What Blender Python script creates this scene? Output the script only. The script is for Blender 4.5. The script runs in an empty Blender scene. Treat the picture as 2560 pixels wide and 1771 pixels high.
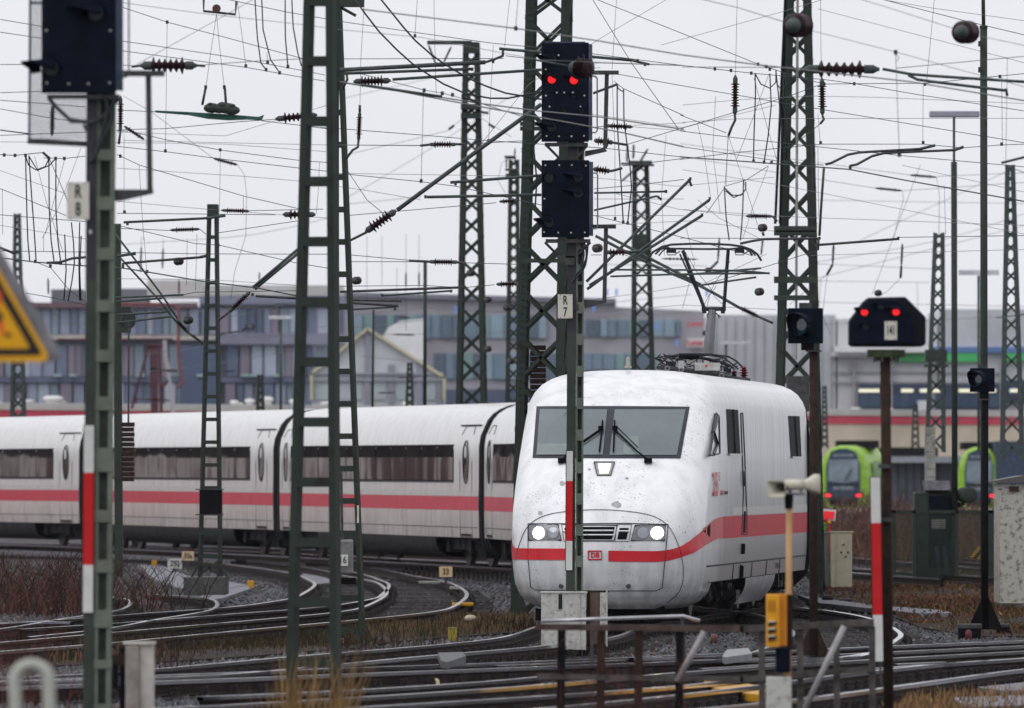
import bpy, math, random
import numpy as np
from mathutils import Vector, Matrix
R = random.Random(7)
rad = math.radians
SC = bpy.context.scene
COL = SC.collection
# ------------------------------------------------------------------ camera, sky, light
F, H, YH = 22000.0, 2.19, 1193.0          # focal length in photo pixels, eye height, horizon row
cam = bpy.data.cameras.new('camera'); camo = bpy.data.objects.new('camera', cam); COL.objects.link(camo)
cam.sensor_width = 36; cam.lens = 36 * F / 2560
cam.shift_y = (YH - 885.5) / 2560
cam.clip_start = 1; cam.clip_end = 5000
camo.location = (0, 0, H); camo.rotation_euler = (rad(90), 0, 0)
cam.dof.use_dof = True; cam.dof.focus_distance = 131; cam.dof.aperture_fstop = 4.3
SC.camera = camo
SC.view_settings.view_transform = 'Standard'; SC.view_settings.look = 'None'
SC.view_settings.exposure = 0; SC.view_settings.gamma = 1
W = bpy.data.worlds.new('World'); SC.world = W; W.use_nodes = True
wn, wl = W.node_tree.nodes, W.node_tree.links
wn.clear()
SUN_EL, SUN_AZ = 48, 230
wo = wn.new('ShaderNodeOutputWorld'); wb = wn.new('ShaderNodeBackground')
sk = wn.new('ShaderNodeTexSky'); sk.sky_type = 'NISHITA'; sk.sun_disc = False
sk.sun_elevation = rad(SUN_EL); sk.sun_rotation = rad(SUN_AZ)
hs = wn.new('ShaderNodeHueSaturation'); hs.inputs['Saturation'].default_value = 0.25
hs.inputs['Value'].default_value = 0.008
wl.new(sk.outputs[0], hs.inputs['Color'])
tc = wn.new('ShaderNodeTexCoord'); sx = wn.new('ShaderNodeSeparateXYZ'); wl.new(tc.outputs['Generated'], sx.inputs[0])
cr = wn.new('ShaderNodeValToRGB'); wl.new(sx.outputs['Z'], cr.inputs[0])     # overcast: zenith brighter than horizon
cr.color_ramp.elements[0].color = (0.775, 0.785, 0.835, 1); cr.color_ramp.elements[0].position = 0.0
cr.color_ramp.elements[1].color = (1.02, 1.03, 1.09, 1); cr.color_ramp.elements[1].position = 0.95
nz = wn.new('ShaderNodeTexNoise'); nz.inputs['Scale'].default_value = 22; nz.inputs['Detail'].default_value = 4
wl.new(tc.outputs['Generated'], nz.inputs['Vector'])
mr = wn.new('ShaderNodeMapRange'); mr.inputs[3].default_value = 0.93; mr.inputs[4].default_value = 1.07
wl.new(nz.outputs[0], mr.inputs[0])
mu = wn.new('ShaderNodeVectorMath'); mu.operation = 'SCALE'; wl.new(cr.outputs[0], mu.inputs[0]); wl.new(mr.outputs[0], mu.inputs['Scale'])
ad = wn.new('ShaderNodeVectorMath'); ad.operation = 'ADD'; wl.new(mu.outputs[0], ad.inputs[0]); wl.new(hs.outputs[0], ad.inputs[1])
wl.new(ad.outputs[0], wb.inputs[0]); wb.inputs[1].default_value = 1.0
wl.new(wb.outputs[0], wo.inputs[0])
sun = bpy.data.lights.new('sun', 'SUN'); suno = bpy.data.objects.new('sun', sun); COL.objects.link(suno)
sun.energy = 0.9; sun.angle = rad(40); sun.color = (1, 0.98, 0.95)
suno.rotation_euler = (rad(90 - SUN_EL), 0, rad(-50))

# ------------------------------------------------------------------ helpers
def P(px, py, Y): return Vector(((px - 1280) * Y / F, Y, H - (py - YH) * Y / F))
GS = 0.37587
def G(gx, gy, Y): return P(gx * GS, gy * GS, Y)
def gnd(px, py, z=0.0):
    Y = F * (H - z) / (py - YH); return Vector(((px - 1280) * Y / F, Y, z))
def gy(Y, z=0.0): return YH + F * (H - z) / Y

MATS = {}
def lerp_(a, b, t): return a + (b - a) * t
def mat(name, col, rough=0.6, metal=0.0, var=0.25, scale=6.0, bump=0.0, col2=None, spec=0.3, stretch=(1, 1, 1), coat=0.0, fac=(0.35, 0.65), det=6):
    if name in MATS: return MATS[name]
    m = bpy.data.materials.new(name); m.use_nodes = True; MATS[name] = m
    n, l = m.node_tree.nodes, m.node_tree.links
    b = n['Principled BSDF']
    b.inputs['Roughness'].default_value = rough; b.inputs['Metallic'].default_value = metal
    b.inputs['Specular IOR Level'].default_value = spec; b.inputs['Coat Weight'].default_value = coat
    tcn = n.new('ShaderNodeTexCoord'); mp = n.new('ShaderNodeMapping'); mp.inputs['Scale'].default_value = stretch
    l.new(tcn.outputs['Object'], mp.inputs[0])
    nt = n.new('ShaderNodeTexNoise'); nt.inputs['Scale'].default_value = scale; nt.inputs['Detail'].default_value = det; nt.inputs['Roughness'].default_value = 0.65
    l.new(mp.outputs[0], nt.inputs['Vector'])
    rp = n.new('ShaderNodeValToRGB'); l.new(nt.outputs[0], rp.inputs[0])
    c2 = col2 if col2 else tuple(c * (1 - var) for c in col)
    c1 = col if col2 else tuple(min(1, c * (1 + var)) for c in col)
    rp.color_ramp.elements[0].color = (*c2, 1); rp.color_ramp.elements[1].color = (*c1, 1)
    rp.color_ramp.elements[0].position = fac[0]; rp.color_ramp.elements[1].position = fac[1]
    l.new(rp.outputs[0], b.inputs['Base Color'])
    if bump:
        bp = n.new('ShaderNodeBump'); bp.inputs['Strength'].default_value = bump; bp.inputs['Distance'].default_value = 0.02
        l.new(nt.outputs[0], bp.inputs['Height']); l.new(bp.outputs[0], b.inputs['Normal'])
    return m
def emat(name, col, strength, base=(0.3, 0.3, 0.3)):
    if name in MATS: return MATS[name]
    m = bpy.data.materials.new(name); m.use_nodes = True; MATS[name] = m
    b = m.node_tree.nodes['Principled BSDF']
    b.inputs['Base Color'].default_value = (*base, 1); b.inputs['Emission Color'].default_value = (*col, 1)
    b.inputs['Emission Strength'].default_value = strength
    return m
def train_white(name, streak, tint=(0.82, 0.83, 0.84), grime_shade=(0.33, 0.3, 0.26), specks=True, zlo=0.55, zhi=2.0, flank=0.0):
    """white railway paint with road dirt, rain streaks, insect specks and painted shade"""
    m = bpy.data.materials.new(name); m.use_nodes = True; MATS[name] = m
    n, l = m.node_tree.nodes, m.node_tree.links
    b = n['Principled BSDF']; b.inputs['Roughness'].default_value = 0.28; b.inputs['Coat Weight'].default_value = 0.25; b.inputs['Coat Roughness'].default_value = 0.12
    t = n.new('ShaderNodeTexCoord')
    def noise(sc, stretch, det=5):
        mp = n.new('ShaderNodeMapping'); mp.inputs['Scale'].default_value = stretch; l.new(t.outputs['Object'], mp.inputs[0])
        k = n.new('ShaderNodeTexNoise'); k.inputs['Scale'].default_value = sc; k.inputs['Detail'].default_value = det; l.new(mp.outputs[0], k.inputs['Vector']); return k.outputs[0]
    def rng(src, a, bb, c, d):
        k = n.new('ShaderNodeMapRange'); l.new(src, k.inputs[0])
        for i, v in enumerate((a, bb, c, d)): k.inputs[i + 1].default_value = v
        return k.outputs[0]
    def mth(op, a, bb):
        k = n.new('ShaderNodeMath'); k.operation = op
        for i, v in enumerate((a, bb)):
            if isinstance(v, (int, float)): k.inputs[i].default_value = v
            else: l.new(v, k.inputs[i])
        k.use_clamp = True
        return k.outputs[0]
    st = rng(noise(3.0, (1.6, 1.6, 0.10)), 0.42, 0.75, 0, streak)
    bl = rng(noise(2.2, (1, 1, 1)), 0.45, 0.85, 0, 0.10)
    sep = n.new('ShaderNodeSeparateXYZ'); l.new(t.outputs['Object'], sep.inputs[0])
    low = rng(sep.outputs['Z'], zlo, zhi, 0.7, 0.0)  # dirt towards the bottom, deepened to paint in the lower nose shading
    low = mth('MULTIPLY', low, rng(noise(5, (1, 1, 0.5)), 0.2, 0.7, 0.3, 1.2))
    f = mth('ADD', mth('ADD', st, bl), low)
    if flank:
        fl = mth('MULTIPLY', rng(sep.outputs['Y'], 2.3, 4.6, 0, flank), rng(sep.outputs['Z'], 3.2, 3.6, 1, 0.1))  # greys the sides but not the roof: dirt plus painted flank shading
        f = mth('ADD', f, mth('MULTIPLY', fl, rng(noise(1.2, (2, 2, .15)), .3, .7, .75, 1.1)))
    if specks:
        sp = rng(noise(34, (1, 1, 1), 3), 0.625, 0.66, 0, 0.75)
        spm = rng(noise(1.7, (1, 1, 1), 3), 0.44, 0.6, 0, 1)
        spk = mth('MULTIPLY', sp, spm)
    mx = n.new('ShaderNodeMix'); mx.data_type = 'RGBA'
    l.new(f, mx.inputs[0]); mx.inputs[6].default_value = (*tint, 1); mx.inputs[7].default_value = (*grime_shade, 1)
    last = mx.outputs[2]
    if specks:
        m2 = n.new('ShaderNodeMix'); m2.data_type = 'RGBA'; l.new(spk, m2.inputs[0]); l.new(last, m2.inputs[6]); m2.inputs[7].default_value = (.1, .09, .08, 1); last = m2.outputs[2]
    l.new(last, b.inputs['Base Color'])
    return m

class MB:
    def __init__(s): s.v = []; s.f = []; s.m = []; s.mi = 0
    def add(s, vs, fs):
        o = len(s.v); s.v += [tuple(v) for v in vs]; s.f += [tuple(i + o for i in f) for f in fs]; s.m += [s.mi] * len(fs); return s
    def frame(s, c, ax, ay, az):
        c, ax, ay, az = map(Vector, (c, ax, ay, az))
        vs = [c + ax * i + ay * j + az * k for i in (-1, 1) for j in (-1, 1) for k in (-1, 1)]
        return s.add(vs, [(0, 1, 3, 2), (4, 6, 7, 5), (0, 4, 5, 1), (2, 3, 7, 6), (0, 2, 6, 4), (1, 5, 7, 3)])
    def box(s, c, size, rz=0.0):
        a = Matrix.Rotation(rz, 3, 'Z')
        return s.frame(c, a @ Vector((size[0] / 2, 0, 0)), a @ Vector((0, size[1] / 2, 0)), (0, 0, size[2] / 2))
    def bar(s, p0, p1, w, d=None, up=None):
        p0, p1 = Vector(p0), Vector(p1); d = w if d is None else d
        ax = p1 - p0; t = ax.normalized(); up = Vector(up) if up else Vector((0, 1, 0))
        if abs(t.dot(up)) > 0.98: up = Vector((1, 0, 0))
        u = t.cross(up).normalized(); vv = u.cross(t)
        return s.frame((p0 + p1) / 2, u * w / 2, vv * d / 2, ax / 2)
    def tube(s, pts, r, n=6, cap=True):
        pts = [Vector(p) for p in pts]; rs = r if isinstance(r, (list, tuple)) else [r] * len(pts)
        rings = []; o = len(s.v); prev = None
        for i, p in enumerate(pts):
            t = (pts[min(i + 1, len(pts) - 1)] - pts[max(i - 1, 0)])
            t = t.normalized() if t.length > 1e-9 else Vector((0, 0, 1))
            if prev is None:
                a = Vector((0, 0, 1)) if abs(t.z) < 0.9 else Vector((1, 0, 0)); u = t.cross(a).normalized()
            else:
                u = (prev - t * prev.dot(t)); u = u.normalized() if u.length > 1e-6 else t.orthogonal().normalized()
            prev = u; w = t.cross(u)
            for k in range(n):
                a = 2 * math.pi * k / n; s.v.append(tuple(p + (u * math.cos(a) + w * math.sin(a)) * rs[i]))
        for i in range(len(pts) - 1):
            for k in range(n):
                k2 = (k + 1) % n; s.f.append((o + i * n + k, o + i * n + k2, o + (i + 1) * n + k2, o + (i + 1) * n + k)); s.m.append(s.mi)
        if cap:
            s.f.append(tuple(o + k for k in reversed(range(n)))); s.m.append(s.mi)
            e = o + (len(pts) - 1) * n; s.f.append(tuple(e + k for k in range(n))); s.m.append(s.mi)
        return s
    def lathe(s, p0, p1, prof, n=12):
        """prof: list of (t along p0->p1 in metres, radius)"""
        p0, p1 = Vector(p0), Vector(p1); t = (p1 - p0).normalized()
        return s.tube_at([(p0 + t * a, r) for a, r in prof], t, n)
    def tube_at(s, pr, t, n):
        u = t.orthogonal().normalized(); w = t.cross(u); o = len(s.v)
        for p, r in pr:
            for k in range(n):
                a = 2 * math.pi * k / n; s.v.append(tuple(p + (u * math.cos(a) + w * math.sin(a)) * r))
        for i in range(len(pr) - 1):
            for k in range(n):
                k2 = (k + 1) % n; s.f.append((o + i * n + k, o + i * n + k2, o + (i + 1) * n + k2, o + (i + 1) * n + k)); s.m.append(s.mi)
        s.f.append(tuple(o + k for k in reversed(range(n)))); s.m.append(s.mi)
        e = o + (len(pr) - 1) * n; s.f.append(tuple(e + k for k in range(n))); s.m.append(s.mi)
        return s
    def poly(s, pts, depth):
        """closed outline (list of Vectors) extruded by vector depth"""
        n = len(pts); d = Vector(depth); vs = [Vector(p) for p in pts] + [Vector(p) + d for p in pts]
        fs = [tuple(range(n)), tuple(range(2 * n - 1, n - 1, -1))] + [(i, i + n, (i + 1) % n + n, (i + 1) % n) for i in range(n)]
        return s.add(vs, fs)
    def grid(s, rows):
        o = len(s.v); a, b = len(rows), len(rows[0])
        for r in rows: s.v += [tuple(p) for p in r]
        for i in range(a - 1):
            for j in range(b - 1):
                s.f.append((o + i * b + j, o + i * b + j + 1, o + (i + 1) * b + j + 1, o + (i + 1) * b + j)); s.m.append(s.mi)
        return s
    def ball(s, c, r, n=10, m=6):
        c = Vector(c); rx = r if isinstance(r, (tuple, list)) else (r, r, r)
        rows = [[c + Vector((rx[0] * math.sin(math.pi * i / m) * math.cos(2 * math.pi * j / n), rx[1] * math.sin(math.pi * i / m) * math.sin(2 * math.pi * j / n), rx[2] * math.cos(math.pi * i / m))) for j in range(n + 1)] for i in range(m + 1)]
        return s.grid(rows)

ORG = {}
def thing(name, loc, label, cat, group=None, kind=None):
    o = bpy.data.objects.new(name, None); COL.objects.link(o); o.location = loc; o.empty_display_size = 0.3
    ORG[o.name] = Vector(loc)
    if kind: o['kind'] = kind
    else: o['label'] = label; o['category'] = cat
    if group: o['group'] = group
    return o
def tag(o, label, cat, group=None):
    o['label'] = label; o['category'] = cat
    if group: o['group'] = group
    return o
def obj(name, mb, m, parent=None, smooth=False, kind=None, bevel=0, origin=None, label=None):
    off = ORG[parent.name] if parent else Vector(origin or (0, 0, 0))
    me = bpy.data.meshes.new(name)
    v = np.array(mb.v, dtype=float) - np.array(off)
    me.from_pydata(v.tolist(), [], mb.f); me.update()
    ms = m if isinstance(m, (list, tuple)) else [m]
    for x in ms: me.materials.append(x)
    if len(ms) > 1: me.polygons.foreach_set('material_index', mb.m)
    if smooth: me.polygons.foreach_set('use_smooth', [True] * len(me.polygons))
    o = bpy.data.objects.new(name, me); COL.objects.link(o)
    if parent: o.parent = parent
    else: o.location = off
    ORG[o.name] = off
    if kind: o['kind'] = kind
    if label: o['label'] = label
    if bevel:
        b = o.modifiers.new('bevel', 'BEVEL'); b.width = bevel; b.segments = 2; b.limit_method = 'ANGLE'; b.harden_normals = False
    return o
def copy_tree(o, delta, label=None):
    """copy a thing with its parts and sub-parts, moved by delta"""
    r = o.copy(); COL.objects.link(r); r.location = o.location + Vector(delta); ORG[r.name] = ORG[o.name] + Vector(delta)
    if label: r['label'] = label
    for ch in list(o.children):
        c = ch.copy(); COL.objects.link(c); c.parent = r
        for g in list(ch.children):
            d = g.copy(); COL.objects.link(d); d.parent = c
    return r
def text(name, body, center, size, m, parent=None, right=(1, 0, 0), up=(0, 0, 1), sx=0.8, bold=0.0, depth=0.002):
    cu = bpy.data.curves.new(name, 'FONT'); cu.body = body; cu.align_x = 'CENTER'; cu.align_y = 'CENTER'; cu.size = 1; cu.resolution_u = 3
    cu.offset = bold; cu.extrude = depth / size
    t = bpy.data.objects.new(name, cu); COL.objects.link(t); bpy.context.view_layer.update()
    dg = bpy.context.evaluated_depsgraph_get(); me = bpy.data.meshes.new_from_object(t.evaluated_get(dg))
    bpy.data.objects.remove(t); bpy.data.curves.remove(cu)
    off = ORG[parent.name] if parent else Vector((0, 0, 0))
    rt, u = Vector(right).normalized(), Vector(up).normalized(); nn = rt.cross(u); c = Vector(center) - off
    for v in me.vertices: v.co = c + rt * v.co.x * size * sx + u * v.co.y * size + nn * v.co.z * size
    me.materials.clear(); me.materials.append(m); me.name = name
    o = bpy.data.objects.new(name, me); COL.objects.link(o)
    if parent: o.parent = parent
    ORG[o.name] = off
    return o
def smoothpath(pts, step):
    pts = [Vector(p) for p in pts]; out = []
    for i in range(len(pts) - 1):
        p0 = pts[i - 1] if i else pts[0] * 2 - pts[1]; p1, p2 = pts[i], pts[i + 1]
        p3 = pts[i + 2] if i + 2 < len(pts) else p2 * 2 - p1
        n = max(1, int((p2 - p1).length / step))
        for k in range(n):
            t = k / n
            out.append(0.5 * ((2 * p1) + (p2 - p0) * t + (2 * p0 - 5 * p1 + 4 * p2 - p3) * t * t + (-p0 + 3 * p1 - 3 * p2 + p3) * t ** 3))
    out.append(pts[-1]); return out

# ------------------------------------------------------------------ materials
M_green = mat('green_mast_paint', (0.032, 0.044, 0.036), 0.7, col2=(0.024, 0.022, 0.018), scale=2.6, fac=(.3, .48), spec=.15)
M_green_l = mat('pale_green_mast_paint', (0.13, 0.155, 0.12), 0.6, var=0.22, scale=4)
M_green_d = mat('dark_green_mast_paint', (0.028, 0.038, 0.03), 0.6, var=0.3, scale=3)
M_galv = mat('weathered_galvanised_steel', (0.055, 0.072, 0.066), 0.55, metal=0.0, spec=.2, var=0.3, scale=8)
M_steel = mat('grey_steel', (0.2, 0.2, 0.21), 0.4, metal=0.5, var=0.25, scale=6)
M_dsteel = mat('dark_dirty_steel', (0.055, 0.055, 0.058), 0.5, metal=0.2, var=0.4, scale=9)
M_black = mat('black_metal', (0.008, 0.008, 0.01), 0.75, var=0.3, scale=6, spec=.04)
M_navy = mat('blue_black_signal_paint', (0.0035, 0.006, 0.015), 0.55, var=0.5, scale=5, spec=.07)
M_navy_l = mat('faded_blue_black_paint', (0.035, 0.055, 0.1), 0.45, var=0.3, scale=5)
M_rust = mat('rusty_brown_steel', (0.045, 0.024, 0.016), 0.9, spec=.15, var=0.5, scale=10, col2=(0.018, 0.014, 0.012))
M_maroon = mat('maroon_insulator_glaze', (0.02, 0.006, 0.008), 0.35, spec=.2, var=0.3, scale=6)
M_wire = mat('dark_wire', (0.06, 0.08, 0.078), 0.5, metal=0.2, var=0.2)
M_wire_g = mat('greenish_wire', (0.03, 0.075, 0.06), 0.5, var=0.2)
M_wire_p = mat('pale_wire', (0.2, 0.2, 0.2), 0.4, metal=0.3, var=0.2)
M_cable = mat('black_cable', (0.016, 0.022, 0.028), 0.5, var=0.2)
M_white = mat('white_enamel', (0.62, 0.62, 0.6), 0.4, var=0.08, scale=5)
M_red = mat('red_enamel', (0.52, 0.008, 0.01), 0.4, var=0.08, scale=5)
M_plate = mat('rust_stained_plate', (0.62, 0.6, 0.52), 0.5, col2=(0.36, 0.25, 0.12), scale=7, fac=(0.2, 0.42))
M_ink = mat('black_print', (0.01, 0.01, 0.012), 0.5, var=0.1)
M_rail = mat('rusty_rail_side', (0.032, 0.023, 0.021), 0.75, var=0.4, scale=4, spec=.08)
M_head = mat('polished_rail_head', (0.75, 0.76, 0.8), 0.14, metal=1.0, var=0.1, scale=3)
M_sleeper = mat('stained_concrete_sleeper', (0.04, 0.036, 0.036), 0.85, var=0.6, scale=9, spec=.1, bump=.5)
M_conc = mat('weathered_concrete', (0.26, 0.26, 0.24), 0.8, var=0.3, scale=5, bump=0.2)
M_dconc = mat('dark_wet_concrete', (0.07, 0.07, 0.068), 0.6, var=0.4, scale=5, bump=0.3)
M_slab = mat('wet_grey_slab', (0.2, 0.2, 0.22), 0.8, spec=.04, var=0.25, scale=2)
M_yellow = mat('yellow_paint', (0.55, 0.27, 0.01), 0.5, var=0.2, scale=6)
M_cabinet = mat('speckled_grey_white_cabinet', (0.5, 0.5, 0.47), 0.6, col2=(0.2, 0.2, 0.18), scale=16, fac=(0.3, 0.5))
M_cream = mat('cream_plastic', (0.42, 0.39, 0.28), 0.6, var=0.12, scale=5)
M_brown = mat('brown_stone', (0.1, 0.055, 0.035), 0.7, var=0.3)

# ------------------------------------------------------------------ ground
def gravel_mat():
    m = bpy.data.materials.new('wet_gravel'); m.use_nodes = True; MATS['wet_gravel'] = m
    n, l = m.node_tree.nodes, m.node_tree.links; b = n['Principled BSDF']; b.inputs['Roughness'].default_value = 0.75; b.inputs['Specular IOR Level'].default_value = .15
    t = n.new('ShaderNodeTexCoord')
    vo = n.new('ShaderNodeTexVoronoi'); vo.inputs['Scale'].default_value = 16; l.new(t.outputs['Object'], vo.inputs['Vector'])
    nt = n.new('ShaderNodeTexNoise'); nt.inputs['Scale'].default_value = 0.35; nt.inputs['Detail'].default_value = 6; l.new(t.outputs['Object'], nt.inputs['Vector'])
    r1 = n.new('ShaderNodeValToRGB'); l.new(vo.outputs['Color'], r1.inputs[0])
    r1.color_ramp.elements[0].color = (0.02, 0.02, 0.024, 1); r1.color_ramp.elements[1].color = (0.12, 0.12, 0.13, 1)
    r2 = n.new('ShaderNodeValToRGB'); l.new(nt.outputs[0], r2.inputs[0])
    r2.color_ramp.elements[0].color = (0.85, 0.85, 0.9, 1); r2.color_ramp.elements[1].color = (0.9, 0.62, 0.48, 1)
    r2.color_ramp.elements[0].position = 0.48; r2.color_ramp.elements[1].position = 0.68
    mx = n.new('ShaderNodeMix'); mx.data_type = 'RGBA'; mx.blend_type = 'MULTIPLY'; mx.inputs[0].default_value = 1
    l.new(r1.outputs[0], mx.inputs[6]); l.new(r2.outputs[0], mx.inputs[7]); l.new(mx.outputs[2], b.inputs['Base Color'])
    bp = n.new('ShaderNodeBump'); bp.inputs['Strength'].default_value = 0.8; bp.inputs['Distance'].default_value = 0.03
    l.new(vo.outputs['Distance'], bp.inputs['Height']); l.new(bp.outputs[0], b.inputs['Normal'])
    return m
M_gravel = gravel_mat()
GZ = -0.22
g = MB(); g.add([(-2500, -60, GZ), (2500, -60, GZ), (2500, 4000, GZ), (-2500, 4000, GZ)], [(0, 1, 2, 3)])
obj('ground', g, M_gravel, kind='structure')

# tracks -----------------------------------------------------------
PROF = [(-0.036, 0), (0.036, 0), (0.036, -0.04), (0.012, -0.05), (0.012, -0.14), (0.07, -0.155), (0.07, -0.165), (-0.07, -0.165), (-0.07, -0.155), (-0.012, -0.14), (-0.012, -0.05), (-0.036, -0.04)]
def offset_path(path, d):
    out = []
    for i, p in enumerate(path):
        t = path[min(i + 1, len(path) - 1)] - path[max(i - 1, 0)]; t.z = 0; t.normalize()
        out.append(p + Vector((t.y, -t.x, 0)) * d)
    return out
def rail_mesh(path, parent, name='rail'):
    mb = MB(); rows = []
    for i, p in enumerate(path):
        t = path[min(i + 1, len(path) - 1)] - path[max(i - 1, 0)]; t.z = 0; t.normalize(); r = Vector((t.y, -t.x, 0))
        rows.append([p + r * x + Vector((0, 0, z)) for x, z in PROF])
    n = len(PROF)
    for i in range(len(rows) - 1):
        o = len(mb.v); mb.v += [tuple(v) for v in rows[i]] + [tuple(v) for v in rows[i + 1]]
        for k in range(n):
            k2 = (k + 1) % n; mb.f.append((o + k, o + k2, o + n + k2, o + n + k)); mb.m.append(1 if k in (0, 1, 11) else 0)
    return obj(name, mb, [M_rail, M_head], parent)
def sleeper_mesh():
    mb = MB(); mb.box((0, 0, -0.235), (2.5, 0.26, 0.13))
    for s in (-1, 1):
        mb.box((s * 0.7535, 0, -0.166), (0.36, 0.16, 0.012))
        for e in (-1, 1):
            x = s * 0.7535 + e * 0.115
            mb.box((x, 0, -0.135), (0.07, 0.11, 0.05)); mb.box((x + e * 0.03, 0, -0.10), (0.03, 0.035, 0.05))
            mb.tube([(x - e * 0.03, -0.05, -0.12), (x, -0.06, -0.08), (x + e * 0.03, 0, -0.095), (x, 0.06, -0.08), (x - e * 0.03, 0.05, -0.12)], 0.012, 4)
    me = bpy.data.meshes.new('sleeper'); me.from_pydata(mb.v, [], mb.f); me.materials.append(M_sleeper); return me
SLEEPER = sleeper_mesh()
def track(trace, side, label=None, sleepers=(0, 400), spacing=0.62, zoff=0.0, center=False, bed=True):
    """trace: rail (or centre line) points on the ground; side: which way the second rail lies"""
    path = smoothpath([Vector((p[0], p[1], zoff + (p[2] if len(p) > 2 else 0))) for p in trace], 1.2)
    a = offset_path(path, -0.7535) if center else path
    b = offset_path(path, 0.7535) if center else offset_path(path, side * 1.507)
    c = path if center else offset_path(path, side * 0.7535)
    root = thing('railway_track', path[0], None, None, kind='structure')
    rail_mesh(a, root); rail_mesh(b, root)
    acc = 0.0; cnt = 0
    for i in range(len(c) - 1):
        seg = c[i + 1] - c[i]; L = seg.length
        while acc < L:
            p = c[i] + seg * (acc / L); acc += spacing
            px = 1280 + F * p.x / p.y
            if sleepers[0] < p.y < sleepers[1] and -120 < px < 2680 and cnt < 280:
                o = bpy.data.objects.new('sleeper', SLEEPER); COL.objects.link(o); o.parent = root; o.location = p - ORG[root.name]
                o.rotation_euler = (R.uniform(-.01, .01), R.uniform(-.006, .006), math.atan2(seg.y, seg.x) - math.pi / 2 + R.uniform(-.02, .02)); cnt += 1
        acc -= L
    return root, a, b, c
g2 = lambda *pts: [gnd(x, y) for x, y in pts]
# power car axis and train path
TX0, TY0, TK = 1.315, 131.0, 0.113
TD = Vector((TK, 1, 0)).normalized(); TR = Vector((TD.y, -TD.x, 0))
def TW(x, u, z): return Vector((TX0, TY0, 0)) + TD * u + TR * x + Vector((0, 0, z))
def zrise(Y): return 0.0 if Y < 150 else min(0.16, (Y - 150) * 0.0016)
nodeA = TW(0, 20.9, 0)
G1, G2, G3, G4, G5 = Vector((4.1, 177.2, 0)), Vector((0.8, 202.1, 0)), Vector((-4.6, 227.1, 0)), Vector((-10.85, 252.4, 0)), Vector((-19.0, 277.4, 0))
tp = [gnd(-900, 1722), gnd(0, 1698), gnd(388, 1686), gnd(850, 1645), gnd(1352, 1600), TW(0, -1, 0), TW(0, 8, 0), TW(0, 20, 0)] + [Vector((p.x, p.y, zrise(p.y))) for p in (G1, G2, G3, G4, G5, Vector((-45, 335, 0)))]
track(tp, 1, center=True, sleepers=(80, 215))
# crossing tracks in front (far rail traced)
track(g2((-900, 1735), (0, 1703), (850, 1671), (1300, 1655), (1688, 1639), (2560, 1601), (3300, 1578)), 1, sleepers=(80, 160))
track(g2((-300, 1790), (380, 1771), (850, 1746), (1300, 1716), (1688, 1682), (2130, 1652), (2560, 1628), (3200, 1598)), 1, sleepers=(76, 160))
track(g2((300, 1815), (1000, 1800), (1226, 1782), (1688, 1738), (2237, 1671), (2560, 1645), (3300, 1600)), 1, sleepers=(70, 160))
track(g2((1700, 1650), (1950, 1648), (2150, 1640), (2240, 1600), (2245, 1578), (2177, 1547), (2080, 1528), (1978, 1517), (1900, 1508)), -1, sleepers=(70, 200))
# left hand curves
track(g2((451, 1396), (541, 1406), (714, 1430), (774, 1451), (786, 1464), (752, 1487), (718, 1498), (583, 1517), (353, 1534), (209, 1545), (60, 1556), (-200, 1572)), -1, sleepers=(90, 250))
track(g2((620, 1404), (780, 1421), (870, 1441), (933, 1453), (963, 1472), (962, 1490), (915, 1515), (860, 1528), (718, 1543), (282, 1581), (0, 1606), (-300, 1628)), -1, sleepers=(90, 200))
track(g2((-200, 1478), (0, 1484), (180, 1487), (282, 1493), (326, 1503), (297, 1525), (150, 1548), (0, 1572), (-200, 1592)), -1, sleepers=(90, 200))
# right hand background tracks
track(g2((2000, 1384), (2130, 1393), (2496, 1424), (2800, 1450)), -1, sleepers=(120, 300))
track(g2((2000, 1371), (2130, 1378), (2560, 1406), (2900, 1430)), -1, sleepers=(0, 0))
# second track beyond the train
track([p + Vector((5.5, 4, -p.z + 0.1)) for p in (G1, G2, G3, G4, G5)], 1, center=True, sleepers=(0, 0))
# check rail, switch blades
chk = thing('check_rail', gnd(1380, 1660), 'short guard rail with ribbed spacer blocks just below the front of the train', 'guard rail')
cp = smoothpath(g2((1240, 1664), (1400, 1658), (1560, 1650)), 1)
rail_mesh(cp, chk)
for k in range(8):
    p = cp[0].lerp(cp[-1], (k + .5) / 8); obj('spacer_block', MB().box(p + Vector((0.06, -0.1, -0.07)), (0.1, 0.12, 0.12)), M_rail, chk)
for nm, pts, lb in (('siding_rail', ((1345, 1692), (1200, 1705), (850, 1727), (500, 1742)), 'pointed switch blade rail lying across the foreground left of the railing'),
                    ('siding_rail', ((1750, 1672), (1900, 1662), (2100, 1643), (2190, 1629)), 'bright switch blade rail crossing diagonally behind the yellow phone box'),
                    ('siding_rail', ((180, 1555), (80, 1553), (-50, 1561)), 'short switch blade rail at the far left below the dark bank'),
                    ('siding_rail', ((2237, 1660), (2360, 1655), (2365, 1655)), 'stub of guard rail just right of the last mast with a striped board')):
    t = thing(nm, gnd(*pts[0]), lb, 'rail'); rail_mesh(smoothpath([gnd(x, y, 0.004) for x, y in pts], 1), t)

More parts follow.
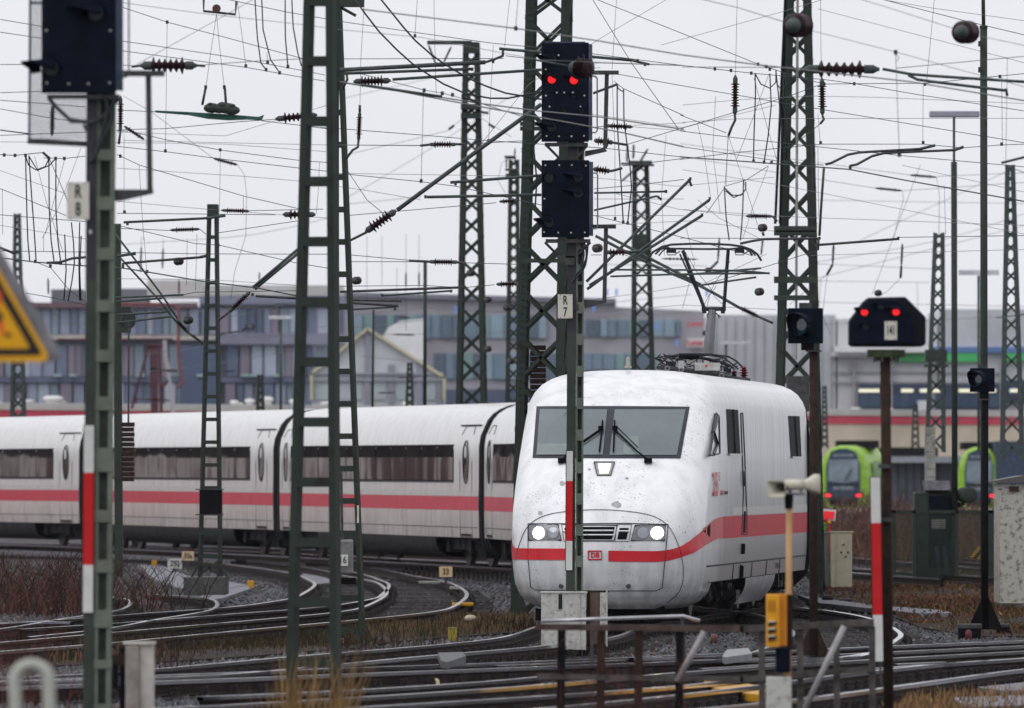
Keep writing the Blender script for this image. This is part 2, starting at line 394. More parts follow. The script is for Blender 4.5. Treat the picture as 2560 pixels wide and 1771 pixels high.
# ballast stones ---------------------------------------------------
def stones(name, zones, col, seed, size=(0.022, 0.05)):
    rs = np.random.RandomState(seed); cs = []
    for (y0, y1, dens, m) in zones:
        hw = 1400 / F * y1; area = (y1 - y0) * 2 * hw; n = int(area * dens)
        y = rs.uniform(y0, y1, n); x = rs.uniform(-hw, hw, n); ok = np.abs(x) < 1340 / F * y + .2
        cs.append(np.stack([x[ok], y[ok]], 1))
    c = np.concatenate(cs); n = len(c)
    base = np.array([(1, 0, 0), (-1, 0, 0), (0, 1, 0), (0, -1, 0), (0, 0, 1), (0, 0, -1.)])
    s = rs.uniform(*size, (n, 1, 1)); v = base[None] * s * rs.uniform(0.6, 1.25, (n, 6, 1))
    a = rs.uniform(0, 6.28, n); ca, sa = np.cos(a), np.sin(a)
    tl = rs.uniform(-.5, .5, (n, 1))
    v[:, :, 2] += v[:, :, 0] * tl
    x = v[:, :, 0] * ca[:, None] - v[:, :, 1] * sa[:, None]; y = v[:, :, 0] * sa[:, None] + v[:, :, 1] * ca[:, None]
    v[:, :, 0], v[:, :, 1] = x, y
    v += np.concatenate([c, np.full((n, 1), GZ) + rs.uniform(0, 0.03, (n, 1))], 1)[:, None]
    fc = np.array([(0, 2, 4), (2, 1, 4), (1, 3, 4), (3, 0, 4), (2, 0, 5), (1, 2, 5), (3, 1, 5), (0, 3, 5)])
    f = (fc[None] + (np.arange(n) * 6)[:, None, None]).reshape(-1, 3)
    me = bpy.data.meshes.new(name); me.from_pydata(v.reshape(-1, 3).tolist(), [], f.tolist()); me.update()
    at = me.attributes.new('tone', 'FLOAT', 'FACE'); wob = .5 + .25 * np.sin(c[:, 0] * 1.3 + np.sin(c[:, 1] * .31) * 2) + .25 * np.sin(c[:, 1] * .47 + c[:, 0] * .6)
    at.data.foreach_set('value', np.repeat(np.where(rs.uniform(0, 1, n) > .965, 1, rs.uniform(0, 1, n) * (.5 + .55 * wob)), 8))
    me.materials.append(col); o = bpy.data.objects.new(name, me); COL.objects.link(o); o['kind'] = 'stuff'; return o
def tone_mat(name, cols, rough=0.6, spec=0.5):
    m = bpy.data.materials.new(name); m.use_nodes = True; n, l = m.node_tree.nodes, m.node_tree.links
    b = n['Principled BSDF']; b.inputs['Roughness'].default_value = rough; b.inputs['Specular IOR Level'].default_value = spec
    a = n.new('ShaderNodeAttribute'); a.attribute_name = 'tone'; r = n.new('ShaderNodeValToRGB'); l.new(a.outputs['Fac'], r.inputs[0])
    e = r.color_ramp.elements
    while len(e) < len(cols): e.new(0.5)
    for i, (p, c) in enumerate(cols): e[i].position = p; e[i].color = (*c, 1)
    l.new(r.outputs[0], b.inputs['Base Color']); return m
M_stone = tone_mat('wet_stone', [(0, (0.02, 0.021, 0.026)), (0.6, (0.065, 0.067, 0.075)), (0.93, (0.17, 0.17, 0.19)), (1, (0.12, 0.075, 0.055))], 0.45, .3)
so = stones('ballast', [(76, 112, 85, 0), (112, 150, 40, 0), (150, 240, 9, 0)], M_stone, 3)
tag(so, 'dark wet ballast stones spread between and around all the rails', 'ballast')

# verges -----------------------------------------------------------
M_verge = mat('brown_leafy_soil', (0.055, 0.042, 0.035), 0.95, col2=(0.03, 0.027, 0.026), scale=9, bump=0.5, spec=.05)
def verge(name, pts, z=-0.165):
    mb = MB(); vs = [gnd(x, y, z) for x, y in pts]; mb.poly(vs, (0, 0, -0.08)); return obj(name, mb, M_verge, kind='structure')
V_left = [(-100, 1632), (300, 1606), (700, 1582), (900, 1566), (900, 1618), (600, 1642), (390, 1655), (-100, 1672)]
V_mid = [(850, 1568), (1000, 1556), (1180, 1542), (1330, 1548), (1340, 1568), (1300, 1580), (1080, 1596), (850, 1616)]
V_right = [(2135, 1424), (2560, 1432), (2700, 1500), (2700, 1590), (2560, 1590), (2440, 1590), (2300, 1568), (2230, 1540), (2110, 1512), (2030, 1470)]
V_corner = [(2280, 1745), (2400, 1735), (2700, 1725), (2700, 1800), (2200, 1800)]
V_train = [(1960, 1470), (2030, 1466), (2110, 1508), (2000, 1492)]
for i, v in enumerate((V_left, V_mid, V_right, V_corner)): verge('verge', v)
def inpoly(x, y, poly):
    c = False; j = len(poly) - 1
    for i in range(len(poly)):
        xi, yi = poly[i]; xj, yj = poly[j]
        if (yi > y) != (yj > y) and x < (xj - xi) * (y - yi) / (yj - yi) + xi: c = not c
        j = i
    return c
def grass(name, poly, n, hgt, m, label, seed, lean=0.35, w=0.006, z=-0.17, green=0.3, edge=False):
    rs = random.Random(seed); wp = [tuple(gnd(x, y, z)[:2]) for x, y in poly]
    x0, x1 = min(p[0] for p in wp), max(p[0] for p in wp); y0, y1 = min(p[1] for p in wp), max(p[1] for p in wp)
    vs, fs, tn = [], [], []; k = 0; tries = 0
    clumps = [(rs.uniform(x0, x1), rs.uniform(y0, y1), rs.uniform(.3, 1.1), rs.random()) for _ in range(max(6, int((x1 - x0) * (y1 - y0) / 6)))]
    while k < n and tries < n * 30:
        tries += 1
        cx, cy, cr, ct = rs.choice(clumps); x, y = cx + rs.gauss(0, cr * 1.0), cy + rs.gauss(0, cr * 2)
        if not inpoly(x, y, wp): continue
        h = rs.uniform(*hgt) * (0.5 + ct); a = rs.uniform(0, 6.28); l = h * lean * rs.uniform(0.2, 1.3); dx, dy = math.cos(a) * l, math.sin(a) * l
        sw = w * rs.uniform(.6, 1.5); o = len(vs)
        vs += [(x - sw, y, z), (x + sw, y, z), (x + dx * .35 + sw * .8, y + dy * .35, z + h * .6), (x + dx * .35 - sw * .8, y + dy * .35, z + h * .6), (x + dx, y + dy, z + h)]
        fs += [(o, o + 1, o + 2, o + 3), (o + 3, o + 2, o + 4)]; t = min(1, max(0, (ct * (green) * 2 if rs.random() < .6 else rs.random()))); tn += [t, t]; k += 1
    me = bpy.data.meshes.new(name); me.from_pydata(vs, [], fs); me.update()
    at = me.attributes.new('tone', 'FLOAT', 'FACE'); at.data.foreach_set('value', tn); me.materials.append(m)
    o = bpy.data.objects.new(name, me); COL.objects.link(o); o['kind'] = 'stuff'; tag(o, label, name.replace('_', ' ')); return o
M_dry = tone_mat('dry_grass_mix', [(0, (0.055, 0.03, 0.022)), (0.35, (0.025, 0.018, 0.015)), (0.7, (0.035, 0.045, 0.014)), (0.85, (0.07, 0.04, 0.024)), (1, (0.15, 0.1, 0.055))], 0.9, .1)
M_leaf = tone_mat('fallen_leaf_mix', [(0, (0.16, 0.07, 0.035)), (0.5, (0.09, 0.04, 0.025)), (0.85, (0.07, 0.08, 0.02)), (1, (0.3, 0.17, 0.08))], 0.8, .2)
M_tall = tone_mat('straw_grass', [(0, (0.34, 0.2, 0.07)), (0.5, (0.2, 0.11, 0.04)), (1, (0.42, 0.28, 0.12))], 0.8, .2)
M_twig = tone_mat('red_twigs', [(0, (0.09, 0.022, 0.018)), (0.5, (0.05, 0.02, 0.018)), (1, (0.2, 0.06, 0.04))], 0.7, .2)
grass('dry_grass', V_left, 8500, (.03, .15), M_dry, 'brown and green weeds on the verge between the left hand curves and the front tracks', 1, green=.5)
grass('mossy_grass', V_mid, 6000, (.02, .13), M_dry, 'mossy green and brown weeds beside the thin ladder mast and the train nose', 2, green=.6)
grass('leafy_grass', V_right, 12000, (.02, .12), M_leaf, 'brown fallen leaves and low grass around the concrete hut on the right', 3, green=.35, w=0.014, lean=.9)
grass('corner_grass', V_corner, 2500, (.03, .12), M_leaf, 'low weeds in the bottom right corner beside the grey slabs', 4, green=.6)

# ------------------------------------------------------------------ power car
ZS = [0.22, 0.30, 0.42, 0.6, 0.847, 1.1, 1.4, 1.7, 2.0, 2.3, 2.5, 2.75, 3.0, 3.2, 3.35, 3.48, 3.6, 3.69, 3.75, 3.79, 3.82, 3.835, 3.84]
WH = [1.04, 1.22, 1.35, 1.42, 1.445, 1.46, 1.465, 1.465, 1.465, 1.465, 1.465, 1.46, 1.455, 1.447, 1.435, 1.385, 1.30, 1.18, 1.04, 0.88, 0.66, 0.4, 0.04]
def interp(z, xs, ys):
    if z <= xs[0]: return ys[0]
    for i in range(len(xs) - 1):
        if z <= xs[i + 1]:
            t = (z - xs[i]) / (xs[i + 1] - xs[i]); return ys[i] + (ys[i + 1] - ys[i]) * t
    return ys[-1]
UZ = [(0.22, .32), (0.3, .2), (.42, .11), (.6, .04), (.85, .0), (1.1, .0), (1.4, .06), (1.7, .23), (2.0, .55), (2.3, .95), (2.5, 1.22), (2.75, 1.55), (3.0, 1.9), (3.2, 2.2), (3.35, 2.46), (3.48, 2.72), (3.6, 3.02), (3.69, 3.3), (3.75, 3.55), (3.79, 3.8), (3.82, 4.1), (3.835, 4.4), (3.84, 4.7)]
uzx, uzy = [a for a, b in UZ], [b for a, b in UZ]
def hw(z): return interp(z, ZS, WH)
def u0(z): return interp(z, uzx, uzy)
def DD(z): return interp(z, [0.2, 1.2, 2.4, 3.3, 3.84], [1.5, 1.45, 1.25, 1.2, .8])
PE = 2.7; LEN = 20.5
def surf(x, z):
    """front surface: distance behind the nose tip at lateral x, height z"""
    w = hw(z); a = min(.9995, abs(x) / w); return u0(z) + DD(z) * (1 - (1 - a ** PE) ** (1 / PE))
def Sx(x, z, off=0.0):
    e = .01; ux = (surf(x + e, z) - surf(x - e, z)) / (2 * e); uz = (surf(x, z + e) - surf(x, z - e)) / (2 * e)
    n = Vector((ux, -1, uz)).normalized(); p = Vector((x, surf(x, z), z)) + n * off; return TW(p.x, p.y, p.z)
def sig(s, z, off=0.0, end=LEN):
    """wrap-around parameter: |s|<=1 nose, 1..2 flank (to the rear)"""
    w = hw(z) + off; sg = 1 if s >= 0 else -1; a = abs(s)
    if a <= 1:
        ph = a * math.pi / 2; x = w * math.sin(ph) ** (2 / PE) if ph > 0 else 0; u = u0(z) - off + (DD(z) + off) * (1 - max(0, math.cos(ph)) ** (2 / PE))
    else: x = w; u = u0(z) + DD(z) + (a - 1) * (end - u0(z) - DD(z))
    return Vector((sg * x, u, z))
M_tw = train_white('power_car_white', 0.30, tint=(0.83, 0.84, 0.85), grime_shade=(.31, .31, .32), zlo=.3, zhi=1.6, flank=.85)
M_seam = mat('panel_joint', (0.03, 0.03, 0.035), 0.7, var=0.2)
M_stripe = mat('traffic_red_stripe', (0.6, 0.02, 0.03), 0.35, var=0.12, scale=4, coat=.2)
def dirty_stripe():
    return mat('rain_streaked_red_stripe', (0.6, 0.025, 0.035), 0.5, spec=.15, col2=(0.36, 0.03, 0.045), scale=2.2, stretch=(2, 2, .12), fac=(.3, .72))
M_stripe2 = dirty_stripe()
M_glass = mat('windscreen_glass', (0.115, 0.145, 0.155), 0.06, var=0.15, scale=1.2, spec=.8)
M_frame = mat('dark_window_frame', (0.022, 0.024, 0.035), 0.4, var=0.2)
pc = thing('power_car', TW(0, 0, 0), 'white high-speed power car with lit headlights coming towards the camera', 'train')
mb = MB(); SS = [0, .08, .16, .24, .32, .4, .48, .55, .62, .69, .76, .82, .88, .93, .97, 1.0, 1.06, 1.15, 1.3, 1.5, 1.75, 2.0]
SS = [-s for s in reversed(SS[1:])] + SS
zz = [ZS[0]]
for a, b in zip(ZS, ZS[1:]):
    k = 3 if b - a > .1 else 2
    zz += [a + (b - a) * i / k for i in range(1, k + 1)]
def smoothlist(zz): return zz
rows = [[TW(*sig(s, z)) for s in SS] for z in zz]
# underside cut: the flank skirt ends at 0.57 behind the nose fairing
mb.grid(rows)
mb2 = MB(); keep = []
nb = len(SS)
for fi, f in enumerate(mb.f):
    i, j = divmod(fi, nb - 1); s = min(abs(SS[j]), abs(SS[j + 1])); z = zz[i + 1]
    if z <= .6 and s >= 1.06: continue
    keep.append(f)
mb.f = keep; mb.m = [0] * len(keep)
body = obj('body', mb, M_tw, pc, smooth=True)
# end wall, dark interior floor so nothing shows through
mb = MB(); secs = [Vector((x, 0, z)) for z, x in zip(ZS[4:], WH[4:])]
ring = [TW(w - .02, LEN, z) for z, w in zip(ZS[3:], WH[3:])] + [TW(-w + .02, LEN, z) for z, w in reversed(list(zip(ZS[3:], WH[3:])))]
mb.poly(ring, TD * 0.03); obj('end_wall', mb, M_black, pc)
mb = MB(); mb.frame(TW(0, 11.2, .62), TR * 1.42, TD * 9.2, (0, 0, .03)); obj('underframe', mb, M_black, pc)
# bellows behind
mb = MB()
for k in range(5):
    u = LEN + .08 + k * .11; sc = .98 if k % 2 == 0 else .93
    mb.poly([TW((w) * sc, u, .35 + (z - .35) * (.995 if sc > .95 else .975)) for z, w in zip(ZS[2:], WH[2:])] + [TW(-w * sc, u, .35 + (z - .35) * (.995 if sc > .95 else .975)) for z, w in reversed(list(zip(ZS[2:], WH[2:])))], TD * .1)
obj('bellows', mb, mat('black_rubber', (0.012, 0.012, 0.014), .7, var=.2, spec=.1), pc)
# pixel -> surface helpers
def nose(px, py, off=0.0):
    x, z = 0.0, 1.5
    for _ in range(14):
        u = surf(x, z); Y = TY0 + TD.y * u + TR.y * x
        X = (px - 1280) * Y / F; x = (X - TX0 - TD.x * u) / TR.x; z = H - (py - YH) * Y / F
        x = max(-hw(z) * .998, min(hw(z) * .998, x))
    return x, z
def NP(px, py, off=.004): return Sx(*nose(px, py), off)
def flank(px, py):
    u, z = 6.0, 1.5
    for _ in range(12):
        w = hw(z); Y = TY0 + TD.y * u + TR.y * w; X = (px - 1280) * Y / F
        u = (X - TX0 - TR.x * w) / TD.x; z = H - (py - YH) * Y / F
    return u, z
def FP(px, py, off=.006):
    u, z = flank(px, py); return TW(hw(z) + off, u, z)
def patch(name, corners, m, parent, off, n=10, mm=5, fn=NP, bowtop=0.0, smooth=True):
    """quad given by 4 pixel corners tl,tr,br,bl mapped on the nose"""
    tl, tr, br, bl = [Vector(c) for c in corners]; rows = []
    for i in range(mm + 1):
        v = i / mm; a, b = tl.lerp(bl, v), tr.lerp(br, v)
        rows.append([fn(*(a.lerp(b, j / n) - Vector((0, bowtop * 4 * (j / n) * (1 - j / n) * (1 - v)))), off) for j in range(n + 1)])
    return obj(name, MB().grid(rows), m, parent, smooth=smooth)
def seam(name, px, parent, m=M_seam, r=.006, fn=NP, off=.007, sub=6, closed=False):
    pts = [Vector((*p, 0)) for p in px]
    if closed: pts.append(pts[0])
    sp = smoothpath(pts, 6) if sub else [a_.lerp(b_, k_ / 12) for a_, b_ in zip(pts, pts[1:]) for k_ in range(13)]
    return obj(name, MB().tube([fn(p.x, p.y, off) for p in sp], r, 4), m, parent)
# windscreen: black frame with two panes
wsf = patch('windscreen_frame', ((1342, 1017), (1724, 1018), (1701, 1147), (1332, 1146)), M_frame, pc, .008, 24, 8, bowtop=1)
patch('windscreen_pane', ((1351, 1025), (1518, 1026), (1507, 1139), (1342, 1140)), M_glass, wsf, .016, 12, 8)
patch('windscreen_pane', ((1537, 1026), (1713, 1026), (1691, 1140), (1524, 1140)), M_glass, wsf, .016, 12, 8)
M_desk = mat('driver_desk_behind_glass', (.16, .2, .2), .12, var=.1, spec=.8)
patch('driver_desk', ((1347, 1112), (1440, 1112), (1440, 1139), (1343, 1139)), M_desk, wsf, .02, 8, 3)
patch('driver_desk', ((1560, 1094), (1596, 1092), (1598, 1139), (1558, 1139)), M_desk, wsf, .02, 4, 4)
# wipers
for arm, blade in ((((1406, 1157), (1440, 1126), (1503, 1082)), ((1507, 1057), (1504, 1092), (1499, 1134))), (((1620, 1157), (1590, 1133), (1538, 1082)), ((1537, 1057), (1536, 1092), (1534, 1134)))):
    wp = obj('wiper_arm', MB().tube([NP(*a, .05) for a in arm], .014, 5).tube([NP(a[0] + 5, a[1] - 6, .06) for a in arm[1:]], .008, 5).box(NP(*arm[0], .04), (.12, .08, .07)).box(NP(arm[2][0], arm[2][1] - 3, .06), (.08, .05, .07)), M_black, pc)
    obj('wiper_blade', MB().tube([NP(*a, .04) for a in blade], .014, 5), M_black, wp)
# top light
tl = patch('top_light_frame', ((1485, 1157), (1537, 1157), (1527, 1190), (1493, 1190)), mat('light_surround', (.3, .3, .3), .4), pc, .01, 4, 3)
obj('surround_rim', MB().tube([NP(x, y, .014) for x, y in ((1485, 1157), (1537, 1157), (1527, 1190), (1493, 1190), (1485, 1157))], .008, 5), M_frame, tl)
patch('lamp', ((1495, 1162), (1528, 1162), (1521, 1186), (1500, 1186)), emat('warm_top_lamp', (1, .86, .62), 2.2), tl, .02, 4, 3)
# headlights
M_hl = mat('headlight_glass', (.16, .165, .18), .12, var=.3, scale=14, spec=.8)
M_lampw = emat('white_headlamp', (1, .87, .7), 9.0)
M_reflector = mat('reflector_bowl', (.3, .31, .34), .25, metal=.6, var=.2)
for (cs, lx, ox) in ((((1324, 1313), (1396, 1313), (1404, 1351), (1323, 1351)), 1348, 1384), (((1588, 1315), (1663, 1315), (1661, 1352), (1577, 1352)), 1642, 1607)):
    hl = patch('headlight', cs, M_hl, pc, .012, 6, 4)
    obj('headlight_rim', MB().tube([NP(x, y, .014) for x, y in (*cs, cs[0])], .011, 5), M_frame, hl)
    for cx_, r_, m_, nm in ((lx, 15.5, M_lampw, 'lamp'), (ox, 14, M_reflector, 'reflector')):
        c = NP(cx_, 1333, .02); 
        mbx = MB(); vs = [c] + [c + TR * math.cos(a) * r_ / 168 + Vector((0, 0, math.sin(a) * r_ / 168)) - TD * 0 + (Sx(*nose(cx_ + math.cos(a) * r_, 1333 - math.sin(a) * r_), .02) - c).project(TD) for a in [2 * math.pi * k / 20 for k in range(20)]]
        mbx.add(vs, [(0, k + 1, (k + 1) % 20 + 1) for k in range(20)]); obj(nm, mbx, m_, hl)
# grille
gr = patch('grille', ((1446, 1318), (1537, 1318), (1530, 1349), (1452, 1349)), M_black, pc, .008, 8, 4)
for y in (1327.5, 1338.5):
    obj('grille_bar', MB().tube([NP(x, y, .02) for x in range(1446, 1541, 8)], .012, 4), M_tw, gr)
obj('grille_rim', MB().tube([NP(x, y, .012) for x, y in ((1440, 1314), (1544, 1314), (1535, 1353), (1446, 1353), (1440, 1314))], .009, 4), M_seam, gr)
for sgn in (0, 1):
    xs = (1549, 1572, 1566, 1543) if sgn else (1411, 1434, 1440, 1416)
    sv = patch('side_vent', ((xs[0], 1321), (xs[1], 1321), (xs[2], 1349), (xs[3], 1349)), M_black, pc, .01, 3, 4)
    obj('vent_bar', MB().tube([NP(xs[0] - 3, 1329, .02), NP(xs[1], 1329, .02)], .013, 4), M_tw, sv)
    seam('vent_rim', [(xs[0] - 7, 1312), (xs[1] + 7, 1312), (xs[2] + 6, 1354), (xs[3] - 6, 1354), (xs[0] - 7, 1312)], pc, sub=0, r=.004)
# joints on the nose
seam('nose_cap_joint', [(1290, 1400), (1300, 1358), (1320, 1317), (1356, 1292), (1410, 1280), (1490, 1275), (1570, 1279), (1635, 1292), (1675, 1322), (1700, 1378), (1708, 1436), (1698, 1478), (1668, 1508)], pc, r=.0055)
seam('coupler_hatch_joint', [(1320, 1310), (1440, 1310), (1560, 1309), (1670, 1312), (1662, 1400), (1655, 1470), (1640, 1477), (1500, 1477), (1340, 1475), (1327, 1468), (1321, 1400), (1320, 1312)], pc, sub=0, r=.0065)
for x in (1403, 1571): obj('hatch_lock', MB().tube_at([(NP(x, 1465, -.01), .037), (NP(x, 1465, .008), .037), (NP(x, 1465, .012), .018)], -TD, 14), M_dsteel, pc)
# scuffed patches where paint has chipped
for i, (x, y, r) in enumerate(((1542, 1261, 11), (1406, 1209, 8), (1350, 1283, 7), (1474, 1174, 4), (1567, 1196, 5))):
    rr = random.Random(i + 5); c = [(x + math.cos(a) * r * rr.uniform(.6, 1.3), y + math.sin(a) * r * .8 * rr.uniform(.6, 1.2)) for a in [k * 2 * math.pi / 9 for k in range(9)]]
    mbx = MB(); vs = [NP(x, y, .005)] + [NP(*p, .005) for p in c]; mbx.add(vs, [(0, k + 1, (k + 1) % 9 + 1) for k in range(9)])
    obj('chipped_paint', mbx, mat('bare_primer', (.36, .36, .36), .7, var=.3, scale=14), pc)
# red stripe -- front and flank
def stripe_rows(us, off):
    rows = [[], []]
    for s, zb, zt in us:
        rows[0].append(TW(*sig(s, zb, off))); rows[1].append(TW(*sig(s, zt, off)))
    return rows
def sofx(x, z):  # wrap parameter for lateral x
    a = min(1, abs(x) / hw(z)); ph = math.asin(a ** (PE / 2)); return (1 if x > 0 else -1) * ph / (math.pi / 2)
s_l, s_r = sofx((1440 - 1500) / 168, 1.03), sofx((1521 - 1500) / 168, 1.03)
left = [(s, .955 + .04 * max(0, (abs(s) - .75) / .25), 1.125 + (.20 * max(0, (abs(s) - .7) / .3) ** 1.3)) for s in [s_l + (-1 - s_l) * k / 18 for k in range(19)]]
left += [(-1.0 - .02 * k, .995 + .04 * k, 1.325 + .045 * k) for k in range(1, 7)]
mb = MB().grid(stripe_rows(left, .01)); obj('red_stripe', mb, M_stripe, pc, smooth=True)
cols = [(1521, 1377, 1404), (1560, 1377.5, 1404.5), (1600, 1378, 1405), (1640, 1378, 1405), (1660, 1376.5, 1403.5), (1680, 1373, 1400), (1700, 1366.5, 1394), (1718, 1356, 1388), (1736, 1343, 1381), (1754, 1328, 1370), (1773, 1309, 1358), (1791, 1296, 1348), (1806, 1292.5, 1345.5)]
def AP(px, py, off=.008):
    u, z = flank(px, py)
    return TW(hw(z) + off, u, z) if u > u0(z) + DD(z) else NP(px, py, off)
cs_ = smoothpath([Vector(c) for c in cols], 5)
mb = MB().grid([[AP(c.x, lerp_(c.y, c.z, k / 3)) for c in cs_] for k in range(4)]); obj('red_stripe', mb, M_stripe, pc, smooth=True)
U9 = flank(1806, 1320)[0]
mb = MB(); rws = [[TW(hw(z) + .004, u, z) for u in [U9 + k * (LEN - U9 - .05) / 12 for k in range(13)]] for z in (1.245, 1.584)]
mb.grid(rws); obj('red_stripe', mb, M_stripe2, pc, label='rain streaked rear length of the red stripe')
mb = MB(); rws = [[TW(hw(z) + .003, u, z) for u in [5.9 + k * (LEN - 5.95) / 12 for k in range(13)]] for z in (1.60, 1.72)]
mb.grid(rws); obj('grey_stripe', mb, mat('pale_grey_stripe', (.5, .48, .46), .4, var=.1), pc)
# flank details
M_louvre = mat('louvre_black', (.02, .021, .021), .7, var=.2, spec=.1)
lvs = [((1815, 1023), (1844, 1025), (1850, 1137), (1820, 1137)), ((1970, 1040), (1998, 1041), (2003, 1144), (1977, 1144))]
for c in lvs:
    lo = patch('louvre_window', c, M_louvre, pc, .008, 2, 2, FP)
    xm0, xm1 = (c[0][0] + c[1][0]) / 2, (c[2][0] + c[3][0]) / 2
    obj('louvre_bar', MB().bar(FP(xm0, c[0][1] + 1, .02), FP(xm1, c[2][1] - 1, .02), .03), M_dsteel, lo)
    obj('louvre_sill', MB().bar(FP(c[3][0], c[3][1], .02), FP(c[2][0], c[2][1], .02), .03), M_tw, lo)
sw = [(1789, 1033), (1796, 1042), (1798, 1134), (1773, 1139), (1778, 1110), (1785, 1055)]
mbx = MB(); vs = [FP(*p, .008) for p in sw]; mbx.add(vs, [tuple(range(6))]); sd = obj('side_window', mbx, mat('side_window_glass', (.3, .32, .33), .1, var=.5, scale=5), pc)
obj('side_window_rim', MB().tube([FP(*p, .01) for p in (*sw, sw[0])], .014, 4), M_frame, sd)
obj('side_window_blind', MB().tube([FP(1793, 1040, .012), FP(1782, 1080, .012), FP(1791, 1110, .012), FP(1782, 1137, .012)], .03, 4), M_frame, sd)
seam('cab_door_joint', [(1851, 1034), (1856, 1033), (1861, 1137), (1866, 1282), (1866, 1336), (1853, 1336), (1858, 1230), (1851, 1034)], pc, fn=FP, sub=0, r=.008)
obj('door_handrail', MB().tube([FP(1857, 1178, .03), FP(1858, 1216, .03)], .02, 5), M_steel, pc)
obj('door_handle', MB().tube([FP(1859.5, 1279, .02), FP(1858, 1332, .02)], .02, 4), M_frame, pc)
for a, b in (((1854, 1360), (1853, 1385)), ((1850, 1416), (1849, 1443))): obj('step_recess', MB().tube([FP(*a, .01), FP(*b, .01)], .05, 4), M_black, pc)
obj('sill_joint', MB().tube([TW(hw(.847) + .002, u, .847) for u in np.linspace(1.6, LEN - .3, 14)], .014, 4), M_seam, pc)
for u in (6.2, 9.6, 12.4, 15.0): obj('skirt_joint', MB().tube([TW(hw(.83) + .003, u, .83), TW(hw(.62) + .006, u, .6)], .009, 4), M_seam, pc)
obj('access_plate', MB().grid([[FP(1938, 1408, .006), FP(1950, 1407, .006)], [FP(1938, 1421, .006), FP(1950, 1420, .006)]]), M_dsteel, pc)
tri = MB(); tri.add([AP(1773, 1310, .02), AP(1757, 1329, .02), AP(1772, 1343, .02)], [(0, 1, 2)]); obj('air_scoop', tri, M_black, pc)
text('lettering', '25', FP(1787, 1214, .02), .5, M_stripe, pc, right=TD, sx=1.75, bold=.02)
text('lettering', '3', FP(1796, 1193, .02), .2, M_stripe, pc, right=TD, sx=2.4, bold=.01)
text('lettering', 'NEU', FP(1804, 1233, .012), .1, M_stripe, pc, right=TD, sx=2, bold=.03)
text('lettering', 'ENTDECKT', FP(1814, 1233, .012), .075, M_frame, pc, right=TD, sx=1.4, bold=.01)
# DB emblem
lx0, lz0 = nose(1488, 1388)
em = [(1471, 1378), (1504, 1378), (1504, 1399), (1471, 1399)]
eb = obj('emblem_frame', MB().tube([NP(x, y, .01) for x, y in (*em, em[0])], .011, 4), M_stripe, pc)
text('emblem_letters', 'DB', NP(1487.5, 1388.5, .012), .105, M_stripe, pc, right=TR, sx=.95, bold=.03)
# nose underside, bogies
mb = MB(); mb.frame(TW(0, 1.6, .25), TR * .9, TD * 1.0, (0, 0, .06)); obj('coupler_fairing', mb, M_black, pc)
def bogie(root, center, d, r, z=0.0, n=2, base=3.0):
    o = MB(); o.frame(center + Vector((0, 0, .55 + z)), r * 1.05, d * (base / 2 + .4), (0, 0, .12))
    for s in (-1, 1):
        o.frame(center + r * s * 1.1 + Vector((0, 0, .55 + z)), r * .09, d * (base / 2 + .5), (0, 0, .14))
        for e in (-1, 1):
            o.lathe(center + r * s * 1.12 + d * e * .35 + Vector((0, 0, .45 + z)), center + r * s * 1.12 + d * e * .35 + Vector((0, 0, 1 + z)), [(0, .1), (.5, .1)], 8)
            o.box(center + r * s * 1.15 + d * e * base / 2 + Vector((0, 0, .48 + z)), (.24, .3, .26), math.atan2(d.y, d.x))
    bo = obj('bogie_frame', o, mat('greasy_black_bogie', (.014, .013, .014), .7, var=.5, scale=5, spec=.15), root)
    for s in (-1, 1):
        for e in (-1, 1):
            c = center + r * s * .75 + d * e * base / 2 + Vector((0, 0, .46 + z))
            obj('wheel', MB().lathe(c - r * s * .06, c + r * s * .06, [(0, .46), (.03, .46), (.035, .44), (.12, .44)], 22), mat('worn_wheel', (.06, .055, .05), .5, metal=.4, var=.3), bo)
for u in (4.3, 15.8): bogie(pc, TW(0, u, 0), TD, TR)
mb = MB()
for k in range(26):
    u = R.uniform(2.8, 19); x = R.choice((-1, 1)) * R.uniform(.9, 1.35); mb.frame(TW(x, u, R.uniform(.4, .62)), TR * R.uniform(.05, .2), TD * R.uniform(.08, .4), (0, 0, R.uniform(.05, .14)))
for k in range(8):
    u = R.uniform(3, 7); mb.tube([TW(1.35, u, .6), TW(1.42, u + .15, .35), TW(1.3, u + .3, .25), TW(1.2, u + .5, .5)], .018, 5)
obj('underfloor_equipment', mb, mat('greasy_black_bogie', (.022, .021, .022)), pc, kind='stuff')
mb = MB(); rws = []
for a in [0, .2, .4, .6, .8, 1]:
    rws.append([TW(1.5 - .22 * a ** 2, u, .6 - .42 * a) for u in np.linspace(7.8 + .2 * a, 13.4 - .2 * a, 8)])
mb.grid(rws); obj('belly_fairing', mb, mat('dirty_grey_fairing', (.3, .3, .31), .4, var=.25, scale=3), pc, smooth=True)
# snow plough under the nose
mb = MB(); mb.frame(TW(0, 1.2, .12), TR * 1.1, TD * .05, (0, 0, .09)); obj('rail_guard', mb, M_black, pc)
# antenna, roof rings
obj('antenna', MB().lathe(P(1570, 920, 135.3), P(1570, 895, 135.3), [(0, .06), (.02, .06), (.03, .035), (.15, .03), (.165, .012)], 10), mat('antenna_grey', (.35, .33, .28), .6), pc)
for x, y, Y in ((1460, 921, 134.5), (1668, 921, 140), (1703, 925, 141.5), (1804, 939, 145)):
    c = P(x, y, Y); obj('lifting_eye', MB().tube([c + TR * math.cos(a) * .035 + Vector((0, 0, math.sin(a) * .035)) for a in [k * math.pi / 5 for k in range(11)]], .009, 5), M_steel, pc)

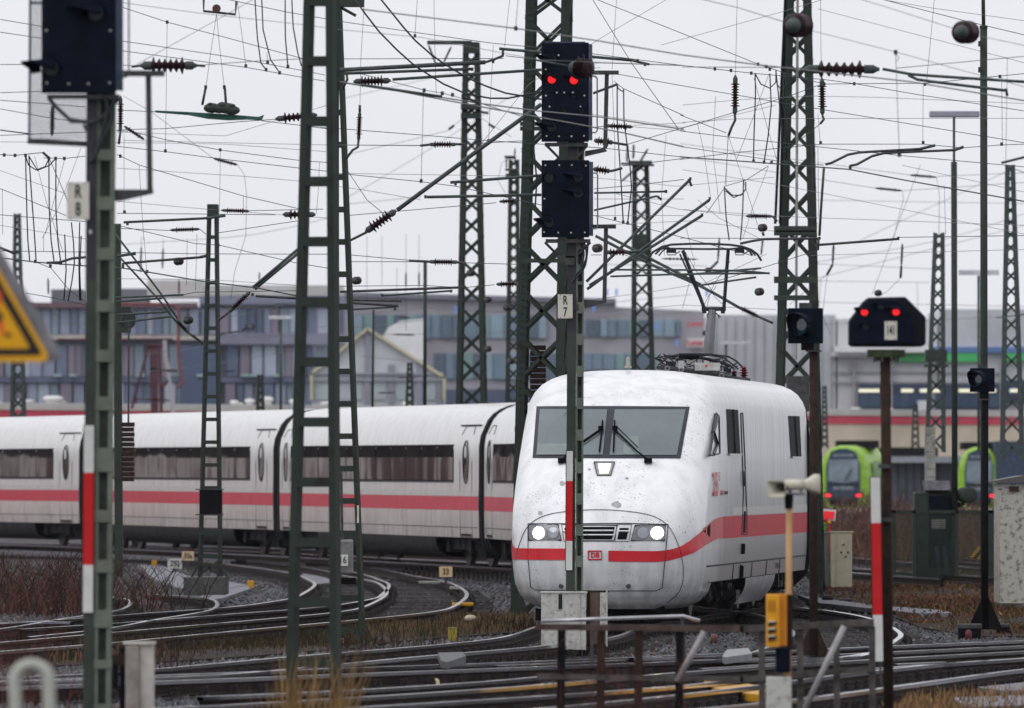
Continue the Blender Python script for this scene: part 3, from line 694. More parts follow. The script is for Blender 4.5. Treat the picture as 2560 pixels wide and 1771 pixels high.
# pantograph (folds with the car: a part group of the car)
PY = 147.0
def pp(x, y, dy=0.0): return P(1400 + x * .2506, 580 + y * .2506, PY + dy)
pant = obj('pantograph_frame', MB().bar(pp(960, 1355), pp(1890, 1480), .05, .9).bar(pp(1000, 1340, -.5), pp(1700, 1420, -.5), .04), M_dsteel, pc)
ld = dict()
def pt(name, mbx, m): return obj(name, mbx, m, pant, smooth=False)
M_pan = mat('pantograph_dark', (.02, .022, .026), .4, metal=.3, var=.2)
pt('collector_strip', MB().tube([pp(x, y, -.18) for x, y in ((855, 310), (880, 260), (930, 200), (1020, 148), (1110, 128), (1300, 120), (1500, 120), (1700, 130), (1820, 148), (1910, 180), (1970, 225), (2010, 290))], .022, 6), M_pan)
pt('collector_strip', MB().tube([pp(x, y, .18) for x, y in ((950, 225), (1000, 175), (1070, 155), (1100, 168), (1400, 172), (1700, 172), (1830, 160), (1890, 190), (1920, 240))], .02, 6), M_pan)
pt('horn', MB().tube([pp(x, y, .3) for x, y in ((985, 240), (1020, 195), (1070, 160))], .014, 6), M_pan)
pt('horn', MB().tube([pp(x, y, .3) for x, y in ((1950, 240), (1910, 190), (1850, 155))], .014, 6), M_pan)
for cx in (1110, 1790): pt('head_spring', MB().box(pp(cx, 190), (.16, .2, .07)).tube([pp(cx - 40, 205), pp(cx - 40, 230), pp(cx + 45, 230), pp(cx + 45, 200)], .008, 4).tube([pp(cx, 190), pp(cx + 50, 215), pp(cx + 90, 195)], .01, 4), M_pan)
pt('upper_arm', MB().tube([pp(1225, 185), pp(1440, 765)], .034, 6), M_pan); pt('upper_arm', MB().tube([pp(1678, 178), pp(1635, 765)], .034, 6), M_pan)
pt('guide_rod', MB().tube([pp(1195, 220), pp(1330, 520), pp(1425, 740)], .015, 5), M_pan)
for a, b in (((1435, 740), (1700, 290)), ((1640, 740), (1500, 560)), ((1250, 200), (1500, 560)), ((1470, 740), (1560, 540))): pt('stay_wire', MB().tube([pp(*a), pp((a[0] + b[0]) / 2 - 25, (a[1] + b[1]) / 2), pp(*b)], .004, 4), M_pan)
pt('knee_bar', MB().tube([pp(1412, 770), pp(1655, 770)], .035, 8).box(pp(1440, 785), (.07, .07, .1)).box(pp(1625, 785), (.07, .07, .1)), M_pan)
pt('lower_arm', MB().tube([pp(1520, 775), pp(1500, 960), pp(1478, 1225)], [.065, .08, .09], 8), mat('lower_arm_grey', (.19, .19, .21), .35, metal=.3, var=.15))
for x in (1478, 1592): pt('cable_loop', MB().tube([pp(1510 + (x - 1510) * .3, 790), pp(x - 15, 830), pp(x - 5, 865), pp(x + 12, 850), pp(1530, 795)], .009, 5), M_cable)
pt('air_cylinder', MB().tube([pp(1185, 1242), pp(1395, 1242)], .055, 10), M_black)
pt('base_frame', MB().tube([pp(1010, 1300, -.4), pp(1080, 1245, -.4), pp(1200, 1222, -.4), pp(1500, 1222, -.4), pp(1680, 1245, -.4), pp(1760, 1290, -.4), pp(1820, 1350, -.4)], .016, 5), M_pan); pt('base_frame', MB().tube([pp(980, 1330, .4), pp(1080, 1250, .4), pp(1500, 1230, .4), pp(1640, 1260, .4), pp(1780, 1370, .4)], .014, 5), M_pan)
clm = MB()
for k in range(46):
    x = R.uniform(990, 1790); top = 1225 + max(0, (x - 1400)) * .16; yb = 1345 + (x - 1000) * .09; y = R.uniform(top + 20, yb); dy = R.uniform(-.5, .5)
    if k % 3 == 0: clm.box(pp(x, y, dy), (R.uniform(.04, .14), .08, R.uniform(.03, .09)))
    else: clm.tube([pp(x, y, dy), pp(x + R.uniform(-70, 70), y - R.uniform(0, 55), dy), pp(x + R.uniform(-120, 120), R.uniform(top + 15, yb), dy)], R.uniform(.006, .014), 4)
clm.tube([pp(1400, 1255), pp(1600, 1300), pp(1700, 1340)], .03, 6).tube([pp(1000, 1330), pp(1330, 1380), pp(1560, 1385)], .014, 5)
obj('drive_gear', clm, M_pan, pant, kind='stuff')
pt('control_box', MB().box(pp(1470, 1345, -.45), (.42, .2, .13)).box(pp(1210, 1325, -.45), (.1, .15, .13)), mat('pale_grey_box', (.4, .4, .38), .5))
pt('red_cap', MB().ball(pp(1460, 1338, -.6), .022, 8, 5), M_red)
M_redins = mat('dark_red_insulator', (.16, .012, .015), .25, var=.3)
for x, y0, y1, dy in ((1835, 1470, 1340, 0), (1735, 1450, 1385, .3)):
    prof = []; L = (y0 - y1) * .2506 * PY / F
    for k in range(5): prof += [(L * k / 5, .03), (L * (k + .45) / 5, .075 if k != 2 else .13), (L * (k + .9) / 5, .03)]
    prof.append((L, .02)); pt('roof_insulator', MB().lathe(pp(x, y0, dy), pp(x, y1, dy), prof, 14), M_redins)

# ------------------------------------------------------------------ coaches
M_cw = train_white('coach_white', 0.42, tint=(0.66, 0.655, 0.65), grime_shade=(0.34, 0.3, 0.26), specks=False, zlo=.6, zhi=2.2)
M_cstripe = mat('dusty_coach_stripe', (0.5, 0.035, 0.06), .4, var=.1, scale=2)
M_cglass = mat('tinted_coach_glass', (.028, .022, .022), .04, var=.3, scale=.9, spec=1.0, bump=.4, det=0)
M_skirt = mat('grimy_dark_skirt', (.026, .026, .029), .6, spec=.12, var=.4, scale=2.5)
CZ = [.7, .95, 1.3, 1.65, 2.0, 2.4, 2.8, 3.05, 3.25, 3.42, 3.56, 3.67, 3.75, 3.8, 3.83, 3.84]
CWd = [1.49, 1.5, 1.505, 1.505, 1.503, 1.502, 1.5, 1.46, 1.37, 1.29, 1.17, 1.0, .8, .58, .3, .0]
def coach(A, B, label, gap=.45, windows=11):
    """A nearer end, B farther end; visible flank on the camera side (local left)"""
    A, B = Vector(A), Vector(B); A.z, B.z = zrise(A.y), zrise(B.y); d = (B - A).normalized(); r = Vector((d.y, -d.x, 0)).normalized()
    L = (B - A).length - 2 * gap; O = A + d * gap
    def cw(x, u, z): return O + d * u + r * x + Vector((0, 0, z))
    root = thing('coach', O, label, 'train coach', 'coaches of the white high-speed train')
    mb = MB(); us = np.linspace(0, L, 12)
    prof = [(-w, z) for z, w in zip(CZ, CWd)] + [(w, z) for z, w in reversed(list(zip(CZ, CWd)))]
    mb.grid([[cw(x, u, z) for x, z in prof] for u in us]); obj('body', mb, M_cw, root, smooth=True)
    # lower skirt, curving inwards
    sk = [(-1.485, .7), (-1.46, .52), (-1.38, .36), (-1.2, .25), (-.8, .2), (.8, .2), (1.2, .25), (1.38, .36), (1.46, .52), (1.485, .7)]
    mb = MB()
    mb.grid([[cw(x, u, z) for x, z in sk] for u in np.linspace(5.0, L - 5.0, 6)])
    obj('skirt', mb, M_skirt, root, smooth=True)
    mb = MB(); mb.frame(cw(0, L / 2, .72), r * 1.4, d * (L / 2), (0, 0, .04))
    for e in (1.1, L - 1.1): mb.frame(cw(0, e, .45), r * 1.2, d * .5, (0, 0, .22))
    obj('underframe', mb, M_black, root)
    wl = lambda z: interp(z, CZ, CWd)
    def strip(name, u0_, u1_, z0_, z1_, m, off, par, n=2, sm=False, k=1):
        rows = [[cw(-wl(z) - off, u, z) for u in np.linspace(u0_, u1_, k + 1)] for z in np.linspace(z0_, z1_, n + 1)]
        return obj(name, MB().grid(rows), m, par, smooth=sm)
    strip('red_stripe', .02, L - .02, 1.335, 1.655, M_cstripe, .006, root, k=3)
    strip('grey_stripe', .02, L - .02, 1.67, 1.80, mat('pale_grey_stripe', (.5, .48, .46)), .005, root)
    wb_ = strip('window_band', 2.8, L - 1.5, 2.0, 2.86, M_black, .006, root, 3)
    wd = (L - 4.3 - .06) / windows
    for k in range(windows):
        a = 2.83 + k * wd; strip('window_pane', a + .03, a + wd - .03, 2.03, 2.83, M_cglass, .011 + .002 * (k % 2), wb_, 3)
    obj('band_rim', MB().tube([cw(-wl(2.0) - .008, 2.78, 1.985), cw(-wl(2.0) - .008, L - 1.48, 1.985)], .012, 4), M_seam, wb_)
    for e0, e1 in ((.75, 2.1), (L - 1.35, L - .35)):
        em = (e0 + e1) / 2
        dj = obj('door', MB().tube([cw(-wl(z) - .004, u, z) for u, z in ((e0, .72), (e0, 2.4), (e0 + .05, 3.1), (e0 + .25, 3.28), (e1 - .1, 3.28), (e1, 3.1), (e1, 2.4), (e1, .72), (e0, .72))], .011, 4), M_seam, root)
        mbx = MB(); c = [(em + (e1 - e0) * .24 * math.cos(a), 2.45 + .5 * math.sin(a)) for a in [k * 2 * math.pi / 18 for k in range(18)]]
        mbx.add([cw(-wl(z) - .008, u, z) for u, z in c], [tuple(range(18))]); obj('door_window', mbx, M_cglass, dj)
        obj('window_rim', MB().tube([cw(-wl(z) - .012, u, z) for u, z in c + [c[0]]], .012, 4), M_dsteel, dj)
        strip('door_step', e0 + .1, e1 - .1, .74, .79, M_black, .008, root)
    obj('door_rail', MB().tube([cw(-1.37, .3, 3.30), cw(-1.37, 2.6, 3.30)], .018, 4), M_seam, root)
    strip('sill_line', .1, L - .1, .93, .945, M_seam, .006, root)
    for u in np.linspace(3, L - 3, 8): strip('panel_joint', u, u + .03, .71, .93, M_seam, .007, root)
    for e in (3.2, L - 3.2): bogie(root, O + d * e + Vector((0, 0, 0)), d, r, z=0.0, base=2.5)
    # end wall and bellows towards the nearer neighbour
    ring = [cw(x * .97, -.01, .72 + (z - .72) * .985) for x, z in prof]; ring2 = [cw(x * .97, L + .01, .72 + (z - .72) * .985) for x, z in prof]
    mb = MB(); 
    CZ2 = [.3, .5] + CZ; CW2 = [1.2, 1.42] + CWd
    pr2 = [(-w, z) for z, w in zip(CZ2, CW2)] + [(w, z) for z, w in reversed(list(zip(CZ2, CW2)))]
    for k in range(5):
        s_ = .985 if k % 2 == 0 else .95
        mb.poly([cw(x * s_, -gap * 2 + k * gap * 2 / 5 , .3 + (z - .3) * (1 if s_ > .96 else .985)) for x, z in pr2], d * (gap * 2 / 5 - .01))
    obj('end_wall', MB().poly(ring2, d * .02), M_black, root)
    obj('bellows', mb, mat('black_rubber', (.018, .018, .02)), root, smooth=False)
    return root
coach(nodeA, G1, 'white coach directly behind the power car, mostly hidden by it')
coach(G1, G2, 'white coach whose far end with a door shows just left of the power car nose')
coach(G2, G3, 'white coach with red stripe seen through and right of the tall ladder mast')
coach(G3, G4, 'white coach with red stripe behind the narrow ladder mast with the concrete footing')
coach(G4, G5, 'white coach with red stripe at the left frame edge, farthest back in the train')

# ------------------------------------------------------------------ masts
def lerp(a, b, t): return a + (b - a) * t
def ladder_mast(name, top, bot, step, Y, label, rung_h=.1, leg=.085, dep=.24, twist=.25, m=M_green, m_side=M_green_l, group='ladder masts', y_first=None, foot=True, base=None):
    """top/bot: (y px, x left px, x right px) outer edges; step: rung spacing px"""
    s = F / Y; yt, xl0, xr0 = top; yb, xl1, xr1 = bot
    b0, b1 = P(xl1, yb, Y), P(xr1, yb, Y); t0, t1 = P(xl0, yt, Y), P(xr0, yt, Y)
    root = thing(name, (b0 + b1) / 2, label, 'mast', group)
    dv = Vector((math.sin(twist) * dep, math.cos(twist) * dep, 0))
    for (a, b, sg) in ((b0, t0, 1), (b1, t1, -1)):
        a = a + Vector((sg * leg / 2, 0, 0)); b = b + Vector((sg * leg / 2, 0, 0))
        mb = MB(); mb.bar(a, b, leg, .012, up=(0, 1, 0))                                # front flange
        mb.bar(a + dv, b + dv, leg, .012, up=(0, 1, 0))
        wv = dv / 2; ox = Vector(((leg / 2 - .006), 0, 0)); mb.frame((a + b) / 2 + wv + ox, (.006, 0, 0), dv * .47, (b - a) / 2)
        obj('leg', mb, m, root)
    y = y_first if y_first is not None else yt + step
    while y < yb - 5:
        t = (y - yt) / (yb - yt); xl, xr = lerp(xl0, xl1, t) + leg * s * .9, lerp(xr0, xr1, t) - leg * s * .9
        c0, c1 = P(xl, y, Y), P(xr, y, Y)
        obj('rung_plate', MB().frame((c0 + c1) / 2 + Vector((0, -.004, 0)), (c1 - c0) / 2, (0, .006, 0), (0, 0, rung_h / 2)), m, root)
        obj('rung_plate', MB().frame((c0 + c1) / 2 + dv, (c1 - c0) / 2, (0, .006, 0), (0, 0, rung_h / 2)), m, root)
        y += step
    if foot:
        for a, sg in ((b0, 1), (b1, -1)): obj('foot_plate', MB().add([a + Vector((-sg * .14, -.01, 0)), a + Vector((sg * .1, -.01, 0)), a + Vector((sg * .05, -.01, .5)), a + Vector((-sg * .14, .02, 0)), a + Vector((sg * .1, .02, 0)), a + Vector((sg * .05, .02, .5))], [(0, 1, 2), (3, 5, 4), (0, 2, 5, 3), (1, 4, 5, 2), (0, 3, 4, 1)]), m, root)
    return root
s88 = F / 88
ladder_mast('ladder_mast', (-60, 760, 829), (1840, 711, 842), 150.5, 88, 'tall dark green ladder mast rising through the whole picture left of centre', y_first=153 - 151, rung_h=.095, leg=.064, dep=.2, foot=False)
mastB = ladder_mast('ladder_mast', (-60, 832, 846), (1603, 832, 908), 81, 123, 'slim green ladder mast just right of the tallest one, footed in grass', leg=.05, rung_h=.08, dep=.14, y_first=38, group='ladder masts')
mastN = ladder_mast('ladder_mast', (511, 518, 541), (1445, 494, 551), 57, 167, 'narrow ladder mast on a dark concrete block in front of the second coach', leg=.045, rung_h=.07, dep=.16, y_first=536, foot=False)
for a, b in (((494, 1400), (551, 1440)), ((551, 1400), (494, 1440)), ((498, 1410), (478, 1446)), ((548, 1410), (570, 1446))): obj('brace', MB().bar(P(*a, 167), P(*b, 167), .05, .04), M_green_d, mastN)
obj('mast_head_plate', MB().box(P(529, 528, 166.9), (.17, .06, .26)), M_green, mastN)
fb = MB().box(P(515.5, 1464, 167.2), (.82, 1.3, .34)); tag(obj('foundation_block', fb, M_dconc, bevel=.02, origin=P(515, 1483, 167)), 'dark wet concrete block carrying the narrow ladder mast', 'foundation')

def lattice_mast(top, bot, Y, label, dep=None, leg=.09, cell=1.0, m=M_green, single=True, group='lattice masts', name='lattice_mast', brace_w=.05, kindof=4):
    s = F / Y; yt, xl0, xr0 = top; yb, xl1, xr1 = bot
    b0, b1, t0, t1 = P(xl1, yb, Y), P(xr1, yb, Y), P(xl0, yt, Y), P(xr0, yt, Y)
    w0, w1 = (t1 - t0).length, (b1 - b0).length; d0, d1 = (w0, w1) if dep is None else (dep, dep)
    root = thing(name, (b0 + b1) / 2, label, 'mast', group)
    tw = Vector((.08, 1, 0)).normalized()
    cs = [(b0, t0), (b1, t1), (b1 + tw * d1, t1 + tw * d0), (b0 + tw * d1, t0 + tw * d0)]
    for i, (a, b) in enumerate(cs):
        sx_ = 1 if i in (0, 3) else -1; sy = 1 if i < 2 else -1
        mb = MB(); mb.bar(a + Vector((sx_ * leg / 2, 0, 0)), b + Vector((sx_ * leg / 2, 0, 0)), leg, .012)
        mb.frame((a + b) / 2 + Vector((0, sy * leg / 2, 0)), (.006, 0, 0), (0, leg / 2, 0), (b - a) / 2)
        obj('leg', mb, m, root)
    Ht = t0.z - b0.z; z = 0; faces = ((0, 1), (1, 2), (2, 3), (3, 0)); joined = MB()
    while z < Ht - .05:
        wloc = lerp(w1, w0, z / Ht); h = max(.18, wloc * cell); z2 = min(Ht, z + h)
        for fi, (i, j) in enumerate(faces):
            pt_ = lambda k, zz_: cs[k][0].lerp(cs[k][1], zz_ / Ht)
            for (p, q) in ((pt_(i, z), pt_(j, z2)), (pt_(j, z), pt_(i, z2))):
                fn = (pt_(j, z) - pt_(i, z)).cross(Vector((0, 0, 1))).normalized(); fn = fn if fn.length > .1 else Vector((0, 1, 0))
                if single and fi == 0: obj('brace', MB().bar(p, q, brace_w, .01, up=fn), m, root)
                else: joined.bar(p, q, brace_w, .01, up=fn)
        z = z2
    o = obj('bracing', joined, m, root, kind='stuff')
    return root
L1 = lattice_mast((-40, 1316, 1424), (1562, 1276, 1400), 150, 'heavy riveted lattice mast behind the twin red signal, left of the train', leg=.14, cell=1.0, brace_w=.06)
mb = MB()
for y in range(0, 1550, 17):
    for xo in (8, 20): 
        t = y / 1560; x = lerp(1316, 1278, t) + xo; c = P(x, y, 149.98); mb.box(c, (.028, .03, .028))
obj('rivets', mb, M_green, L1, kind='stuff')
obj('foot_plate', MB().add([P(1262, 1562, 149.8), P(1330, 1562, 149.8), P(1300, 1470, 149.8), P(1262, 1562, 150.4), P(1330, 1562, 150.4), P(1300, 1470, 150.4)], [(0, 1, 2), (3, 5, 4), (0, 2, 5, 3), (1, 4, 5, 2), (0, 3, 4, 1)]), M_green, L1)
for y in (310, 652, 322): obj('cross_bar', MB().bar(P(1300, y, 149.7), P(1440, y, 149.7), .07, .05), M_green_d, L1)
wt = MB()
for k in range(14): wt.box(P(1345, 870 + k * 14, 150.6), (.27, .3, .08))
obj('counterweight', wt, M_rust, L1)
L2 = lattice_mast((107, 1158, 1196), (1100, 1138, 1214), 230, 'grey green lattice mast with a short arm on top, left of the twin red signal', leg=.12, brace_w=.05, cell=.95)
obj('top_plate', MB().box(P(1177, 120, 229.9), (.4, .1, .3)), M_green, L2)
for y in (268, 290): obj('collar', MB().box(P(1177, y, 229.8), (.52, .55, .13)), M_green, L2)
obj('arm', MB().bar(P(1068, 107, 230), P(1180, 107, 230), .1), M_green, L2)
L3 = lattice_mast((400, 1272, 1296), (1100, 1262, 1300), 280, 'distant slender lattice mast between the two near masts left of the train', leg=.1, brace_w=.05, single=False)
obj('bracket', MB().bar(P(1264, 440, 280), P(1300, 440, 280), .14).bar(P(1268, 395, 280), P(1290, 395, 280), .07), M_green, L3)
L4 = lattice_mast((405, 1581, 1619), (960, 1578, 1634), 260, 'lattice mast directly behind the pantograph head, above the train roof', leg=.11, brace_w=.045, single=False)
obj('cap', MB().box(P(1600, 408, 259.7), (.7, .5, .12)), M_green_d, L4)
obj('stack_box', MB().box(P(1601, 620, 259.7), (.4, .4, .8)), M_green_d, L4)
L5 = lattice_mast((-40, 1966, 2024), (1480, 1926, 2056), 175, 'big dark lattice mast rising behind the rear of the power car', leg=.14, cell=1.05, brace_w=.07)
for y, hh in ((573, .12), (583, .1), (700, .13), (745, .1)): obj('cross_bar', MB().bar(P(1935, y, 174.6), P(2042, y, 174.6), hh, .1), M_green_d, L5)
for x0 in (1950, 1938): obj('conduit', MB().tube([P(1964, -20, 174.8), P(x0, 560, 174.8)], .03, 6), M_black, L5)
obj('pale_service_pipe', MB().tube([P(1994, -20, 174.7), P(1990, 900, 174.7)], .03, 6), M_conc, L5)
obj('counterweight_box', MB().box(P(1995, 985, 174.4), (.45, .3, .7)), M_dsteel, L5)
L6 = lattice_mast((583, 2334, 2360), (1130, 2312, 2362), 225, 'lattice mast with a concrete weight stack, right of the three-lamp black signal', leg=.09, brace_w=.05, m=M_galv, single=False)
for k in range(7): obj('weight_block', MB().box(P(2325, 1078 + k * 21, 224), (.26, .3, .2)), M_conc, L6)
obj('clamp_collar', MB().box(P(2340, 890, 224.5), (.55, .4, .3)).box(P(2340, 915, 224.5), (.6, .4, .06)), M_green_d, L6)
L7 = lattice_mast((413, 2514, 2536), (1150, 2500, 2560), 210, 'lattice mast at the right frame edge above the concrete hut', leg=.1, brace_w=.05, m=M_galv, single=False)
L8 = lattice_mast((535, 34, 50), (1100, 24, 62), 300, 'faint distant lattice mast behind the yellow warning sign', leg=.09, brace_w=.05, m=M_galv, single=False)
L9 = lattice_mast((907, 1018, 1030), (1040, 1012, 1034), 330, 'short thin lattice mast in front of the yellow-edged gabled hall', leg=.07, brace_w=.05, single=False)
L10 = lattice_mast((965, 2056, 2066), (1120, 2052, 2070), 330, 'small far lattice mast right beside the brown signal post', leg=.06, brace_w=.05, m=M_galv, single=False)
L11 = lattice_mast((1010, 2282, 2294), (1120, 2278, 2298), 340, 'small far lattice mast between the cream hall wall and the weight stack', leg=.06, brace_w=.05, m=M_galv, single=False)
L12 = lattice_mast((938, 643, 657), (1030, 640, 660), 330, 'stubby far lattice mast among white roof ventilators', leg=.08, brace_w=.05, single=False)
# dark pole behind the R8 post with counterweights on a wire
t = thing('counterweight_mast', P(296, 1480, 172), 'dark green mast behind the R 8 post with a stack of iron weights', 'mast')
obj('pole', MB().bar(P(298, 1480, 172), P(292, 560, 172), .16, .16), M_green_d, t)
for k in range(12): obj('weight_block', MB().box(P(320, 1062 + k * 12.4, 171), (.23 if k % 2 else .25, .25, .085)), M_rust, t)
obj('pulley', MB().lathe(P(314, 800, 171.4), P(326, 800, 171.3), [(0, .18), (.05, .2), (.1, .18)], 16), M_green_d, t)
obj('weight_wire', MB().tube([P(322, 800, 171), P(321, 1062, 171)], .02, 5), M_dsteel, t)
obj('pulley_bracket', MB().box(P(305, 800, 171.3), (.35, .1, .5)), M_green_d, t)

# plain poles and lamps
def pole(name, pts, r, m, label, cat, group=None, n=8):
    t = thing(name, pts[0], label, cat, group); obj('shaft', MB().tube(pts, r, n), m, t, smooth=True); return t
t = pole('steel_pole', [P(2461, 1560, 145), P(2459, 65, 145)], .06, M_green, 'tall plain green pole on the right, stepped thinner near the top', 'pole')
obj('upper_shaft', MB().tube([P(2459, 66, 145), P(2457, -60, 145)], .031, 8), M_green, t, smooth=True)
for y in (72,): obj('collar', MB().lathe(P(2459, y, 145), P(2459, y - 8, 145), [(0, .068), (.05, .068)], 10), M_green, t)
for y in (110, 175): obj('bracket', MB().box(P(2450, y, 144.9), (.06, .05, .09)), M_green_d, t)
t = pole('lamp_post', [P(2387, 1290, 190), P(2385, 405, 190)], .065, M_green, 'lamp post with a flat wide head, left of the tall plain pole', 'lamp post', 'yard lamp posts')
obj('upper_shaft', MB().tube([P(2385, 405, 190), P(2385, 290, 190)], .027, 8), M_green, t); M_lamph = mat('lamp_housing', (.3, .3, .36), .4, var=.1)
obj('lamp_head', MB().box(P(2386, 286, 190), (1.08, .3, .13)), M_lamph, t, bevel=.02)
t = pole('lamp_post', [P(2447, 1130, 290), P(2447, 690, 290)], .05, M_galv, 'farther lamp post whose bright flat head peeks out behind the tall pole', 'lamp post', 'yard lamp posts')
obj('lamp_head', MB().box(P(2447, 682, 290), (1.32, .3, .16)), mat('pale_lamp_housing', (.55, .56, .6), .4), t)
t = pole('lamp_post', [P(702, 1030, 330), P(702, 800, 330)], .05, M_galv, 'distant lamp post with a pale flat head in front of the blue building', 'lamp post', 'yard lamp posts')
obj('lamp_head', MB().box(P(702, 794, 330), (.9, .3, .13)), mat('pale_lamp_housing', (.55, .56, .6)), t)
t = pole('lamp_post', [P(1815, 935, 330), P(1815, 862, 330)], .04, M_galv, 'distant lamp post with pale head right of the lower pantograph arm', 'lamp post', 'yard lamp posts')
obj('lamp_head', MB().box(P(1838, 857, 330), (1.1, .3, .11)), mat('pale_lamp_housing', (.55, .56, .6)), t)
pole('steel_pole', [P(931, 1030, 250), P(934, 775, 250)], .035, M_green, 'slender pole left of the gabled hall ridge', 'pole')
pole('steel_pole', [P(1062, 1020, 240), P(1063, 655, 240)], .05, M_green, 'slender taller pole between the gabled hall and the lattice mast', 'pole')

# ------------------------------------------------------------------ signals
def screw(par, pts, Y, r=.012, m=None):
    for x, y in pts: obj('bolt', MB().ball(P(x, y, Y), r, 8, 4), m or mat('bright_bolt', (.62, .6, .55), .35), par)
def hood(par, x, y, Y, r, L, dirx=-.8, m=M_navy, name='hood'):
    """sun visor over a lamp: arched sheet reaching towards the viewer and sideways"""
    c = P(x, y, Y); d = Vector((dirx, -.6, -.12)).normalized(); mb = MB(); rows = []
    for k in range(5):
        t = k / 4; rw = []
        for j in range(13):
            a = math.pi * (.02 + 1.1 * j / 12); low = math.sin(a)
            l = L * t * (.35 + .65 * max(0, low)); rw.append(c + Vector((math.cos(a) * r, 0, math.sin(a) * r)) + d * l)
        rows.append(rw)
    mb.grid(rows); o = obj(name, mb, m, par, smooth=True); so_ = o.modifiers.new('thickness', 'SOLIDIFY'); so_.thickness = .006; return o
def channel_post(root, pts, Y, gaps, dark_to=None, m1=M_green_d, m2=M_green_l, rec=.3):
    """post: solid channel at the left, recessed battened channel at the right. pts: (y, x0, xmid, x1) top & bottom"""
    (yt, a0, m0, b0), (yb, a1, m1_, b1) = pts; s = F / Y; wl = (m0 - a0) / s; wr = (b0 - m0) / s
    c0, c1 = P((a1 + m1_) / 2, yb, Y), P((a0 + m0) / 2, yt, Y)
    if dark_to is not None:
        t = (dark_to - yt) / (yb - yt); cm = c1.lerp(c0, t)
        obj('channel_leg', MB().bar(c1, cm, wl, .09), mat('peeling_dark_paint', (.035, .033, .042), .6, col2=(.16, .17, .2), scale=2.5, fac=(.28, .4)), root); c1 = cm
    obj('channel_leg', MB().bar(c1, c0, wl, .09), mat('mossy_green_post', (.045, .062, .045), .7, col2=(.018, .018, .016), scale=.9, fac=(.3, .6)), root)
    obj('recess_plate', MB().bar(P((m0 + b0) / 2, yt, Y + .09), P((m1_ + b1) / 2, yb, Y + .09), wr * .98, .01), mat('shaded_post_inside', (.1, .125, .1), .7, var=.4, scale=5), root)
    for fr, w in ((.1, .2), (.88, .24)):
        obj('flange', MB().bar(P(lerp(m0, b0, fr), yt, Y + .03), P(lerp(m1_, b1, fr), yb, Y + .03), wr * w, .12), m2, root)
    for y0, y1 in gaps:
        t = ((y0 + y1) / 2 - yt) / (yb - yt); x = lerp((m0 + b0) / 2, (m1_ + b1) / 2, t)
        obj('batten_plate', MB().box(P(x, (y0 + y1) / 2, Y - .034), (wr * .99, .012, (y1 - y0) / s)), m2, root)
def ranging_board(root, x0, w, yt, y1, y2, yb, Y, lean=0.0):
    """white-red-white board (mast marker)"""
    s = F / Y
    for i, (a, b, m) in enumerate(((yt, y1, M_white), (y1, y2, M_red), (y2, yb, M_white))):
        f = lambda y: x0 + lean * (y - yt) / (yb - yt)
        obj('board_field', MB().bar(P(f(a) + w / 2, a, Y - .06), P(f(b) + w / 2, b, Y - .06), w / s, .006), m, root)
    f = lambda y: x0 + lean * (y - yt) / (yb - yt)
    obj('board_back', MB().bar(P(f(yt) + w / 2, yt - 2, Y - .05), P(f(yb) + w / 2, yb + 2, Y - .05), (w + 4) / s, .008), M_black, root)
def number_plate(root, c, w, h, lines, Y, size, sp, m=M_plate):
    s = F / Y; p = obj('number_plate', MB().box(P(c[0], c[1], Y), (w / s, .006, h / s)), m, root, bevel=.002)
    for i, tx in enumerate(lines):
        text('lettering', tx, P(c[0], c[1] + (i - (len(lines) - 1) / 2) * sp, Y - .006), size / s, M_ink, p, sx=.62 if len(tx) == 1 else .46, bold=.012)
    for sx_ in (-1, 1):
        for sy in (-1, 1): obj('bolt', MB().ball(P(c[0] + sx_ * w * .32, c[1] + sy * h * .46, Y - .005), .006, 6, 4), M_rust, p)
    return p
M_redlamp = emat('red_signal_lamp', (1, .012, .012), 1.2, (.3, 0, 0))
M_deadlens = mat('dark_teal_lens', (.004, .01, .014), .3, var=.3, spec=.25)
# R 7 signal
Y7 = 116.0; s7 = F / Y7
t7 = thing('railway_signal', P(1436, 1626, Y7), 'twin-headed dark blue signal on a post with R 7 plate, two red lamps lit', 'railway signal')
g7 = [(y, y + 31) for y in range(600, 1490, 81)]
g7 = [(b - 28, b) for b in (625, 784, 863, 943, 1023, 1102, 1184, 1262, 1340, 1418)] + [(662, 682), (704, 712)]
channel_post(t7, ((355, 1420, 1443, 1461), (1640, 1413, 1438, 1457)), Y7, g7, dark_to=831)
def head(root, x0, x1, xs, yt, yb, Y, name='signal_head'):
    s = F / Y
    h = obj(name, MB().box(P((x0 + x1) / 2, (yt + yb) / 2, Y - .16), ((x1 - x0) / s, .02, (yb - yt) / s)), M_navy, root, bevel=.006)
    obj('side_flange', MB().frame(P((x1 + xs) / 2, (yt + yb) / 2, Y - .1), ((xs - x1) / 2 / s, .05, 0), (0, .004, 0), (0, 0, (yb - yt) / 2 / s - .02)), M_navy_l, h)
    obj('lamp_housing', MB().box(P((x0 + x1) / 2, (yt + yb) / 2, Y - .05), ((x1 - x0) * .86 / s, .16, (yb - yt) * .93 / s)), M_black, h)
    return h
h1 = head(t7, 1354, 1472, 1481, 107, 355, Y7)
obj('head_top', MB().box(P(1413, 107, Y7 - .1), (100 / s7, .14, .02)), M_navy_l, h1)
for x, y in ((1379.5, 199), (1434.5, 201)):
    obj('red_lamp', MB().tube_at([(P(x, y, Y7 - .2), .001), (P(x, y, Y7 - .198), .042), (P(x, y, Y7 - .185), .053), (P(x, y, Y7 - .16), .054)], Vector((0, 1, 0)), 20), M_redlamp, h1)
    hood(h1, x - 1, y - 1, Y7 - .17, .078, .13, dirx=-.7)
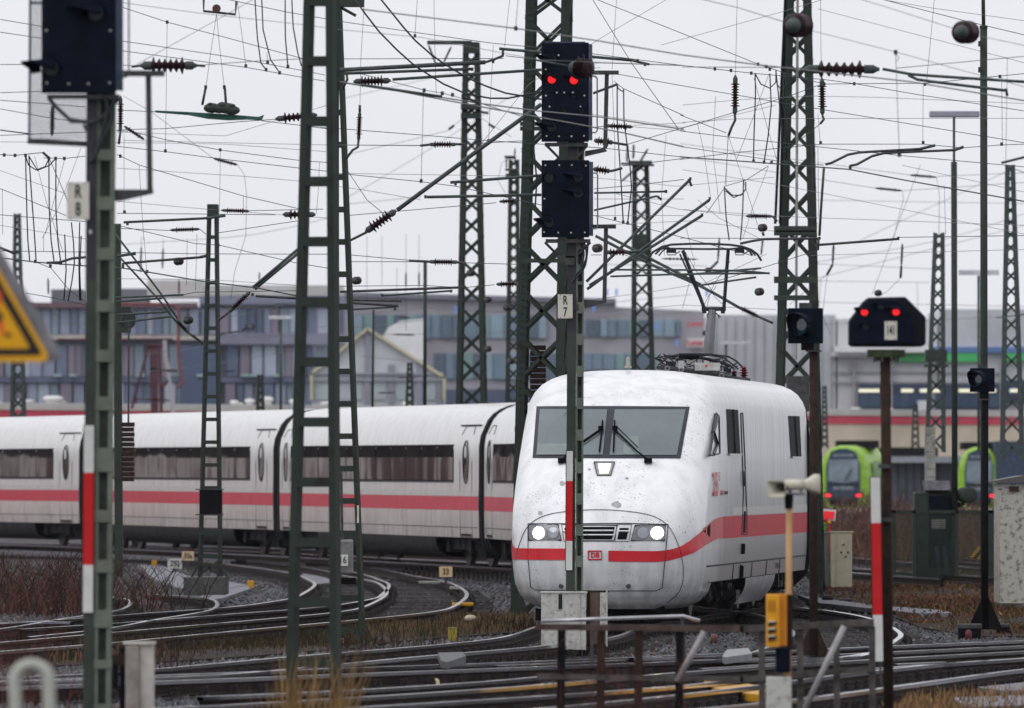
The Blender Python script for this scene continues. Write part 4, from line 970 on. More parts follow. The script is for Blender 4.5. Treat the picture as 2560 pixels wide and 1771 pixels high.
for x, y in ((1379, 148), (1379, 318)):
    obj('lens', MB().tube_at([(P(x, y, Y7 - .2), .06), (P(x, y, Y7 - .16), .064)], Vector((0, 1, 0)), 18), M_deadlens, h1); hood(h1, x, y, Y7 - .17, .078, .24)
for x, y in ((1434, 240), (1453, 277), (1412, 275)):
    obj('lens', MB().tube_at([(P(x, y, Y7 - .18), .025), (P(x, y, Y7 - .16), .03)], Vector((0, 1, 0)), 12), M_deadlens, h1); hood(h1, x, y, Y7 - .17, .034, .07)
q = lambda l, ox, oy, k=.188: [(ox + a * k, oy + b * k) for a, b in l]
screw(h1, q([(133, 850), (643, 848), (180, 995), (277, 808), (375, 808), (490, 808), (592, 995), (140, 1387), (305, 1390), (473, 1390), (638, 1385), (300, 313), (130, 500), (640, 500)], 1340, 80), Y7 - .173)
h2 = head(t7, 1354, 1473, 1483, 401, 594, Y7)
for x, y in ((1446, 444), (1446, 484), (1373, 556), (1373, 446)):
    obj('lens', MB().tube_at([(P(x, y, Y7 - .2), .06), (P(x, y, Y7 - .16), .064)], Vector((0, 1, 0)), 18), M_deadlens, h2); hood(h2, x, y, Y7 - .17, .078, .24 if x > 1380 or y > 500 else .05)
screw(h2, q([(338, 180), (522, 178), (690, 178), (875, 185), (325, 625), (320, 1068), (509, 1075), (678, 1077), (862, 1073)], 1300, 380), Y7 - .173)
fr = MB()
for a, b, c_, d_ in ((1482, 182, 1547, 182), (1482, 567, 1540, 567)):
    obj('lamp_tray', MB().box(P((a + c_) / 2, b, Y7 + .02), ((c_ - a) / s7, .14, .05)), M_dsteel, t7)
for x, y0, y1 in ((1516, 187, 372), (1514, 572, 757)): obj('bracket_post', MB().bar(P(x + 1, y0, Y7 + .02), P(x - 3, y1, Y7 + .02), .055, .05), M_dsteel, t7)
obj('support_arm', MB().poly([P(1462, 378, Y7), P(1512, 370, Y7), P(1518, 379, Y7), P(1462, 392, Y7)], (0, .05, 0)), M_dsteel, t7)
obj('support_arm', MB().poly([P(1460, 750, Y7), P(1516, 752, Y7), P(1516, 757, Y7), P(1462, 772, Y7)], (0, .05, 0)), M_dsteel, t7)
for x0, y0, y1 in ((1483, 191, 332), (1484, 433, 572)): obj('grab_rail', MB().tube([P(x0 - 4, y0, Y7 - .08), P(x0 + 6, y0, Y7 - .08), P(x0 + 10, y0 + 5, Y7 - .08), P(x0 + 10, y1 - 5, Y7 - .08), P(x0 + 6, y1, Y7 - .08), P(x0 - 4, y1, Y7 - .08)], .011, 6), M_steel, t7)
obj('carrier_beam', MB().bar(P(1362, 362, Y7 - .1), P(1470, 362, Y7 - .1), .05, .06), M_dsteel, t7)
obj('carrier_beam', MB().bar(P(1364, 603, Y7 - .1), P(1476, 603, Y7 - .1), .05, .06), M_dsteel, t7)
for a, b in (((1366, 364), (1400, 398)), ((1468, 364), (1440, 398)), ((1362, 606), (1392, 636)), ((1476, 606), (1446, 636))): obj('diagonal_stay', MB().tube([P(*a, Y7 - .05), P(*b, Y7 - .05)], .018, 5), M_dsteel, t7)
obj('clamp', MB().box(P(1413, 642, Y7 - .02), (.28, .12, .03)).box(P(1425, 652, Y7 - .02), (.12, .12, .12)), M_dsteel, t7)
for pts in (((1461, 606), (1466, 640), (1455, 670), (1438, 690), (1430, 706)), ((1470, 608), (1466, 650), (1458, 674), (1430, 706)), ((1452, 606), (1460, 636), (1452, 668))): obj('cable', MB().tube(smoothpath([P(x, y, Y7 - .1) for x, y in pts], .03), .013, 5), M_cable, t7)
obj('conduit', MB().tube([P(1331, 240, Y7 + .3), P(1335, 380, Y7 + .3), P(1342, 450, Y7 + .3), P(1338, 520, Y7 + .3)], .012, 5), M_cable, t7)
number_plate(t7, (1413, 766.5), 37, 60, ['R', '7'], Y7 - .1, 32, 29)
obj('plate_arm', MB().bar(P(1425, 768, Y7 - .05), P(1446, 768, Y7 - .05), .07, .02), M_dsteel, t7)
ranging_board(t7, 1416.5, 16, 1128, 1203, 1353, 1426, Y7, lean=-2)
def relay_box(x0, x1, y0, y1, Y, label, m=M_cabinet, slot=None, side=None, dep=.35, cat='cabinet', back=None):
    s = F / Y; root = thing('equipment_cabinet', P((x0 + x1) / 2, y1, Y), label, cat)
    obj('housing', MB().box(P((x0 + x1) / 2, (y0 + y1) / 2, Y + dep / 2), ((x1 - x0) / s, dep, (y1 - y0) / s)), m, root, bevel=.008)
    obj('lid', MB().box(P((x0 + x1) / 2 + 1, y0 - 1, Y + dep / 2), ((x1 - x0 + 5) / s, dep + .03, .02)), m, root)
    if slot: obj('slot', MB().box(P((slot[0] + slot[1]) / 2, (slot[2] + slot[3]) / 2, Y - .002), ((slot[1] - slot[0]) / s, .01, (slot[3] - slot[2]) / s)), M_ink, root); obj('slot_rim', MB().tube([P(a, b, Y - .004) for a, b in ((slot[0] - 1, slot[2]), (slot[0] - 1, slot[3] + 1), (slot[1] + 1, slot[3] + 1), (slot[1] + 1, slot[2]))], .006, 4), M_white, root)
    if side: obj('door_edge', MB().bar(P(side, y0, Y - .01), P(side, y1, Y - .01), .02, .02), m, root)
    return root
b1 = relay_box(1353, 1465, 1482, 1625, Y7 - .45, 'speckled white cabinet with a black slot at the foot of the R 7 post', slot=(1396, 1406, 1486, 1523), side=1448)
for x in (1362, 1440): obj('foot', MB().box(P(x, 1630, Y7 - .3), (.07, .2, .05)), M_dsteel, b1)
b2 = relay_box(1467, 1519, 1480, 1618, Y7 - .3, 'open-sided smaller cabinet with brown inside, right of the slotted white cabinet', m=M_rust)
obj('side_panel', MB().box(P(1509, 1546, Y7 - .33), (19 / s7, .03, 128 / s7)), M_cabinet, b2); obj('side_panel', MB().box(P(1517, 1546, Y7 - .35), (3.5 / s7, .05, 140 / s7)), M_cabinet, b2)
obj('inner_panel', MB().box(P(1486, 1546, Y7 - .32), (22 / s7, .02, 128 / s7)), mat('brown_inner_panel', (.11, .07, .055), .7, var=.3), b2)

# R 8 signal
Y8 = 73.6; s8 = F / Y8
t8 = thing('railway_signal', P(250, 1870, Y8), 'near dark blue signal head at top left on a post with R 8 plate', 'railway signal')
channel_post(t8, ((200, 217, 243, 290), (1880, 205, 236, 274)), Y8, [(374, 401), (492, 525), (620, 650), (750, 780), (875, 905), (992, 1026), (1120, 1180), (1276, 1306), (1400, 1432), (1525, 1570), (1650, 1672), (1760, 1800)], dark_to=700)
for a, b, dx in ((1026, 1120, 0), (1180, 1276, 0), (1306, 1400, 0)): pass
h8 = head(t8, 104, 290, 307, -190, 233, Y8)
for x, y in ((240, 34), (128, 172), (128, -80), (240, -60)):
    obj('lens', MB().tube_at([(P(x, y, Y8 - .2), .06), (P(x, y, Y8 - .16), .064)], Vector((0, 1, 0)), 18), M_deadlens, h8); hood(h8, x, y, Y8 - .17, .09, .28)
screw(h8, [(116, 77), (276, 77), (117, 208), (172, 210), (221, 210), (274, 208)], Y8 - .173, .012, mat('dull_bolt', (.35, .34, .3), .4))
ms = thing('mesh_screen', P(145, 360, Y8 + .3), 'wire mesh climbing screen behind the near blue signal head, top left', 'screen')
for a, b in (((76, -60), (73, 350)), ((73, 8), (290, 12))): obj('frame_bar', MB().bar(P(*a, Y8 + .3), P(*b, Y8 + .3), .02, .02), mat('blue_grey_frame', (.06, .075, .12), .5), ms)
obj('frame_bar', MB().bar(P(69, 353, Y8 + .3), P(288, 364, Y8 + .3), .045, .05), M_dsteel, ms)
mg = MB()
for x in np.arange(78, 216, 3.4): mg.bar(P(x, -10, Y8 + .3), P(x, 350, Y8 + .3), .0026, .003)
for y in np.arange(-6, 350, 5.2): mg.bar(P(75, y, Y8 + .3), P(215, y, Y8 + .3), .0042, .003)
obj('wire_mesh', mg, M_galv, ms, kind='stuff')
obj('lamp_tray', MB().box(P(360, 184, Y8), (102 / s8, .14, .045)), M_dsteel, t8)
obj('bracket_post', MB().bar(P(371, 190, Y8), P(375, 484, Y8), .046, .05), M_dsteel, t8)
obj('support_arm', MB().poly([P(288, 474, Y8), P(383, 474, Y8), P(383, 484, Y8), P(300, 503, Y8), P(288, 503, Y8)], (0, .05, 0)), M_dsteel, t8)
obj('grab_rail', MB().tube([P(322, -20, Y8 - .06), P(322, 180, Y8 - .06), P(316, 192, Y8 - .06), P(304, 195, Y8 - .06)], .008, 6), M_dsteel, t8)
obj('carrier_beam', MB().bar(P(118, 242, Y8 - .1), P(300, 242, Y8 - .1), .035, .05), M_dsteel, t8)
for pts in (((122, 246), (140, 268), (175, 300), (215, 305)), ((300, 244), (270, 280), (245, 300), (215, 305))): obj('cable_guide', MB().tube([P(x, y, Y8 - .05) for x, y in pts], .017, 5), M_dsteel, t8)
obj('clamp', MB().box(P(205, 304, Y8 - .05), (.2, .06, .03)).add([P(205, 312, Y8 - .06), P(222, 345, Y8 - .06), P(222, 312, Y8 - .06)], [(0, 1, 2)]), M_dsteel, t8)
for pts in (((262, 240), (268, 270), (262, 310), (245, 370), (232, 400)), ((285, 245), (282, 290), (262, 340), (240, 385), (228, 405))): obj('cable', MB().tube(smoothpath([P(x, y, Y8 - .12) for x, y in pts], .03), .016, 6), M_cable, t8)
obj('cable_entry', MB().ball(P(230, 395, Y8 - .08), (.03, .03, .05), 8, 6), M_cable, t8)
number_plate(t8, (195, 502.5), 56, 94, ['R', '8'], Y8 - .1, 48, 44)
ranging_board(t8, 210, 25, 1064, 1182, 1413, 1532, Y8, lean=-3)
obj('post_label', MB().box(P(226, 580, Y8 - .06), (.02, .01, .03)), M_white, t8)

# three-lamp shunting signal 141
Y1 = 85.0; s1 = F / Y1
t1 = thing('shunting_signal', P(2225, 1790, Y1), 'black octagonal signal with two red lamps and plate 141 on a brown mast', 'railway signal')
o3 = [(2040 + a * .2694, 700 + b * .2694) for a, b in ((305, 380), (435, 205), (480, 165), (830, 157), (1020, 345), (1020, 598), (985, 620), (330, 620), (305, 598))]
obj('signal_body', MB().poly([P(x, y, Y1) for x, y in o3], (0, .28, 0)), mat('glossy_black_body', (.003, .0035, .008), .35, var=.3, spec=.15), t1, bevel=.015)
fr3 = [(2040 + a * .2694, 700 + b * .2694) for a, b in ((325, 390), (445, 225), (490, 185), (760, 185), (900, 350), (905, 590), (340, 600))]
obj('front_plate', MB().poly([P(x, y, Y1 - .05) for x, y in fr3], (0, .045, 0)), M_navy, t1, bevel=.008)
for a, b in ((450, 300), (742, 298)):
    x, y = 2040 + a * .2694, 700 + b * .2694
    obj('red_lamp', MB().tube_at([(P(x, y, Y1 - .075), .026), (P(x, y, Y1 - .05), .034)], Vector((0, 1, 0)), 18), M_redlamp, t1); hood(t1, x - 1, y - 2, Y1 - .05, .05, .1, dirx=-.9)
for a, b in ((460, 435), (600, 250)):
    x, y = 2040 + a * .2694, 700 + b * .2694
    obj('lens', MB().tube_at([(P(x, y, Y1 - .065), .028), (P(x, y, Y1 - .05), .034)], Vector((0, 1, 0)), 14), M_deadlens, t1); hood(t1, x - 1, y - 1, Y1 - .05, .045, .06)
number_plate(t1, (2227, 827), 31, 47, ['141'], Y1 - .06, 34, 0)
obj('mounting_bracket', MB().box(P(2215, 884, Y1 + .12), (.36, .2, .07)).box(P(2195, 893, Y1 + .1), (.06, .1, .08)).box(P(2240, 893, Y1 + .1), (.06, .1, .08)), mat('mossy_bracket', (.04, .06, .025), .7, var=.5, scale=14), t1)
for x in (2186, 2206, 2228, 2240): obj('bracket_bolt', MB().tube([P(x, 894, Y1), P(x, 906, Y1)], .012, 6), M_dsteel, t1)
obj('mast', MB().tube([P(2213, 893, Y1 + .12), P(2222, 1830, Y1 + .12)], .05, 12), M_rust, t1, smooth=True)
for y in (1166, 1300): obj('strap', MB().box(P(2213, y, Y1 + .05), (.13, .05, .04)), M_dsteel, t1)
ranging_board(t1, 2176, 24, 1194, 1308, 1538, 1654, Y1, lean=8)
obj('board_stay', MB().tube([P(2200, 1654, Y1), P(2204, 1720, Y1)], .012, 5), M_dsteel, t1)

def lens_signal(x0, x1, y0, y1, Y, mast, base, label, r, mcol):
    s = F / Y; root = thing('railway_signal', P(*base, Y), label, 'railway signal'); cx, cy = (x0 + x1) / 2, (y0 + y1) / 2
    obj('housing', MB().box(P(cx + 3, cy, Y + .1), ((x1 - x0) / s, .2, (y1 - y0) / s)), M_navy, root, bevel=.006)
    obj('top_block', MB().box(P(cx + 3, y0 - (y1 - y0) * .07, Y + .1), ((x1 - x0) * .36 / s, .14, (y1 - y0) * .16 / s)), M_dsteel, root)
    obj('neck', MB().box(P(cx + 8, y1 + 8, Y + .1), ((x1 - x0) * .35 / s, .14, 18 / s)), M_black, root)
    c = P(cx - 3, cy - 3, Y); d = Vector((-.52, -.83, .0)).normalized(); mb = MB(); rows = []
    u = Vector((-d.y, d.x, 0)).normalized()
    for k in range(4):
        rows.append([c + u * math.cos(a) * r + Vector((0, 0, math.sin(a) * r)) + d * (k / 3) * .26 * (.55 + .45 * max(0, math.sin(a))) for a in [2 * math.pi * j / 26 for j in range(27)]])
    h = obj('tubular_hood', MB().grid(rows), M_navy, root, smooth=True); so_ = h.modifiers.new('thickness', 'SOLIDIFY'); so_.thickness = .008
    obj('lens', MB().tube_at([(c + d * .04, r * .5), (c + d * .03, r * .96), (c, r * .97)], d, 24), mat('teal_lens', (.006, .05, .07), .12, var=.2, spec=1), root)
    top = P(mast[0], y1 + 16, Y + .1); obj('flange', MB().lathe(P(mast[0], y1 + 21, Y + .1), P(mast[0], y1 + 16, Y + .1), [(0, mast[1] * 1.9), (.02, mast[1] * 1.9)], 12), M_dsteel, root)
    obj('mast', MB().tube([top, P(base[0], base[1], Y + .1)], mast[1], 10), mcol, root, smooth=True)
    b = P(base[0], base[1], Y + .1)
    for sg in (-1, 1): obj('base_gusset', MB().add([b + Vector((sg * .03, -.01, 0)), b + Vector((sg * .26, -.01, 0)), b + Vector((sg * .04, -.01, .5)), b + Vector((sg * .03, .02, 0)), b + Vector((sg * .26, .02, 0)), b + Vector((sg * .04, .02, .5))], [(0, 1, 2), (3, 5, 4), (0, 2, 5, 3), (1, 4, 5, 2), (0, 3, 4, 1)]), mcol, root)
    return root
lens_signal(1967, 2054, 771, 859, 108, (2034, .054), (2034, 1665), 'square signal with unlit teal lens and tubular hood on a rusty brown post', .145, M_rust)
lens_signal(2422, 2483, 921, 980, 132, (2463, .05), (2463, 1574), 'smaller unlit teal lens signal on a black post below the tall plain pole', .125, M_black)

# loudspeakers and telephone
YS = 78.0; ss = F / YS
ts = thing('loudspeaker_pole', P(1948, 1790, YS), 'tan pole with two cream horn loudspeakers, concrete foot and no door', 'loudspeaker')
ts['label'] = 'tan pole carrying two cream horn loudspeakers in front of the train flank'
obj('pole', MB().tube([P(1973, 1262, YS), P(1972, 1500, YS), P(1968, 1800, YS)], [.028, .03, .035], 10), mat('tan_pole', (.45, .27, .12), .6, var=.15, scale=3), ts, smooth=True)
obj('sleeve', MB().tube([P(1972, 1236, YS), P(1972, 1272, YS)], [.042, .036], 10), M_black, ts)
obj('bracket', MB().box(P(1985, 1236, YS), (.2, .05, .025)).bar(P(1974, 1238, YS), P(1978, 1215, YS), .03).box(P(2003, 1222, YS), (.03, .03, .1)), M_steel, ts)
def horn(c, d, w, h, L, inner):
    d = Vector(d).normalized(); u = d.cross(Vector((0, 0, 1))).normalized(); v = u.cross(d); c = Vector(c); mb = MB(); rows = []
    for t in (0, .35, .7, 1):
        ww, hh = w * (.28 + .72 * t ** 1.6), h * (.28 + .72 * t ** 1.6)
        rw = [c + d * L * t + u * a * ww + v * b * hh for a, b in ((-1, -.75), (-.8, -1), (.8, -1), (1, -.75), (1, .75), (.8, 1), (-.8, 1), (-1, .75), (-1, -.75))]; rows.append(rw)
    o = obj('horn', mb.grid(rows), mat('cream_horn', (.56, .53, .43), .45, var=.15, scale=8), ts, smooth=True); md = o.modifiers.new('thickness', 'SOLIDIFY'); md.thickness = .006
    obj('horn_throat', MB().ball(c + d * L * .5, .028, 8, 6), M_dsteel if inner else M_cream, o)
    obj('horn_inside', MB().add([c + d * L * .35 + u * a * w * .42 + v * b * h * .42 for a, b in ((-1, -1), (1, -1), (1, 1), (-1, 1))], [(0, 1, 2, 3)]), M_ink, o)
    obj('driver', MB().tube([c + d * .03, c - d * .12], [.045, .05], 12), mat('cream_horn', (.62, .56, .4)), o, smooth=True)
horn(P(1962, 1216, YS), (-.42, -.9, -.12), .085, .072, .2, True)
horn(P(2000, 1212, YS), (.9, .3, .02), .09, .085, .16, False)
tph = thing('telephone_box', P(1948, 1770, YS - .1), 'yellow trackside telephone box with slots on a white concrete post', 'telephone')
M_tel = mat('signal_yellow', (.72, .32, .01), .45, var=.12, scale=5)
obj('housing', MB().box(P(1932, 1552, YS - .1), (33 / ss, .16, 132 / ss)), M_tel, tph, bevel=.008)
obj('side_panel', MB().box(P(1957, 1550, YS - .05), (20 / ss, .12, 130 / ss)), mat('orange_side', (.6, .22, .01), .45, var=.12), tph, bevel=.006)
obj('back_plate', MB().box(P(1974, 1556, YS), (14 / ss, .1, 138 / ss)), M_rust, tph)
for y in (1560, 1578, 1596): obj('slot', MB().frame(P(1931, y, YS - .19), (.035, 0, .008), (0, .012, 0), (0, 0, .016)), M_ink, tph); obj('slot_lip', MB().box(P(1929, y - 6, YS - .195), (.06, .02, .012)), M_plate, tph)
for x in (1922, 1929, 1936): obj('louvre', MB().box(P(x, 1515, YS - .185), (.007, .01, .1)), mat('dark_amber', (.3, .13, .01), .5), tph)
obj('coupler_block', MB().box(P(1957, 1650, YS - .02), (.13, .14, .22)), M_navy, tph, bevel=.01)
obj('concrete_post', MB().box(P(1947, 1765, YS - .02), (62 / ss, .2, 145 / ss)), M_cabinet, tph, bevel=.01)

# railing
YR = 81.0; sr = F / YR
tr_ = thing('railing', P(1650, 1830, YR), 'rusty brown pipe railing across the bottom right foreground', 'railing')
M_railing = mat('dirty_railing_steel', (.11, .1, .095), .55, metal=.1, spec=.2, col2=(.03, .022, .02), scale=5, fac=(.35, .65))
def rp(gx, gy_, Y=YR): return P(850 + gx * .3759, 1171 + gy_ * .3759, Y)
def rq(gx, gy_, Y=YR): return P(1700 + gx * .3759, 1171 + gy_ * .3759, Y)
obj('top_rail', MB().bar(rp(1300, 1055), rq(420, 1068), .058, .05), mat('brown_rusty_rail', (.1, .07, .06), .6, col2=(.04, .025, .02), scale=6, spec=.2), tr_); obj('top_rail', MB().bar(rq(400, 1070), rq(1290, 1024, YR), .06, .05), M_railing, tr_)
obj('lower_rail', MB().bar(rp(1305, 1385), rq(420, 1405), .05, .04), M_railing, tr_); obj('lower_rail', MB().bar(rq(400, 1408), rq(1300, 1335), .055, .04), M_railing, tr_)
for a, m in ((1475, M_black), (1740, M_rust), (1990, M_rust), (2262, M_black)): obj('post', MB().bar(rp(a, 1075, YR + .03), rp(a - 10, 1760, YR + .03), .075, .06), m, tr_)
for a in (542, 797, 1040, 1277): obj('post', MB().bar(rq(a, 1050, YR + .03), rq(a + 5, 1760, YR + .03), .058, .05), M_railing, tr_)
for a, b in (((160, 1085), (-20, 1420)), ((1092, 1050), (830, 1600))): obj('stay_pipe', MB().tube([rq(*a, YR - .1), rq(b[0], b[1], YR - .1)], .028, 8), mat('pale_stay_pipe', (.32, .3, .3), .5, var=.15), tr_, smooth=True)
for a in (120, 640, 1065): obj('bolt', MB().ball(rq(a, 1060 - max(0, a - 400) * .035, YR - .03), .014, 6, 4), M_dsteel, tr_)
for a in (820, 1250): obj('bolt', MB().ball(rq(a, 1355, YR - .03), .014, 6, 4), M_dsteel, tr_)
t = thing('handrail', P(1354, 1560, 96), 'thin pale handrail crossing in front of the slotted cabinet and the train underside', 'railing')
obj('rail_pipe', MB().tube([P(1354, 1553, 96), P(1500, 1548, 96), P(1708, 1541, 96), P(1750, 1553, 96)], .022, 8), mat('wet_pale_rail', (.4, .4, .42), .2, metal=.5, var=.2), t, smooth=True)
obj('support', MB().tube([P(1705, 1543, 96), P(1712, 1650, 96)], .02, 6), M_dsteel, t); obj('support', MB().tube([P(1480, 1549, 96), P(1480, 1660, 96)], .02, 6), M_dsteel, t)

# warning sign, bent pipe, concrete post at the left
Yt = 50.0; st_ = F / Yt
tw_ = thing('warning_sign', P(-30, 915, Yt), 'yellow triangular warning sign with black border cut by the left frame edge', 'warning sign')
def tri_pts(xr, yb, side, Y, dy=0, rc=14):
    h = side * .866; A = (xr, yb); B = (xr - side, yb); Cc = (xr - side / 2, yb - h); out = []
    for p, nx, pv in ((A, Cc, B), (Cc, B, A), (B, A, Cc)):
        p, nx, pv = Vector(p), Vector(nx), Vector(pv); a, b = p + (pv - p).normalized() * rc, p + (nx - p).normalized() * rc
        out += [a.lerp(b, 0), (a.lerp(b, .25) * .7 + p * .3), (a.lerp(b, .5) * .55 + p * .45), (a.lerp(b, .75) * .7 + p * .3), b]
    return [P(q_[0], q_[1], Y) for q_ in out]
obj('backing_plate', MB().poly(tri_pts(165, 905, 560, Yt + .1, rc=30), (0, .01, 0)), mat('grey_sign_back', (.22, .22, .25), .5), tw_)
obj('yellow_field', MB().poly(tri_pts(130, 905, 500, Yt, rc=26), (0, .02, 0)), mat('warning_yellow', (.72, .36, .005), .4, var=.06), tw_)
mb = MB(); A = tri_pts(108, 889, 452, Yt - .003, rc=12); B = tri_pts(76, 872, 388, Yt - .003, rc=8); n = len(A)
mb.add(A + B, [(i, (i + 1) % n, n + (i + 1) % n, n + i) for i in range(n)]); obj('black_border', mb, M_ink, tw_)
obj('red_bolt_symbol', MB().poly([P(x, y, Yt - .004) for x, y in ((-20, 700), (6, 740), (-4, 770), (14, 830), (8, 842), (-14, 800), (-8, 780), (-30, 740))], (0, .001, 0)), mat('orange_red_print', (.7, .12, .02), .5), tw_)
obj('black_symbol', MB().ball(P(-2, 792, Yt - .004), (.024, .002, .03), 8, 5).ball(P(20, 838, Yt - .004), (.02, .002, .014), 8, 5), mat('faded_black_print', (.12, .07, .01), .5), tw_)
obj('sign_post', MB().tube([P(-120, 2900, Yt + .1), P(-120, 500, Yt + .1)], .03, 8), M_steel, tw_)
t = thing('bent_pipe', P(60, 2200, 45), 'pale grey pipe bent into an arch at the bottom left corner', 'pipe')
obj('pipe', MB().tube([P(44, 2230, 45), P(40, 1780, 45)] + [P(79 - 42 * math.cos(a), 1700 - 38 * math.sin(a), 45) for a in [k * math.pi / 10 for k in range(11)]] + [P(124, 1780, 45), P(126, 2230, 45)], .032, 12), mat('pale_grey_pipe', (.42, .43, .38), .5, var=.12), t, smooth=True)
t = thing('concrete_post', P(350, 1860, 76), 'square pale concrete post with brown edge right of the R 8 mast foot', 'post')
obj('front_face', MB().box(P(332, 1760, 76), (34 / 289, .2, 290 / 289)), mat('mottled_concrete', (.36, .33, .31), .8, col2=(.2, .17, .15), scale=5, bump=.3), t, bevel=.01)
obj('side_face', MB().box(P(367, 1757, 76.04), (36 / 289, .2, 300 / 289)), mat('pale_concrete', (.5, .47, .43), .8, var=.2, scale=4, bump=.2), t, bevel=.01)
obj('cap', MB().box(P(349, 1608, 76.03), (80 / 289, .24, .02)), mat('pale_concrete', (.5, .47, .43)), t)
t = thing('hinge_post', P(298, 1860, 75.5), 'dark steel bracket post between the R 8 mast and the pale concrete post', 'post')
obj('upright', MB().bar(P(306, 1860, 75.5), P(306, 1618, 75.5), .045, .05), M_black, t); obj('arm', MB().bar(P(280, 1650, 75.4), P(310, 1650, 75.4), .09, .04), M_rust, t); obj('lower_block', MB().box(P(287, 1690, 75.4), (.07, .08, .2)), M_black, t)

# ------------------------------------------------------------------ trackside furniture
def small_box(name, x0, x1, y0, y1, label, cat, m, Y=None, dep=None, lid=None, base_z=-.2):
    Y = Y or F * (H - base_z) / (y1 - YH); s = F / Y; dep = dep or (x1 - x0) / s * .7
    t = thing(name, P((x0 + x1) / 2, y1, Y), label, cat)
    yl = y0 + (y1 - y0) * .3 if lid else y0
    obj('housing', MB().box(P((x0 + x1) / 2, (yl + y1) / 2, Y + dep / 2), ((x1 - x0) / s * .92, dep * .92, (y1 - yl) / s)), m, t, bevel=.01)
    if lid: obj('lid', MB().box(P((x0 + x1) / 2, (y0 + yl) / 2, Y + dep / 2), ((x1 - x0) / s, dep, (yl - y0) / s)), lid, t, bevel=.012)
    return t
small_box('junction_box', 1130, 1184, 1507, 1536, 'yellow-lidded box near the mossy verge left of the train nose', 'junction box', M_black, lid=M_yellow)
small_box('junction_box', 1017, 1053, 1441, 1454, 'smaller flat yellow-lidded box on the ballast beyond the curved rails', 'junction box', M_brown, lid=M_yellow)
small_box('junction_box', 1046, 1102, 1453, 1475, 'grey green switch machine box below the number 33 plate', 'junction box', M_dsteel, lid=M_conc)
small_box('junction_box', 2393, 2454, 1560, 1600, 'black domed box by the right hand rails, left of the signal foot', 'junction box', M_black, lid=M_dsteel)
small_box('junction_box', 2486, 2526, 1560, 1590, 'black lidded box in the grass right of the small signal foot', 'junction box', M_black, lid=M_dsteel)
small_box('junction_box', 2054, 2083, 1488, 1514, 'left one of two small black boxes behind the top railing', 'junction box', M_black, lid=M_dsteel)
small_box('junction_box', 2098, 2130, 1497, 1516, 'right one of two small black boxes, before the cream cabinets', 'junction box', M_black, lid=M_dsteel)
small_box('junction_box', 1124, 1150, 1466, 1494, 'dark two-tier box with pale cap between plate 33 and the train', 'junction box', M_rust, lid=M_conc)
t = small_box('marker_post', 1119, 1143, 1569, 1606, 'mossy yellow stub post in the grass below the yellow-lidded box', 'marker post', mat('mossy_yellow', (.42, .3, .04), .7, col2=(.12, .12, .03), scale=7, fac=(.35, .6)))
small_box('marker_post', 618, 635, 1452, 1472, 'little yellow marker post right of the dark concrete block', 'marker post', M_yellow)
small_box('marker_post', 379, 393, 1401, 1415, 'tiny yellow marker post behind the number 292 stone', 'marker post', M_yellow)
small_box('marker_post', 845, 860, 1596, 1620, 'orange yellow post at the foot of the slim ladder mast', 'marker post', M_yellow)
t = thing('stone', P(1176, 1550, 136), 'pale cream boulder behind the yellow stub post', 'stone'); obj('rock', MB().ball(P(1176, 1546, 136), (.1, .08, .055), 9, 6), mat('pale_stone', (.5, .42, .33), .8, var=.3, scale=12), t)
small_box('brick', 1139, 1160, 1542, 1552, 'orange brown brick left of the pale boulder', 'brick', M_brown)
def bollard(x, y0, y1, r, label, ms):
    Y = F * (H + .2) / (y1 - YH); s = F / Y; t = thing('marker_bollard', P(x, y1, Y), label, 'bollard', 'red and white clearance markers')
    h = (y1 - y0) / s; pr = [(0, r), (h * .6, r), (h * .82, r * .85), (h, r * .3)]
    obj('body', MB().lathe(P(x, y1, Y), P(x, y0, Y), pr, 14), ms[0], t, smooth=True)
    if len(ms) > 1:
        mb = MB(); c = P(x, y1, Y)
        rows = [[c + Vector((math.cos(a) * (rr + .003), math.sin(a) * (rr + .003), z_)) for a in [-math.pi / 2 + k * math.pi / 14 for k in range(10)]] for z_, rr in pr]
        obj('white_field', mb.grid(rows), ms[1], t, smooth=True)
    return t
bollard(1088, 1696, 1721, .048, 'red and cream striped bullet-shaped marker between the front tracks', (M_red, mat('cream_enamel', (.62, .5, .3), .4)))
bollard(966, 1649, 1662, .045, 'dull red dome marker farther left behind the striped one', (mat('dull_red', (.3, .03, .03), .5),))
bollard(507, 1546, 1563, .045, 'red brown capsule marker between the left hand curves', (mat('brick_red', (.25, .06, .045), .5),))
bollard(1785, 1585, 1610, .05, 'brown capsule marker right of the train front behind the railing', (mat('brick_brown', (.14, .05, .035), .5),))
bollard(2421, 1575, 1602, .05, 'dark red capsule marker in front of the black domed box', (mat('dark_red_cap', (.12, .02, .02), .5),))
def plate_on_stake(x0, x1, y0, y1, body, yb, label, m=M_plate, size=.8, stake=True):
    Y = F * (H + .2) / (yb - YH); s = F / Y; t = thing('number_sign', P((x0 + x1) / 2, yb, Y), label, 'sign')
    p = obj('plate', MB().box(P((x0 + x1) / 2, (y0 + y1) / 2, Y), ((x1 - x0) / s, .012, (y1 - y0) / s)), m, t, bevel=.003)
    text('lettering', body, P((x0 + x1) / 2, (y0 + y1) / 2, Y - .012), (y1 - y0) * size / s, M_ink, p, sx=.8, bold=.02)
    if stake: obj('stake', MB().box(P((x0 + x1) / 2, (y1 + yb) / 2, Y + .02), (.06, .03, (yb - y1) / s)), M_dsteel, t)
    return t
plate_on_stake(1098, 1131, 1417, 1443, '33', 1482, 'cream plate numbered 33 on a short stake', mat('cream_rusty_plate', (.6, .45, .27), .5, col2=(.45, .22, .07), scale=5, fac=(.2, .36)))
